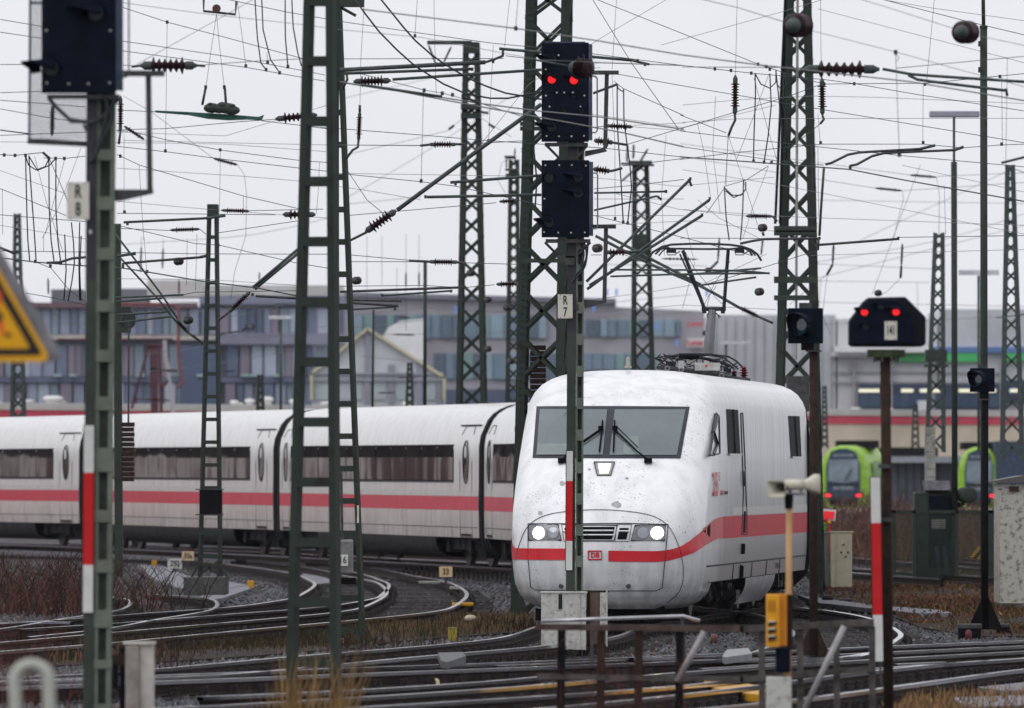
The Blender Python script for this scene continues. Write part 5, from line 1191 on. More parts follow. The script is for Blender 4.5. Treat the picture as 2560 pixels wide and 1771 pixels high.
plate_on_stake(455, 485, 1379, 1402, '35a', 1430, 'orange-edged plate numbered 35a left of the narrow ladder mast', mat('cream_rusty_plate', (.6, .45, .27)))
plate_on_stake(419, 455, 1397, 1422, '292', 1437, 'rough stone numbered 292 beside the grey slabs', M_cabinet)
# slim mast fittings: number 16, grey box
Yb = 122.6; sb = F / Yb
t = thing('switch_box', P(866, 1438, Yb), 'grey rounded equipment box fixed to the slim ladder mast above plate 16', 'equipment box')
obj('housing', MB().box(P(864, 1393, Yb), (38 / sb, .16, 88 / sb)), M_steel, t, bevel=.03); obj('shelf', MB().box(P(868, 1453, Yb), (44 / sb, .22, .09)), M_black, t)
obj('rod', MB().tube([P(853, 1180, Yb), P(856, 1348, Yb)], .02, 6), M_dsteel, t)
t = thing('number_sign', P(852, 1401, Yb - .2), 'white plate numbered 16 at the edge of the tall ladder mast', 'sign')
p = obj('plate', MB().box(P(852, 1401, Yb - .2), (36 / sb, .01, 28 / sb)), M_white, t); text('lettering', '16', P(857, 1401, Yb - .21), 26 / sb, M_ink, p, sx=.75)
obj('strip', MB().box(P(841, 1436, Yb - .22), (12 / sb, .01, 52 / sb)), mat('cream_strip', (.62, .6, .48), .5), t)
obj('mast_marker', MB().box(P(895, 1286, Yb), (.022, .22, .24)), mat('cream_strip', (.62, .6, .48)), mastB)
t = thing('equipment_box', P(524, 1290, 166), 'black transformer box hung on the narrow ladder mast', 'equipment box')
obj('housing', MB().box(P(527, 1257, 166), (56 / 132, .3, 64 / 132)), M_black, t, bevel=.01)
for y in (1224, 1287): obj('rim', MB().box(P(524, y, 166), (70 / 132, .36, .02)), M_dsteel, t)
t = thing('equipment_box', P(833, 12, 122), 'black terminal box at the top edge beside the tall ladder mast', 'equipment box')
obj('housing', MB().box(P(880, 5, 122), (.34, .2, .14)).bar(P(850, 18, 122), P(890, 40, 122), .04), M_green_d, t)

# concrete strips, dark bank, walkway slabs
def slab(pts, z, label, m=M_slab, name='concrete_slab', cat='slab', group='wet grey walkway slabs'):
    o = obj(name, MB().poly([gnd(x, y, z) for x, y in pts], (0, 0, -.08)), m, origin=gnd(*pts[0], z)); tag(o, label, cat, group)
slab([(345, 1412), (410, 1416), (470, 1440), (560, 1452), (620, 1463), (470, 1484), (430, 1462), (380, 1445)], -.14, 'large wet grey slab left of the dark concrete block')
slab([(455, 1484), (620, 1464), (625, 1472), (560, 1495), (450, 1512)], -.15, 'wet grey slab strip right in front of the dark concrete block')
slab([(756, 1434), (900, 1444), (905, 1452), (760, 1462)], -.15, 'wet slab between the curved tracks seen through the tall ladder mast')
slab([(2440, 1718), (2620, 1700), (2640, 1712), (2520, 1728)], -.12, 'upper wet slab in the bottom right corner')
slab([(2380, 1744), (2600, 1736), (2640, 1760), (2420, 1768)], -.12, 'lower wet slab in the bottom right corner')
slab([(1995, 1488), (2180, 1512), (2360, 1526), (2380, 1533), (2300, 1534), (2050, 1508)], -.1, 'long pale path slab running right past the black boxes')
slab([(1760, 1700), (1850, 1706), (1915, 1718), (1912, 1738), (1870, 1734), (1760, 1716)], -.05, 'yellow painted cover board lying behind the railing', M_yellow, 'cover_board', 'board', None)
slab([(1806, 1640), (1818, 1624), (1870, 1620), (1880, 1634), (1812, 1644)], 0.08, 'grey steel switch cover left of the telephone box', M_steel, 'switch_cover', 'cover', None)
slab([(1095, 1632), (1155, 1630), (1165, 1640), (1118, 1656), (1102, 1652)], .07, 'dark wedge-shaped switch cover on the foreground rails', M_dsteel, 'switch_cover', 'cover', None)
bk = MB(); rs = random.Random(9); rows = []
for j in range(9):
    yy = lerp(160, 175, j / 8); rows.append([])
    for i in range(27):
        x = lerp(-11.5, -6.1, i / 26); prof_h = .55 * math.sin(min(1, j / 5) * math.pi / 2) * min(1, (26 - i) / 10 + .1)
        rows[-1].append(Vector((x, yy, GZ + prof_h + rs.uniform(-.06, .06))))
bank = obj('earth_bank', bk.grid(rows), mat('dark_bank_soil', (.03, .028, .028), .9, var=.5, scale=6, bump=.6), smooth=True, kind='structure')

# shrubs: red twigs and dark brush
def twigs(name, cx, cy, rx, ry, n, h, m, label, seed, r=.006, z=-.18, spread=.5):
    rs = random.Random(seed); mb = MB(); tones = []
    for k in range(n):
        x, y = cx + rs.gauss(0, rx), cy + rs.gauss(0, ry); hh = h * rs.uniform(.45, 1.1); a, b = rs.uniform(-spread, spread) * hh, rs.uniform(-spread, spread) * hh
        p = [Vector((x, y, z)), Vector((x + a * .3, y + b * .3, z + hh * .4)), Vector((x + a, y + b, z + hh))]; f0 = len(mb.f)
        mb.tube(p, [r, r * .7, r * .25], 3, cap=False)
        for j in range(4):
            t = rs.uniform(.25, .85); q0 = p[0].lerp(p[1], t * 2) if t < .5 else p[1].lerp(p[2], t * 2 - 1); l = hh * rs.uniform(.15, .4)
            mb.tube([q0, q0 + Vector((rs.uniform(-1, 1) * l, rs.uniform(-1, 1) * l, l * rs.uniform(.4, 1)))], [r * .5, r * .2], 3, cap=False)
        tones += [rs.random()] * (len(mb.f) - f0)
    me = bpy.data.meshes.new(name); me.from_pydata(mb.v, [], mb.f); at = me.attributes.new('tone', 'FLOAT', 'FACE'); at.data.foreach_set('value', tones); me.materials.append(m)
    o = bpy.data.objects.new(name, me); COL.objects.link(o); tag(o, label, 'shrub'); return o
M_brush = tone_mat('dark_brush', [(0, (.02, .018, .018)), (.6, (.05, .03, .028)), (1, (.1, .05, .03))], .9, .1)
twigs('red_shrub', (70 - 1280) * 80 / F, 80, .42, 1.0, 60, 1.7, M_twig, 'bare red twig shrub rising over the left frame edge', 11, r=.0035, spread=.45)
twigs('dark_shrub', (110 - 1280) * 155 / F, 155, 1.1, 3, 420, 1.0, M_brush, 'dense dark brown brush covering the bank at left', 12, r=.014, spread=.7)
twigs('red_shrub', (170 - 1280) * 150 / F, 151, .6, 2, 60, .9, M_twig, 'red tinged brush low beside the R 8 mast', 13, r=.008, spread=.6)
twigs('weed_shrub', (425 - 1280) * 104 / F, 104, .16, .4, 26, .75, M_brush, 'dark seed-headed weed standing in front of the left rails', 14, r=.006, spread=.4)
twigs('weed_shrub', (975 - 1280) * 118 / F, 118, .5, 1.0, 90, .55, M_dry, 'brown dead weeds right of the slim ladder mast foot', 15, r=.005, spread=.3)
twigs('weed_shrub', (1085 - 1280) * 119 / F, 119, .25, 1.0, 30, .55, M_dry, 'thin upright weeds left of the yellow stub post', 16, r=.004, spread=.2)
twigs('red_shrub', (1600 - 1280) * 79 / F, 79, .38, .3, 34, 1.25, M_twig, 'fine red twigs growing through the railing', 17, r=.0028, spread=.55)
twigs('background_brush', (2180 - 1280) * 260 / F, 262, 2.6, 8, 900, 1.9, tone_mat('purple_brown_brush', [(0, (.07, .035, .035)), (1, (.14, .075, .06))], .9, .1), 'purple brown thicket in front of the green trains', 18, r=.02, spread=.5)
twigs('background_brush', (2440 - 1280) * 235 / F, 240, 1.6, 5, 420, 1.5, tone_mat('brown_brush', [(0, (.09, .05, .035)), (1, (.18, .1, .06))], .9, .1), 'light brown brush behind the wire fence at right', 19, r=.018, spread=.5)
def tall_grass(name, x0, x1, Y, n, h, label, seed):
    rs = random.Random(seed); vs, fs, tn = [], [], []
    for k in range(n):
        x = rs.uniform(x0, x1) * Y / F - 1280 * Y / F; y = Y + rs.uniform(-.6, .6); hh = rs.uniform(*h); l = rs.uniform(-.18, .4) * hh; w = rs.uniform(.003, .006); z = GZ; o = len(vs)
        for t, ww in ((0, 1), (.4, .9), (.75, .7), (1, .1)): vs += [(x + l * t * t - w * ww, y, z + hh * t), (x + l * t * t + w * ww, y + .004, z + hh * t)]
        fs += [(o, o + 1, o + 3, o + 2), (o + 2, o + 3, o + 5, o + 4), (o + 4, o + 5, o + 7, o + 6)]; tn += [rs.random()] * 3
    me = bpy.data.meshes.new(name); me.from_pydata(vs, [], fs); at = me.attributes.new('tone', 'FLOAT', 'FACE'); at.data.foreach_set('value', tn); me.materials.append(M_tall)
    o = bpy.data.objects.new(name, me); COL.objects.link(o); tag(o, label, 'grass'); o['kind'] = 'stuff'
tall_grass('straw_grass', 690, 880, 76, 150, (.35, 1.05), 'tall straw coloured grass around the foot of the tall ladder mast', 21)
tall_grass('straw_grass', 590, 720, 75, 26, (.35, .7), 'sparse bent straw blades left of the tall ladder mast foot', 22)
tall_grass('straw_grass', 330, 480, 76, 14, (.25, .5), 'few straw blades right of the pale concrete post', 23)

# ------------------------------------------------------------------ right middle ground
Yh = 158.0; sh = F / Yh
t = thing('concrete_hut', P(2540, 1525, Yh), 'spotted white concrete hut with dark roof slab at the right frame edge', 'hut')
obj('wall', MB().box((P(2498, 0, Yh).x + .9, Yh + .9, (H + GZ) / 2 - .05 + .02), (1.8, 1.8, 0)), M_cabinet, t) if 0 else None
zt, zb = P(0, 1210, Yh).z, P(0, 1532, Yh).z
M_hut = mat('lichen_spotted_concrete', (.46, .45, .4), .85, col2=(.12, .12, .1), scale=9, fac=(.36, .5), bump=.3)
obj('wall', MB().box((P(2500, 0, Yh).x + 1, Yh + 1, (zt + zb) / 2), (2, 2, zt - zb)), M_hut, t, bevel=.02)
obj('plinth', MB().box((P(2497, 0, Yh).x + 1.02, Yh + .98, zb + .07), (2.05, 2.05, .2)), M_dconc, t)
obj('roof_slab', MB().poly([P(2490, 1207, Yh - .1), P(2700, 1207, Yh - .1), P(2700, 1188, Yh - .1), P(2560, 1189, Yh - .1), P(2490, 1202, Yh - .1)], (0, 2.3, 0)), mat('brown_grey_roof', (.1, .09, .085), .6, var=.2), t)
obj('vent', MB().box(P(2535, 1223, Yh - .01), (24 / sh, .03, 13 / sh)), mat('dark_red_vent', (.05, .015, .015), .6), t)
obj('lamp', MB().ball(P(2500, 1222, Yh - .1), (.04, .06, .03), 8, 5), M_steel, t)
def green_cage():
    Yc = 190.0; s = F / Yc; t = thing('transformer_cage', P(2340, 1462, Yc), 'dark green transformer housing with white label inside a mesh cage', 'transformer')
    obj('tank', MB().box(P(2337, 1338, Yc + .8), (108 / s, 1.2, 215 / s)), M_green_d, t, bevel=.03)
    obj('front_opening', MB().box(P(2350, 1330, Yc + .18), (56 / s, .04, 180 / s)), M_navy, t)
    obj('upper_housing', MB().box(P(2345, 1250, Yc + .6), (62 / s, .8, 60 / s)), M_green, t, bevel=.02)
    obj('top_lid', MB().poly([P(2310, 1202, Yc), P(2374, 1202, Yc), P(2377, 1226, Yc), P(2314, 1226, Yc)], (0, .8, 0)), M_steel, t)
    obj('label_plate', MB().box(P(2346, 1310, Yc + .1), (36 / s, .01, 24 / s)), M_conc, t)
    for x in (2342, 2362): obj('duct', MB().bar(P(x, 1366, Yc + .1), P(x + 6, 1450, Yc + .1), .08, .06), M_navy_l, t)
    obj('pipe', MB().tube([P(2378, 1272, Yc + .3), P(2398, 1264, Yc + .3), P(2412, 1258, Yc + .3)], .04, 8), M_green, t)
    obj('oil_tank', MB().lathe(P(2408, 1238, Yc + .4), P(2424, 1238, Yc - .3), [(0, .14), (.04, .17), (.7, .17), (.72, .14)], 18), M_green, t, smooth=True)
    obj('switch', MB().box(P(2390, 1262, Yc + .2), (.15, .15, .12)), M_black, t)
    f = thing('mesh_fence', P(2350, 1465, Yc - .4), 'green framed wire mesh fence round the transformer', 'fence')
    for x in (2232, 2478, 2286, 2392): obj('post', MB().bar(P(x, 1277, Yc - .4), P(x, 1462, Yc - .4), .07 if x > 2240 and x < 2470 else .12, .06), M_green, f)
    obj('top_bar', MB().bar(P(2226, 1280, Yc - .4), P(2482, 1280, Yc - .4), .07, .06), M_green, f); obj('base_beam', MB().bar(P(2226, 1458, Yc - .4), P(2482, 1458, Yc - .4), .12, .1), M_green, f)
    m = MB()
    for x in np.arange(2232, 2478, 4.2): m.bar(P(x, 1282, Yc - .4), P(x, 1456, Yc - .4), .013, .006)
    for y in np.arange(1284, 1456, 5): m.bar(P(2232, y, Yc - .4), P(2478, y, Yc - .4), .011, .006)
    obj('wire_mesh', m, M_green_d, f, kind='stuff')
    b = thing('foundation_slab', P(2350, 1490, Yc - .7), 'black mossy footing under the transformer cage', 'foundation'); obj('block', MB().box(P(2350, 1476, Yc), (2.1, 1.6, .22)), M_dconc, b)
green_cage()
t = relay_box(2076, 2129, 1331, 1468, 183, 'tall cream cabinet with small holes, right one of the pair', m=M_cream, dep=.5, side=2092)
for x, y in ((2109, 1362), (2103, 1381), (2120, 1381), (2114, 1392)): obj('hole', MB().ball(P(x, y, 182.98), .02, 6, 4), M_ink, t)
relay_box(2046, 2072, 1333, 1465, 183.4, 'narrow grey cabinet at the left side of the tall cream one', m=mat('grey_green_cabinet', (.2, .21, .18), .7, var=.2), dep=.5)
t = thing('stop_board', P(2072, 1345, 186), 'red board with white border on a red and green stand', 'sign')
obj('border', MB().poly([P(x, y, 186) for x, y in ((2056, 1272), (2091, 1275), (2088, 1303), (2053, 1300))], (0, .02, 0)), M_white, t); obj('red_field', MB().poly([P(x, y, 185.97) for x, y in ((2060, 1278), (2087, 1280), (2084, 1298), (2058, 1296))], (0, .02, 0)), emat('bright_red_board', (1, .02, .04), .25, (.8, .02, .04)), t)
obj('stand', MB().tube([P(2045, 1300, 186), P(2066, 1301, 186), P(2072, 1330, 186), P(2072, 1380, 186)], .04, 6), M_red, t)
obj('green_wheel', MB().tube([P(2048 + 17 * math.cos(a), 1318 + 11 * math.sin(a), 186) for a in [k * math.pi / 8 for k in range(17)]], .045, 6), mat('bright_green_paint', (.02, .3, .06), .5), t); obj('yellow_cap', MB().ball(P(2073, 1307, 185.9), .045, 8, 5), M_yellow, t)
t = thing('striped_board', P(2445, 1398, 215), 'tilted black and yellow striped warning board behind the fence', 'sign')
obj('board', MB().poly([P(x, y, 215) for x, y in ((2426, 1392), (2447, 1366), (2458, 1372), (2458, 1398), (2436, 1400))], (0, .03, 0)), M_yellow, t)
obj('black_band', MB().poly([P(x, y, 214.97) for x, y in ((2432, 1396), (2454, 1370), (2458, 1376), (2440, 1399))], (0, .02, 0)), M_ink, t)
small_box('rubble_block', 2232, 2246, 1366, 1388, 'pale cream block upright beside the background rail', 'block', mat('pale_block', (.5, .45, .33), .8)); small_box('rubble_block', 2250, 2281, 1388, 1399, 'pale cream block lying by the background rail', 'block', mat('pale_block', (.5, .45, .33)))

# ------------------------------------------------------------------ green regional trains
M_lime = mat('lime_green_paint', (.27, .5, .03), .4, var=.15, scale=2); M_tblue = mat('train_dark_blue', (.03, .06, .11), .3, var=.2); M_tgl = mat('front_window', (.2, .245, .28), .12, var=.3, scale=.8)
def green_train(x0, x1, ytop, ybase, Y, label, sidedir, text_on=True, bodylen=9):
    s = F / Y; w = (x1 - x0) / s; t = thing('regional_train', P((x0 + x1) / 2, ybase, Y), label, 'train', 'green regional trains'); cx = P((x0 + x1) / 2, 0, Y).x; h = (ybase - ytop) / s; z0 = P(0, ybase, Y).z
    out = [(-.5, .12), (-.5, .55), (-.47, .72), (-.4, .86), (-.27, .96), (-.1, 1), (.1, 1), (.27, .96), (.4, .86), (.47, .72), (.5, .55), (.5, .12)]
    ax = Vector((sidedir, 1, 0)).normalized(); rows = []
    for u, k in ((-.0, .72), (.15, .9), (.6, .98), (1.4, 1), (bodylen, 1)): rows.append([Vector((cx, Y, z0)) + ax * u + Vector((a * w * k, 0, b * h * (k * .15 + .85))) for a, b in out])
    mb = MB().grid(rows); mb.add(rows[0], [tuple(range(len(out)))]); obj('body', mb, M_lime, t, smooth=False)
    ws = [(-.33, .42), (-.33, .75), (-.24, .93), (-.08, .975), (.08, .975), (.24, .93), (.33, .75), (.33, .42)]
    obj('front_mask', MB().poly([Vector((cx + a * w, Y - .06, z0 + b * h * .98)) for a, b in [(-.33, .25)] + ws + [(.33, .25)]], (0, .05, 0)), M_tblue, t)
    obj('windscreen', MB().poly([Vector((cx + a * w, Y - .09, z0 + b * h)) for a, b in ((-.29, .5), (-.29, .8), (.29, .8), (.29, .5), (0, .46))], (0, .03, 0)), M_tgl, t)
    obj('destination_panel', MB().box((cx, Y - .08, z0 + .86 * h), (w * .4, .03, .16)), mat('grey_display', (.2, .22, .24), .3), t)
    for a in (-.3, .3): obj('tail_light', MB().ball((cx + a * w, Y - .12, z0 + .29 * h), (w * .065, .05, .09), 10, 6), emat('red_tail_light', (1, .03, .05), 2.2, (.5, 0, 0)), t)
    obj('wiper', MB().tube([(cx + .1, Y - .14, z0 + .5 * h), (cx + .5, Y - .14, z0 + .66 * h)], .03, 4), M_black, t)
    for a in (-.3, .3): obj('light_housing', MB().box((cx + a * w, Y - .09, z0 + .3 * h), (w * .17, .03, .28)), M_ink, t)
    obj('dark_brow', MB().box((cx, Y - .1, z0 + .44 * h), (w * .6, .03, .14)), M_ink, t)
    obj('buffer_beam', MB().box((cx, Y, z0 + .2 * h), (w * .55, .4, .36)), M_black, t); obj('coupler', MB().box((cx, Y - .2, z0 + .2 * h), (.3, .5, .25)), M_dsteel, t)
    for k in range(1):
        p = Vector((cx, Y, z0)) + ax * (6 + k * 9); obj('roof_unit', MB().box(p + Vector((0, 0, h * 1.02)), (w * .8, 5, .45)), M_black, t)
    flank = MB(); q0 = Vector((cx + w * .503, Y, z0)) + ax * 1.6; q1 = Vector((cx + w * .503, Y, z0)) + ax * (bodylen - 1); flank.add([q0 + Vector((.02, 0, h * .5)), q1 + Vector((.02, 0, h * .5)), q1 + Vector((.02, 0, h * .78)), q0 + Vector((.02, 0, h * .78))], [(0, 1, 2, 3)]); obj('side_windows', flank, M_tgl, t)
    if text_on: text('lettering', 'nordbahn', (cx, Y - .1, z0 + .4 * h), .42, mat('pale_print', (.5, .55, .6), .5), t, sx=.75)
    return t
green_train(2044, 2172, 1114, 1290, 530, 'left lime green train with two red tail lights, right of the brown post', .18)
green_train(2393, 2502, 1118, 1290, 545, 'right lime green train partly hidden by the small signal post', .05)
t = thing('grey_train', P(2290, 1290, 560), 'long grey and silver train standing between the two lime green fronts', 'train')
obj('body', MB().box(P(2290, 1215, 575), (5.4, 20, 3.2)), mat('blue_grey_train', (.16, .18, .22), .4, var=.3, scale=.6), t); obj('roof', MB().box(P(2290, 1150, 572), (5.5, 20, .4)), mat('silver_roof', (.3, .32, .36), .4), t)
obj('roof_gear', MB().box(P(2270, 1133, 570), (3.4, 10, .7)), M_black, t)
for k in range(7): obj('panel_joint', MB().box(P(2225 + k * 20, 1215, 564.9), (.05, .02, 3.1)), M_black, t)
tag(obj('dark_train', MB().box(P(2520, 1165, 560), (3.2, 30, 3.0)), M_navy_l, origin=P(2520, 1240, 560)), 'dark blue wagon right of the right lime green train', 'wagon')
t = thing('dark_train', P(2052, 1200, 600), 'dark blue wagon end left of the left lime green train', 'wagon'); obj('body', MB().box(P(2050, 1165, 600), (1.4, 20, 2.0)), M_navy_l, t)

# ------------------------------------------------------------------ background buildings
def fmat(name, c, rough=.5, **k): return mat(name, c, rough, var=k.pop('var', .15), scale=k.pop('scale', .25), **k)
pal = [fmat('lavender_panel', (.25, .28, .37), .4), fmat('dark_blue_panel', (.14, .17, .25), .4), fmat('teal_pane', (.2, .26, .31), .3), fmat('maroon_panel', (.21, .18, .235), .5), fmat('pale_blue_panel', (.36, .4, .49), .4), fmat('deep_blue_pane', (.1, .13, .2), .3)]  # blue office colours paled to stand in for distance haze
YB = 620.0
bl_ = thing('office_building', P(400, 1260, YB), 'long blue grey glass office block filling the left background', 'building')
def slabpx(name, x0, x1, y0, y1, Y, m, par, dep=2.0, front=0.0):
    s = F / Y; return obj(name, MB().box(P((x0 + x1) / 2, (y0 + y1) / 2, Y + dep / 2 - front), ((x1 - x0) / s, dep, (y1 - y0) / s)), m, par)
slabpx('wall', -9000, 862, 770, 1280, YB + .5, fmat('blue_grey_wall', (.21, .235, .32)), bl_, 20)
slabpx('cornice', -9000, 500, 758, 771, YB, fmat('maroon_cornice', (.15, .09, .11)), bl_, 3, .6)
slabpx('cornice', 500, 862, 742, 762, YB, fmat('grey_cornice', (.2, .22, .3)), bl_, 3, .6)
slabpx('upper_wall', 500, 862, 760, 772, YB + .3, fmat('blue_grey_wall', (.21, .235, .32)), bl_, 3)
slabpx('ledge', -200, 555, 838, 851, YB, fmat('cream_ledge', (.42, .38, .36)), bl_, 2, .7)
slabpx('ledge', 542, 862, 834, 862, YB, fmat('lavender_ledge', (.2, .2, .27)), bl_, 2, .8)
slabpx('spandrel', -200, 862, 944, 957, YB, fmat('dark_spandrel', (.11, .13, .2)), bl_, 2, .4)
slabpx('blank_wall', 450, 542, 866, 1030, YB, fmat('dark_blue_wall', (.075, .1, .17)), bl_, 2, .7)
slabpx('roof_plant', 133, 213, 726, 758, YB + 3, fmat('roof_box', (.16, .17, .2)), bl_, 6); slabpx('roof_plant', 372, 512, 703, 745, YB + 3, fmat('pale_roof_box', (.5, .49, .47)), bl_, 6)
slabpx('roof_plant', 295, 372, 724, 758, YB + 3, fmat('roof_box', (.16, .17, .2)), bl_, 6); slabpx('roof_plant', 512, 860, 716, 742, YB + 3, fmat('pale_roof_box', (.5, .49, .47)), bl_, 6)
def rnd(x): return x
for fi, (y0, y1) in enumerate(((773, 836), (864, 942), (959, 1024))):
    x = -40
    while x < 858:
        wd_ = R.uniform(15, 30)
        if not (fi > 0 and 445 < x < 545): slabpx('window', x, min(860, x + wd_), y0, y1, YB, R.choice(pal if x > 160 else pal[:5]), bl_, .5, R.choice((.1, .2, .3)))
        x += wd_ + R.choice((1.5, 3, 5))
for k in range(26): x = R.uniform(20, 840); slabpx('awning', x, x + R.uniform(14, 26), 936, 942, YB, fmat('pale_green_awning', (.3, .42, .42)), bl_, .5, .9) if k % 3 == 0 else None
YM = 650.0
bm_ = thing('office_building', P(1250, 1260, YM), 'brown grey office block with horizontal window bands behind the masts', 'building')
sM = F / YM; wallm = fmat('brown_grey_wall', (.33, .315, .35))  # wall colour lightened as painted distance haze
obj('wall', MB().poly([P(735, 1260, YM), P(1761, 1260, YM), P(1761, 778, YM), P(1540, 768, YM), P(1540, 748, YM), P(735, 728, YM)], (0, 20, 0)), wallm, bm_)
obj('parapet', MB().poly([P(735, 739, YM - .5), P(1540, 759, YM - .5), P(1540, 747, YM - .5), P(735, 727, YM - .5)], (0, 1, 0)), fmat('dark_parapet', (.2, .2, .25)), bm_)
gl = [fmat('blue_band_glass', (.17, .24, .31), .25), fmat('pale_band_glass', (.26, .36, .43), .25), fmat('dark_band_glass', (.11, .15, .2), .2), fmat('green_band_glass', (.2, .32, .32), .3)]
for (xa, xb, y0, y1) in ((885, 1365, 788, 846), (1085, 1400, 884, 948), (1450, 1700, 800, 842), (1450, 1640, 884, 925)):
    x = xa
    while x < xb:
        wd_ = R.uniform(16, 34); slabpx('window', x, min(xb, x + wd_), y0, y1, YM, R.choice(gl), bm_, .5, .15 * R.choice((1, 2))); x += wd_ + 2
slabpx('plinth', 735, 1761, 974, 1260, YM, fmat('dark_plinth', (.09, .11, .17)), bm_, 1, .5)
slabpx('sign_board', 1717, 1761, 845, 869, YM, fmat('white_sign', (.6, .58, .6)), bm_, .5, .9)
text('lettering', 'Lager', P(1739, 857, YM - 1), .62, fmat('red_letters', (.6, .04, .06)), bm_, sx=.9, bold=.02); text('lettering', 'Lager', P(1739, 810, YM - 1), .6, fmat('red_letters', (.6, .04, .06)), bm_, sx=.9, bold=.02)
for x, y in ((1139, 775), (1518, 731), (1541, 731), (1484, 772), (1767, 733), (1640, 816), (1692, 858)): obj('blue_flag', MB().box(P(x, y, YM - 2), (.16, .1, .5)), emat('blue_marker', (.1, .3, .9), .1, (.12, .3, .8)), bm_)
gh = thing('gabled_hall', P(945, 1240, 590), 'white gabled hall with pale yellow roof edges in the centre left background', 'hall')
YG = 590.0; M_gw = fmat('pale_hall_wall', (.5, .52, .55)); M_ye = fmat('pale_yellow_trim', (.55, .52, .34))
obj('wall', MB().poly([P(780, 1240, YG), P(1110, 1240, YG), P(1110, 942, YG), P(919, 824, YG), P(780, 932, YG)], (0, 14, 0)), M_gw, gh)
for a, b in (((776, 936), (919, 822)), ((919, 822), (1112, 944)), ((779, 932), (779, 1000)), ((1110, 940), (1110, 1000))): obj('roof_edge', MB().bar(P(*a, YG - .2), P(*b, YG - .2), .19, .4), M_ye, gh)
for x0, x1, y0 in ((912, 925, 830), (971, 984, 912), (1040, 1056, 900), (1092, 1104, 940)): slabpx('column', x0, x1, y0, 1020, YG, fmat('grey_violet_column', (.26, .26, .33)), gh, .4, .2)
for y in (932, 948): slabpx('beam', 782, 1108, y, y + 5, YG, fmat('grey_beam', (.3, .32, .36)), gh, .4, .3)
for x0, x1 in ((786, 830), (850, 905), (930, 965), (990, 1035), (1060, 1090)): slabpx('window', x0, x1, 952, 1000, YG, fmat('pale_hall_glass', (.4, .45, .48), .3), gh, .3, .1); 
t = thing('white_roof_building', P(1020, 1240, 610), 'bright white curved roof rising behind the gabled hall', 'hall'); obj('roof', MB().poly([P(952, 1240, 610), P(952, 850, 610), P(970, 820, 610), P(1000, 803, 610), P(1062, 797, 610), P(1068, 1240, 610)], (0, 8, 0)), fmat('white_membrane', (.75, .75, .76)), t)
YH2 = 670.0
hh_ = thing('grey_hall', P(2250, 1260, YH2), 'big pale grey hall with green band and dark strip windows in the right background', 'hall')
M_hw = fmat('pale_grey_cladding', (.5, .51, .54)); M_hw2 = fmat('lighter_grey_cladding', (.58, .58, .6))
slabpx('wall', 2330, 2800, 776, 1260, YH2, M_hw, hh_, 20); slabpx('wall', 2080, 2330, 800, 1260, YH2, M_hw2, hh_, 20); slabpx('wall', 1762, 2080, 790, 1260, YH2, M_hw, hh_, 20)
slabpx('green_band', 2235, 2452, 884, 905, YH2, fmat('green_cladding', (.06, .42, .12)), hh_, 1, .6); slabpx('green_band', 2505, 2700, 884, 903, YH2, fmat('green_cladding', (.06, .42, .12)), hh_, 1, .6)
slabpx('blue_band', 2320, 2700, 868, 882, YH2, fmat('blue_cladding', (.1, .19, .42)), hh_, 1, .6)
slabpx('canopy', 2085, 2320, 866, 882, YH2, fmat('white_canopy', (.7, .7, .7)), hh_, 3, 1.5); slabpx('canopy', 2078, 2240, 882, 892, YH2, fmat('white_canopy', (.7, .7, .7)), hh_, 2, .9)
slabpx('strip_recess', 2146, 2505, 960, 1022, YH2, fmat('dark_glazing', (.03, .045, .09), .2), hh_, 1, .4); slabpx('strip_recess', 2505, 2700, 950, 1010, YH2, fmat('dark_glazing', (.03, .045, .09)), hh_, 1, .4)
for x in range(2150, 2500, 25): slabpx('window', x, x + 23, 985, 1018, YH2, R.choice((fmat('dark_blue_glass', (.035, .06, .13), .15), fmat('dark_blue_glass_b', (.05, .08, .14), .15))), hh_, .2, .5)
for x0, x1 in ((2147, 2179), (2180, 2200), (2253, 2283), (2300, 2320), (2331, 2350), (2397, 2436), (2440, 2490), (2525, 2545)): slabpx('strip_light', x0, x1, 973, 981, YH2, emat('lit_strip_lamp', (1, .95, .7), .75, (.5, .5, .4)), hh_, .2, .7)
for x in (2132, 2225, 2330, 2500): slabpx('pilaster', x, x + 6, 905, 1040, YH2, fmat('grey_pilaster', (.3, .3, .33)), hh_, .5, .6)
for y in (930, 955): slabpx('joint_rail', 2080, 2500, y, y + 1.5, YH2, fmat('grey_pilaster', (.3, .3, .33)), hh_, .2, .3)
for k in range(13): slabpx('cladding_joint', 1790 + k * 24, 1791.2 + k * 24, 795, 1040, YH2, fmat('grey_pilaster', (.3, .3, .33)), hh_, .2, .1)
slabpx('white_container', 2294, 2322, 1002, 1032, YH2 - 10, fmat('white_box', (.6, .6, .62)), hh_, 2)
# low red-band hall
A_, B_ = Vector((-72, 499, 0)), Vector((75, 639, 0)); dA = (B_ - A_).normalized(); nA = Vector((dA.y, -dA.x, 0)) * 1.0
lh = thing('low_hall', (A_ + B_) / 2, 'long low cream hall with a red band and white roof vents behind the trains', 'hall')
def wallstrip(name, z0, z1, m, f, th=.3): return obj(name, MB().frame((A_ + B_) / 2 + nA * f + Vector((0, 0, (z0 + z1) / 2)), dA * (B_ - A_).length / 2, nA * th, (0, 0, (z1 - z0) / 2)), m, lh)
wallstrip('wall', -.3, 5.8, fmat('cream_render', (.66, .56, .42)), 0); wallstrip('red_band', 5.74, 6.3, fmat('pink_red_band', (.62, .06, .1)), .1); wallstrip('roof_edge', 6.3, 6.6, fmat('cream_roof_edge', (.55, .52, .48)), .2); wallstrip('roof', 6.57, 6.72, fmat('white_roof', (.62, .61, .6)), -3, 3.5)
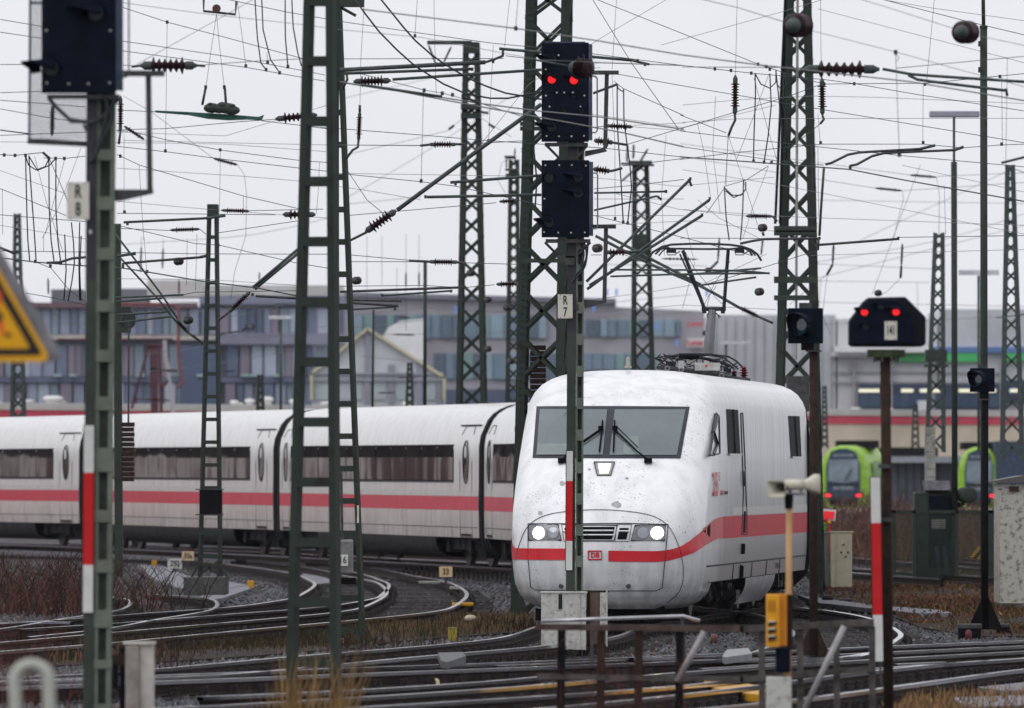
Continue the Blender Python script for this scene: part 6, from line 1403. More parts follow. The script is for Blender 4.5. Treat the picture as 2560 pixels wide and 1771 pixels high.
for x, w_, h_ in ((100, 52, 12), (172, 52, 22), (190, 30, 10), (625, 22, 14), (664, 26, 18), (707, 34, 24), (780, 36, 18), (640, 18, 8), (35, 18, 7), (1060, 30, 14), (860, 40, 12), (2180, 26, 8), (2260, 30, 7)):
    dd = (x - 1280) / F; tt = (A_.x - dd * A_.y) / (dd * dA.y - dA.x); c = A_ + dA * tt - nA * 1.5; s = F / c.y; rr = w_ / s / 2; zz0 = 6.65
    obj('roof_vent', MB().lathe(Vector((c.x, c.y, zz0)), Vector((c.x, c.y, 9)), [(0, rr * .75), (h_ / s * .55, rr * .7), (h_ / s * .6, rr), (h_ / s * .85, rr * .95), (h_ / s, rr * .55)], 14), fmat('white_vent', (.7, .69, .66)), lh, smooth=True)
# red and white train added outside the view, banded for the coach window reflections
st_t = thing('added_reflection_train', (-100, 330, 0), 'added red and white train beyond the left frame edge, made to be mirrored in windows', 'train')
a0, a1 = Vector((-19.5, 280, 0)), Vector((-200, 420, 0)); dS = (a1 - a0).normalized(); nS = Vector((dS.y, -dS.x, 0))
for nm, z0, z1, m, f in (('lower_side', .5, 1.3, M_red, 0), ('upper_side', 1.3, 3.35, mat('pinkish_white_side', (.75, .66, .64), .5, col2=(.1, .045, .045), scale=.3, stretch=(1, 1, .5), fac=(.42, .56)), 0), ('window_band', 3.35, 4.4, M_black, .05), ('roof', 4.4, 4.7, M_dsteel, 0)): obj(nm, MB().frame((a0 + a1) / 2 + nS * f + Vector((0, 0, (z0 + z1) / 2)), dS * (a1 - a0).length / 2, nS * 1.4, (0, 0, (z1 - z0) / 2)), m, st_t)
# maroon gantry in front of the blue building
YQ = 420.0; gq = thing('steel_gantry', P(390, 1250, YQ), 'rusty maroon trestle and bent pipe before the blue building', 'gantry')
M_mar = mat('maroon_steel', (.09, .035, .045), .7, var=.3); M_pk = mat('pinkish_pipe', (.2, .07, .07), .6, var=.2)
def D_(x, y): return P(x * .3759, 590 + y * .3759, YQ)
for a, b, w_, m in (((380, 690), (1150, 688), 12, M_mar), ((990, 730), (875, 1150), 18, M_mar), ((1020, 735), (1030, 1240), 50, M_mar), ((1060, 740), (1075, 1240), 22, M_mar), ((1095, 690), (1105, 840), 26, fmat('pale_post', (.4, .38, .4))), ((1110, 840), (1160, 1240), 26, fmat('pale_post', (.4, .38, .4))), ((890, 1085), (1130, 1095), 10, M_mar), ((1000, 890), (1180, 900), 16, M_mar), ((1075, 1020), (1120, 960), 16, M_mar), ((965, 730), (1080, 730), 30, M_mar)):
    obj('beam', MB().bar(D_(*a), D_(*b), w_ * .3759 * YQ / F, .3), m, gq)
obj('bent_pipe', MB().tube(smoothpath([D_(*p) for p in ((700, 455), (1080, 455), (1160, 460), (1190, 500), (1186, 600), (1190, 800), (1205, 920), (1215, 975), (1180, 1010))], .3), .09, 6), M_pk, gq)

# ------------------------------------------------------------------ overhead line
def gpts(l, Y): return [G(a, b, Y) for a, b in l]
MW = {'w': (M_wire, 1.0), 'c': (M_wire, 1.6), 't': (M_wire, .62), 'f': (M_wire_p, .7), 'g': (M_wire_g, 1.15), 'p': (M_wire_p, 1.7), 'j': (M_cable, 1.6), 'b': (M_cable, 2.2), 'T': (M_galv, 3.7), 'S': (M_galv, 2.5), 'D': (M_dsteel, 3.2), 'B': (M_galv, 5.4)}
NM = {'w': 'wire', 'c': 'contact_wire', 't': 'dropper', 'f': 'wire', 'g': 'wire', 'p': 'contact_wire', 'j': 'jumper_cable', 'b': 'jumper_cable', 'T': 'tube', 'S': 'steady_arm', 'D': 'tube', 'B': 'strut_tube'}
def ins_mesh(p0, p1, rr, n=7, big=False):
    p0, p1 = Vector(p0), Vector(p1); L = (p1 - p0).length; t = (p1 - p0).normalized(); a, b = L * .2, L * .8; u = t
    mb = MB(); mb.lathe(p0, p1, [(0, rr * .18), (L * .04, rr * .3), (L * .08, rr * .5), (a, rr * .5)], 12); mb.lathe(p0 + t * b, p1, [(0, rr * .5), (L * .12, rr * .5), (L * .16, rr * .3), (L * .2, rr * .18)], 12); mb.mi = 1
    pr = []
    for k in range(n):
        x = (b - a) / n; r_ = rr * (1.0 if k in (0, n - 1) else .8); pr += [(x * k, rr * .38), (x * (k + .35), r_), (x * (k + .5), r_), (x * (k + .75), rr * .38)]
    mb.lathe(p0 + t * a, p0 + t * b, pr + [(b - a, rr * .38)], 14); return mb
def endon(x, y, Y, rpx, par):
    r = rpx * Y / F; c = P(x, y, Y); d = Vector((-.25, -1, -.05)).normalized(); mb = MB()
    mb.lathe(c + d * r * 1.4, c + d * r * 3, [(0, r * .62), (r * .5, r * .6), (r * .9, r * .4), (r * 1.1, r * .15)], 16); mb.mi = 1; pr = []
    for k in range(6): pr += [(r * .5 * k, r * .45), (r * (.5 * k + .15), r * (1 if k in (0, 5) else .95)), (r * (.5 * k + .3), r * .9), (r * (.5 * k + .45), r * .45)]
    mb.lathe(c - d * r * 1.6, c + d * r * 1.6, pr, 20); return obj('insulator', mb, [M_galv, M_maroon], par, smooth=True)
def ow(label, Y, items, cat='overhead wire', name='overhead_wire', extras=()):
    root = thing(name, G(*items[0][1][0], Y) if items else P(extras[0][1], extras[0][2], Y), label, cat, 'overhead line equipment')
    for it in items:
        k, pts = it[0], it[1]; yy = Y + (it[2] if len(it) > 2 else 0)
        if k == 'I':
            obj('insulator', ins_mesh(G(*pts[0], yy), G(*pts[1], yy), pts[2] * .3759 * yy / F, pts[3] if len(pts) > 3 else 7), [M_galv, M_maroon], root, smooth=False); continue
        if k == 'k':
            for p in pts: obj('clamp', MB().box(G(*p, yy - .01), (.036, .04, .045)), M_green_d, root)
            continue
        m, r = MW[k]; wp = gpts(pts, yy)
        if len(wp) > 2: wp = smoothpath(wp, .25 if k in 'jbSTDB' else 1.0)
        obj(NM[k], MB().tube(wp, max(.0035, r * yy / F), 6 if k in 'tfwg' else 8, cap=True), m, root, smooth=True)
    return root
LX = 0
ow('messenger wire with long dropper falling from the top of the near left signal', 120, [('w', [(780, 38), (1110, 148), (1500, 250), (2010, 390), (2280, 455)]), ('t', [(1112, 150), (1106, 600), (1100, 1000)]), ('k', [(1112, 148), (1100, 1005)])])
ow('pair of slanting upper wires behind the mesh screen, joined by dark jumpers', 112, [('w', [(0, 130), (190, 162), (820, 275), (1500, 375), (2010, 470), (2160, 500)]), ('w', [(0, 215), (190, 243), (820, 340), (1640, 450), (2005, 515), (2160, 540)]),
   ('j', [(1695, -20), (1712, 250), (1735, 420), (1770, 465)]), ('j', [(1740, -20), (1750, 200), (1800, 400), (1860, 485)]), ('j', [(1897, -20), (1898, 250), (1915, 445)]), ('j', [(1940, -20), (1950, 180), (1980, 350), (2005, 440)]), ('k', [(1770, 465), (1860, 485), (1915, 445)]), ('t', [(1580, 15), (1610, 240), (1635, 440)]), ('k', [(1635, 440), (1780, 415)]), ('t', [(1775, 350), (1780, 410)])])
ow('blurred upper wire running down right from the near left signal top', 96, [('f', [(780, 15), (1340, 90), (2010, 165), (2260, 198), (2800, 250), (3350, 355), (3600, 400), (4540, 437)]), ('f', [(910, 430), (1680, 0)])])
ow('wire from the top edge passing above the tube arms towards the red signal', 118, [('w', [(1480, -10), (1900, 80), (2261, 143), (3286, 290), (3761, 335), (4540, 437)]), ('t', [(2776, -10), (2760, 235)]), ('k', [(2760, 240)]), ('t', [(2886, -10), (2892, 300), (2901, 620)])])
ow('thick blurred contact wire sweeping over the red signal towards the far right insulator', 92, [('p', [(2400, 62), (3430, 190), (3960, 270), (4540, 367), (5042, 432), (6060, 545), (6820, 672)]), ('t', [(3446, -10), (3431, 180)]), ('k', [(3431, 190)])])
ow('wire with the big end-on insulator over the big right mast', 90, [('w', [(4640, -10), (4900, 50), (5210, 145)]), ('f', [(5390, 203), (5950, 345), (6400, 470), (6820, 580)]), ('t', [(5957, 350), (5970, 700), (5982, 1030)]), ('k', [(5957, 348), (5982, 1030)]), ('t', [(5957, 360), (5980, 385), (5965, 410)])])
endon(1994, 64, 89.5, 31, bpy.data.objects[[o.name for o in COL.objects if o.get('label', '').startswith('wire with the big end-on')][0]])
r_ = ow('wire with the second end-on insulator left of the tall plain pole', 90, [('f', [(5700, -10), (5870, 40), (6340, 190)]), ('f', [(6510, 240), (6820, 305)])]); endon(2413, 81, 89.5, 29, r_)
ow('straight dark wire crossing the top right corner behind the plain pole', 125, [('w', [(5880, 0), (6420, 140), (6820, 235)]), ('f', [(5700, -30), (6200, 55), (6820, 140)])])
ow('long wire descending right from above the red signal into knotted green clamps', 122, [('w', [(3950, -10), (4540, 225), (5042, 428), (5297, 512), (5480, 560), (5700, 558), (6160, 555), (6820, 490)]), ('k', [(5042, 428), (5097, 445), (5482, 560), (5682, 558), (6152, 562), (6650, 510)]), ('t', [(6215, -10), (6190, 260), (6163, 540)]), ('t', [(6140, 570), (6138, 950)]), ('t', [(6662, 510), (6667, 960)])])
ow('level wire ending in the near clamps with two end jumper loops at upper right', 121, [('w', [(4540, 437), (4750, 460), (5000, 488), (5480, 530), (5700, 560), (6100, 630), (6820, 740)]), ('j', [(5022, 490), (5025, 620), (5015, 900), (5012, 1070)]), ('j', [(5120, 490), (5130, 700), (5110, 900), (5082, 1080)]), ('j', [(5160, 470), (5180, 650), (5200, 850), (5200, 1075)]), ('j', [(5212, 480), (5208, 700), (5238, 850), (5228, 1075)]), ('j', [(5022, 490), (5060, 560), (5120, 588), (5160, 550), (5162, 470)]), ('j', [(5165, 560), (5200, 600), (5235, 560), (5212, 485)]), ('k', [(4755, 460), (4862, 470), (4997, 488), (5120, 462), (5012, 1072), (5082, 1080), (5132, 1082), (5228, 1075)]), ('t', [(5112, 500), (5010, 780), (4900, 1060)]), ('t', [(5015, 520), (5090, 800), (5165, 1060)])])
ow('wire into the large horizontal maroon insulator at upper right with paired tubes', 100, [('w', [(4540, 447), (5200, 450), (5350, 455)]), ('I', [(5340, 462), (5850, 462), 60, 6]), ('T', [(5870, 460), (6060, 495), (6820, 546)]), ('T', [(6040, 500), (6100, 530), (6700, 605)]), ('w', [(5960, 455), (6820, 375)]), ('D', [(6690, 590), (6700, 640)]), ('D', [(5350, 455), (5450, 462)])])
ow('long thin wire sagging right below the large maroon insulator', 130, [('w', [(4111, 495), (4540, 572), (5200, 685), (6820, 952)]), ('f', [(4540, 815), (4900, 792), (6820, 788)])])
ow('rising wire from the lower left of the big right mast up to its clamp', 124, [('w', [(4522, 858), (4880, 750), (5250, 640), (5430, 573), (5482, 562)]), ('t', [(4640, 825), (4680, 1000), (4727, 1320)]), ('w', [(4522, 765), (4830, 885)])])
ow('hanging insulator chain left of the big right mast', 123, [('t', [(4903, -10), (4892, 500)]), ('I', [(4891, 500), (4888, 770), 33, 9]), ('D', [(4888, 770), (4890, 800), (4865, 850), (4845, 905)]), ('t', [(4845, 900), (4832, 1100), (4822, 1230)]), ('t', [(4845, 905), (4960, 1250), (5040, 1500)])])
ow('hanging insulator chain just right of the big right mast', 123, [('t', [(5458, -10), (5462, 500)]), ('I', [(5467, 520), (5470, 770), 33, 9]), ('D', [(5470, 770), (5480, 795), (5455, 825)]), ('w', [(5455, 825), (5390, 880), (5200, 1020)]), ('t', [(5440, 760), (5455, 950)])])
ow('double contact wires with bent steady arms right of the big right mast', 118, [('w', [(4522, 872), (4842, 912), (5322, 965), (5982, 1035), (6820, 1112)]), ('w', [(4522, 1062), (4820, 1025), (5200, 985), (5462, 960), (6142, 960), (6400, 985), (6660, 965), (6820, 960)]), ('D', [(5490, 1095), (5530, 1085), (5640, 1030), (5720, 1015), (6120, 992)]), ('D', [(5650, 1105), (5700, 1095), (5800, 1040), (5880, 1020), (6340, 1000)]), ('T', [(6120, 992), (6220, 968)]), ('T', [(6340, 1002), (6410, 978)]), ('k', [(5458, 950), (6140, 950), (6662, 960), (5655, 1118)])])
ow('lower contact wire falling right below the steady arms', 116, [('c', [(4522, 1045), (4992, 1078), (5650, 1128), (6020, 1200), (6820, 1342)]), ('w', [(4522, 975), (5160, 1070), (5480, 1100)]), ('D', [(5480, 1120), (5460, 1400), (5450, 1570)]), ('t', [(5440, 980), (5445, 1440)]), ('t', [(5400, 960), (5412, 1580)]), ('t', [(5420, 960), (5430, 1580)])])
ow('paired near contact wires crossing in front of the upper signal head', 104, [('p', [(2301, 555), (2911, 645), (3200, 690), (3601, 742), (4000, 780), (4549, 862)]), ('p', [(2261, 545), (2611, 600), (3191, 710), (3801, 820), (4150, 885), (4549, 978)]), ('w', [(2411, 495), (2821, 600), (2950, 622), (3200, 690), (3550, 800)]), ('T', [(2400, 565), (2940, 645)]), ('k', [(2821, 602), (2942, 622), (3010, 632), (3080, 640), (3120, 655), (3160, 675)]), ('D', [(3080, 645), (3190, 685)]), ('t', [(2816, 610), (2810, 900), (2801, 1205)]), ('k', [(2801, 1205)])])
ow('wire crossing behind the signal gap between the two heads', 124, [('w', [(2130, 850), (2261, 857), (2811, 900), (3246, 937), (3601, 960), (4000, 985), (4549, 1047)]), ('t', [(3281, 300), (3265, 600), (3250, 930)]), ('k', [(3248, 937)]), ('t', [(3391, -10), (3356, 310)]), ('w', [(2261, 393), (3351, 390)]), ('w', [(3361, 372), (3661, 410), (4549, 437)])])
ow('long wire passing the lower signal head and continuing right', 126, [('w', [(780, 975), (1100, 1010), (1480, 1060), (2170, 1140), (2261, 1155), (2801, 1210), (3031, 1240), (3601, 1365), (3951, 1435), (4549, 1582), (5000, 1700)]), ('t', [(825, 895), (825, 1410)]), ('t', [(1465, 1000), (1462, 1300), (1450, 1620)]), ('k', [(1465, 998), (1100, 1005)])])
ow('green wire with left cable loops above the pulley counterweight', 118, [('g', [(0, 1030), (100, 1035), (290, 1015)]), ('w', [(290, 1052), (430, 1055), (570, 1040)]), ('D', [(285, 1015), (325, 1050)]), ('j', [(170, 1035), (176, 1300), (185, 1600), (198, 1740)]), ('j', [(192, 1035), (210, 1300), (225, 1500), (235, 1650), (240, 1740)]), ('j', [(325, 1055), (328, 1400), (340, 1600), (360, 1745)]), ('j', [(372, 1055), (372, 1400), (385, 1600), (405, 1755)]), ('j', [(170, 1040), (190, 1100), (240, 1132), (300, 1110), (325, 1060)]), ('j', [(192, 1040), (250, 1135), (330, 1100), (370, 1055)]), ('t', [(230, 1040), (310, 1350), (420, 1680)]), ('t', [(430, 1060), (300, 1560)]), ('w', [(330, 1060), (430, 1290), (470, 1400)]), ('k', [(28, 1032), (100, 1035), (170, 1035), (325, 1055), (370, 1055), (428, 1055)])])
ow('lower loop cables dropping past the R 8 plate edge', 120, [('j', [(430, 1560), (440, 1800), (425, 2000)]), ('j', [(475, 1480), (495, 1750), (452, 2005)]), ('j', [(530, 1480), (525, 1750), (530, 2000)]), ('j', [(540, 1570), (530, 1800), (538, 2000)]), ('t', [(15, 1260), (18, 1560)]), ('w', [(0, 1255), (440, 1435)]), ('f', [(0, 1135), (440, 1290)])])
ow('wires crossing left edge behind the mesh screen', 108, [('w', [(0, 430), (210, 430)]), ('w', [(0, 618), (310, 608)]), ('w', [(0, 668), (570, 712)]), ('w', [(0, 725), (300, 780), (570, 820)]), ('c', [(0, 866), (200, 892)]), ('w', [(0, 902), (570, 880)])])
ow('horizontal maroon insulator right of the near left signal', 100, [('I', [(930, 437), (1310, 437), 58, 6]), ('D', [(875, 445), (960, 435)]), ('D', [(1290, 435), (1365, 440)]), ('w', [(1365, 432), (1640, 412), (2010, 392)]), ('w', [(820, 435), (880, 438)])])
ow('vertical insulator seen through the mesh screen at upper left', 95, [('I', [(350, 700), (346, 905), 25, 7])])
ow('vertical insulator beside the near signal with a short slanting one', 110, [('I', [(803, 640), (800, 880), 25, 9]), ('I', [(825, 840), (960, 930), 18, 6]), ('g', [(780, 873), (850, 873)]), ('D', [(800, 880), (790, 960)])])
ow('wires from the suspended switch to the ladder mast insulator', 119, [('w', [(780, 733), (1040, 745)]), ('w', [(775, 868), (860, 862), (1100, 857), (1600, 810), (1830, 795)]), ('I', [(1830, 793), (2110, 765), 38, 6]), ('w', [(1740, 805), (2000, 835), (2180, 858)]), ('w', [(860, 873), (1100, 930), (1470, 1000), (2005, 1070), (2180, 1082)]), ('f', [(820, 935), (2170, 965), (2800, 968)])])
sw_ = ow('green section switch hanging from a pulley on two thin ropes', 112, [('g', [(1040, 740), (1250, 755)]), ('t', [(1440, 95), (1405, 330), (1370, 580)]), ('t', [(1440, 95), (1462, 330), (1492, 580)]), ('D', [(1355, -10), (1355, 75), (1565, 97), (1572, 10)]), ('D', [(1368, 585), (1345, 700)]), ('D', [(1495, 585), (1503, 690)]), ('k', [(1368, 580), (1492, 580)])])
M_sg = mat('teal_green_switch_bar', (.03, .1, .075), .5, var=.3)
obj('switch_bar', MB().poly([G(x, y, 112) for x, y in ((1030, 735), (1240, 745), (1500, 760), (1720, 778), (1755, 765), (1740, 800), (1640, 795), (1520, 800), (1380, 790), (1250, 765), (1035, 748))], (0, .12, 0)), M_sg, sw_)
for (a, b, r) in ((1410, 720, .11), (1460, 725, .1), (1510, 722, .12), (1545, 735, .1), (1400, 695, .04), (1480, 700, .07), (1545, 703, .04)): obj('switch_body', MB().ball(G(a, b, 111.9), (r, .06, r * .6), 10, 6), M_green_d, sw_)
obj('pulley', MB().lathe(G(1440, 58, 112.1), G(1440, 58, 111.9), [(0, .05), (.03, .055), (.06, .03), (.1, .055), (.14, .05)], 16), M_brown, sw_)
ow('diagonal sagging wire left of the tall ladder mast with small droppers', 121, [('w', [(780, 1030), (930, 1100), (1620, 1305), (1990, 1390)]), ('t', [(925, 1100), (940, 1350), (957, 1600)]), ('t', [(1618, 1305), (1620, 1420)]), ('k', [(800, 1040)])])
ow('level wire with tube arm left of the tall ladder mast and small insulator', 118, [('w', [(780, 1420), (1370, 1425), (1830, 1430)]), ('D', [(822, 1480), (1370, 1453)]), ('T', [(1370, 1453), (1500, 1435)]), ('I', [(1880, 1428), (2100, 1428), 36, 5]), ('D', [(848, 1480), (848, 1500)]), ('k', [(828, 1412)]), ('w', [(0, 1430), (180, 1445), (570, 1475)])])
ow('insulator with curved lead above the tube arm of the narrow mast', 135, [('I', [(1470, 1400), (1660, 1405), 20, 8]), ('w', [(1660, 1403), (2150, 1392)]), ('I', [(1130, 1532), (1330, 1525), 20, 8]), ('w', [(780, 1520), (1130, 1534)]), ('w', [(1330, 1525), (1370, 1560)]), ('w', [(1440, 1552), (1980, 1470)])])
ow('drooping blurred insulator with pale curved cable left of the ladder mast', 180, [('I', [(1420, 1055), (1580, 1098), 18, 8]), ('f', [(820, 640), (1000, 740), (1420, 1055)]), ('f', [(1580, 1098), (1625, 1160), (1640, 1300), (1635, 1570), (1560, 1810), (1535, 1990)])])
ow('descending wire crossing the narrow ladder mast towards the tall mast', 123, [('w', [(780, 1500), (960, 1540), (1290, 1620), (1460, 1632), (1970, 1750), (2180, 1785)]), ('k', [(1452, 1632)]), ('t', [(1310, 1560), (1300, 1930)])])
ow('left contact wires with dark steady arms above the yellow sign', 117, [('w', [(0, 1670), (570, 1678)]), ('D', [(-10, 1645), (100, 1688)]), ('c', [(0, 1715), (240, 1745), (330, 1752), (570, 1770), (820, 1785), (980, 1810), (1370, 1876), (1700, 1915), (1980, 1970)]), ('D', [(310, 1750), (400, 1745), (480, 1720), (570, 1712)]), ('w', [(240, 1745), (340, 1785), (460, 1930), (570, 2010)]), ('w', [(170, 1950), (370, 1985), (570, 2030)]), ('k', [(235, 1740), (335, 1770), (530, 1760), (405, 1752)]), ('t', [(290, 1560), (290, 1670)])])
ow('upper contact wire with two tube arms between signal post and narrow mast', 119, [('w', [(780, 1680), (1340, 1690), (2180, 1692)]), ('T', [(780, 1705), (890, 1688)]), ('D', [(820, 1752), (1340, 1712)]), ('T', [(1330, 1712), (1390, 1700)]), ('D', [(818, 1750), (818, 1785)]), ('k', [(895, 1688), (1380, 1702)]), ('t', [(958, 1580), (975, 1800)]), ('k', [(978, 1808)])])
ow('two low tubes left of the narrow mast with rising wire', 128, [('S', [(770, 1980), (1080, 1968), (1220, 1962)]), ('S', [(770, 2008), (1080, 1985)]), ('w', [(1220, 1962), (1300, 1945), (1970, 1935)]), ('S', [(770, 2097), (1110, 2075)]), ('S', [(770, 2150), (1150, 2105)])])
ow('pair of long green diagonal struts ending in an insulator at the narrow mast', 130, [('S', [(770, 1560), (1080, 1968), (1180, 2120)]), ('S', [(785, 1700), (1060, 2000), (1170, 2140)]), ('I', [(1165, 2125), (1255, 2215), 24, 6]), ('D', [(1255, 2215), (1350, 2285)]), ('k', [(1345, 2285), (1290, 2240)])], cat='strut', name='cantilever_strut')
ow('double dark strut rising right to the tall mast with ribbed insulator', 126, [('T', [(1680, 1915), (1980, 1660)]), ('T', [(1695, 1925), (1990, 1680)]), ('I', [(1520, 2080), (1665, 1940), 27, 8]), ('D', [(1445, 2135), (1520, 2080)]), ('D', [(1700, 1970), (1970, 1985)]), ('k', [(1450, 2135), (1680, 1960)])], cat='strut', name='cantilever_strut')
ow('thick cantilever strut from the slim mast up to behind the red signal', 122, [('B', [(2640, 1400), (3120, 1045), (3601, 695)]), ('I', [(2430, 1545), (2635, 1400), 45, 6]), ('D', [(2330, 1600), (2440, 1545)]), ('k', [(2790, 1290)]), ('T', [(2840, 1312), (3601, 1297)]), ('k', [(2830, 1310)]), ('T', [(2995, 1215), (3601, 1168)]), ('D', [(3030, 1215), (3030, 1235)])], cat='strut', name='cantilever_strut')
ow('registration tubes running from the slim mast to the upper signal head', 119, [('B', [(2261, 467), (3230, 415)]), ('T', [(2290, 490), (3140, 460)]), ('T', [(2610, 530), (3601, 465)]), ('I', [(2350, 545), (2600, 537), 40, 7]), ('D', [(3230, 415), (3290, 395), (3350, 370)]), ('T', [(3320, 325), (4200, 402)]), ('D', [(4200, 402), (4320, 430)]), ('D', [(3345, 330), (3345, 370)]), ('D', [(2305, 490), (2310, 530), (2275, 600)]), ('k', [(4240, 405), (4290, 430), (3280, 410), (3140, 462)])], cat='tube arm', name='registration_arm')
r_ = ow('end-on ribbed insulator hanging in front of the upper signal head', 103, [('S', [(3561, 400), (3780, 440)])], cat='insulator', name='line_insulator')
c = P(1432, 169, 103); d = Vector((.75, -.6, -.1)).normalized(); mb = MB(); mb.lathe(c - d * .05, c, [(0, .02), (.02, .05), (.05, .07), (.14, .075)], 16); mb.mi = 1; pr = []
for k in range(5): pr += [(.035 * k, .06), (.035 * k + .008, .12), (.035 * k + .012, .12), (.035 * k + .03, .06)]
mb.lathe(c + d * .08, c + d * .3, pr, 18); obj('insulator', mb, [M_galv, M_maroon], r_, smooth=False)
for k in range(11):
    a = -1.2 + k * .42; obj('spark_spike', MB().bar(c + d * .2 + Vector((math.cos(a) * .09, 0, math.sin(a) * .09)), c + d * .2 + Vector((math.cos(a) * .17, -.02, math.sin(a) * .17)), .006), M_steel, r_)
ow('two black cables swooping down to the lattice mast from upper left', 118, [('b', [(2350, -20), (2520, 210), (2760, 440), (2950, 560), (3100, 625), (3261, 655), (3380, 655), (3601, 612)]), ('b', [(2520, -20), (2761, 270), (2960, 430), (3111, 520), (3361, 620), (3601, 662)])], cat='cable', name='feeder_cable')
ow('vertical insulator hanging right beside the slim ladder mast', 121, [('t', [(2424, -10), (2400, 400), (2394, 700)]), ('I', [(2393, 740), (2385, 940), 24, 9]), ('D', [(2393, 700), (2393, 745)]), ('D', [(2385, 930), (2380, 980), (2345, 1000), (2300, 1060)]), ('w', [(2300, 1120), (2440, 1330), (2560, 1430)])])
ow('horizontal insulator left of the grey green lattice mast', 140, [('I', [(2850, 962), (3040, 962), 26, 7]), ('D', [(2795, 970), (2870, 962)]), ('D', [(3030, 960), (3100, 962)]), ('w', [(2170, 965), (2795, 970)]), ('w', [(3100, 960), (3500, 937)])])
ow('low insulator and pale plate at the foot of the sky left of the lattice mast', 140, [('I', [(2850, 1742), (3050, 1745), 26, 8]), ('w', [(2310, 1742), (2740, 1742)]), ('w', [(2310, 1695), (2750, 1735)]), ('D', [(2720, 1735), (2870, 1742)]), ('D', [(3040, 1745), (3100, 1755)]), ('w', [(3060, 1748), (3460, 1760)])])
ow('small insulator entering the heavy lattice mast lower down', 140, [('I', [(3300, 1892), (3450, 1888), 24, 6]), ('w', [(2261, 1905), (2821, 1900), (3081, 1915), (3290, 1895)]), ('D', [(2261, 1942), (3090, 1912)]), ('S', [(2541, 1968), (3010, 1935)]), ('k', [(3090, 1912), (3000, 1938), (2541, 1965)])])
ow('short stacked tubes right of the slim mast over the brown building', 142, [('D', [(2331, 1995), (2671, 2003)]), ('D', [(2331, 2015), (2650, 2036)]), ('S', [(2341, 2060), (2630, 2043)]), ('D', [(2630, 2043), (2625, 2065)])], cat='tube arm', name='registration_arm')
ow('upper insulator entering the heavy lattice mast beside the lower head', 135, [('I', [(3320, 1342), (3450, 1335), 20, 5]), ('w', [(2310, 1435), (3300, 1350)]), ('f', [(2300, 1155), (3400, 1172)])])
ow('two brown ribbed insulators sticking out right of the signal heads', 119, [('I', [(3950, 935), (4080, 950), 32, 5]), ('I', [(3945, 1125), (4060, 1140), 32, 4]), ('D', [(4080, 950), (4170, 965)]), ('D', [(4060, 1140), (4140, 1120)]), ('w', [(4170, 962), (4549, 850)]), ('w', [(4140, 1105), (4549, 1055)])])
ow('dark insulator crossing the bracket right of the red lamps', 121, [('I', [(4030, 838), (4210, 845), 24, 7]), ('w', [(3950, 848), (4030, 840)]), ('f', [(4210, 835), (4560, 818)]), ('f', [(4210, 845), (4560, 872)])])
ow('jumper pair hanging right of the signal between two wires', 121, [('j', [(4105, 560), (4105, 800), (4130, 1200), (4145, 1475)]), ('j', [(4148, 600), (4150, 800), (4190, 1100), (4200, 1250), (4175, 1480)]), ('w', [(4083, 540), (4145, 590), (4549, 770)]), ('D', [(3945, 622), (4105, 562)]), ('t', [(4101, -10), (4071, 460)]), ('t', [(4071, 500), (4090, 1000), (4091, 1460)]), ('j', [(4105, 565), (4112, 590), (4140, 610), (4150, 590)]), ('k', [(4145, 1478), (4175, 1485), (4091, 1455)])])
ow('long thin diagonal wire from top centre to the knot left of the big mast', 125, [('w', [(3937, -10), (4200, 420), (4511, 858)]), ('f', [(3150, 1020), (3520, 560), (4600, -100)])])
ow('fork of tubes meeting below the heads right of the signal', 124, [('S', [(3951, 1285), (4431, 1275)]), ('S', [(3951, 1400), (4371, 1305)]), ('D', [(4371, 1305), (4400, 1330)]), ('w', [(3951, 1258), (4200, 1235), (4549, 1195)]), ('f', [(3951, 1325), (4549, 1325)]), ('f', [(3951, 1435), (4549, 1435)]), ('k', [(4311, 1260), (4430, 1275)])], cat='tube arm', name='registration_arm')
ow('long crossing struts fanning up right from the signal post', 135, [('T', [(3900, 1875), (4590, 1195)]), ('T', [(3905, 1925), (4720, 1330)]), ('T', [(3920, 1900), (4670, 1435)]), ('D', [(4580, 1190), (4600, 1240)]), ('k', [(4592, 1190), (4720, 1322), (4670, 1430)]), ('S', [(4060, 1795), (4840, 1800), (5120, 1820)]), ('S', [(4060, 1840), (4549, 1825), (5120, 1818)])], cat='strut', name='cantilever_strut')
ow('long strut descending right behind the pantograph to a ribbed insulator', 150, [('T', [(3960, 1570), (4330, 1760), (4660, 1905), (4930, 2055)]), ('T', [(4030, 1565), (4360, 1740), (4660, 1895)]), ('I', [(4915, 2045), (5050, 2110), 25, 8]), ('D', [(5050, 2110), (5140, 2150)]), ('S', [(4522, 1832), (5062, 1785)]), ('S', [(4652, 1900), (5030, 1845)])], cat='strut', name='cantilever_strut')
ow('brown insulator with curled strap right below the lower head', 128, [('I', [(4020, 1680), (4190, 1678), 28, 5]), ('T', [(4180, 1678), (4270, 1670)]), ('w', [(3930, 1697), (4000, 1697)]), ('f', [(4140, 1690), (4320, 1760), (4530, 1810)])])
ow('level wires passing just above the pantograph with dark tube arms', 140, [('w', [(4522, 1585), (5462, 1588)]), ('D', [(4922, 1622), (5000, 1605), (5080, 1592), (5440, 1588)]), ('D', [(5422, 1632), (5980, 1590)]), ('w', [(5980, 1580), (6820, 1568)]), ('k', [(5450, 1585), (5975, 1585), (5440, 1632)]), ('w', [(5440, 1665), (5062, 1785), (4700, 1890)]), ('D', [(5445, 1585), (5440, 1665)])])
ow('insulator at the left side of the big right mast', 155, [('I', [(4960, 1438), (5140, 1440), 22, 8]), ('f', [(4100, 1290), (4522, 1395), (4960, 1438)]), ('D', [(5140, 1440), (5170, 1475)])])
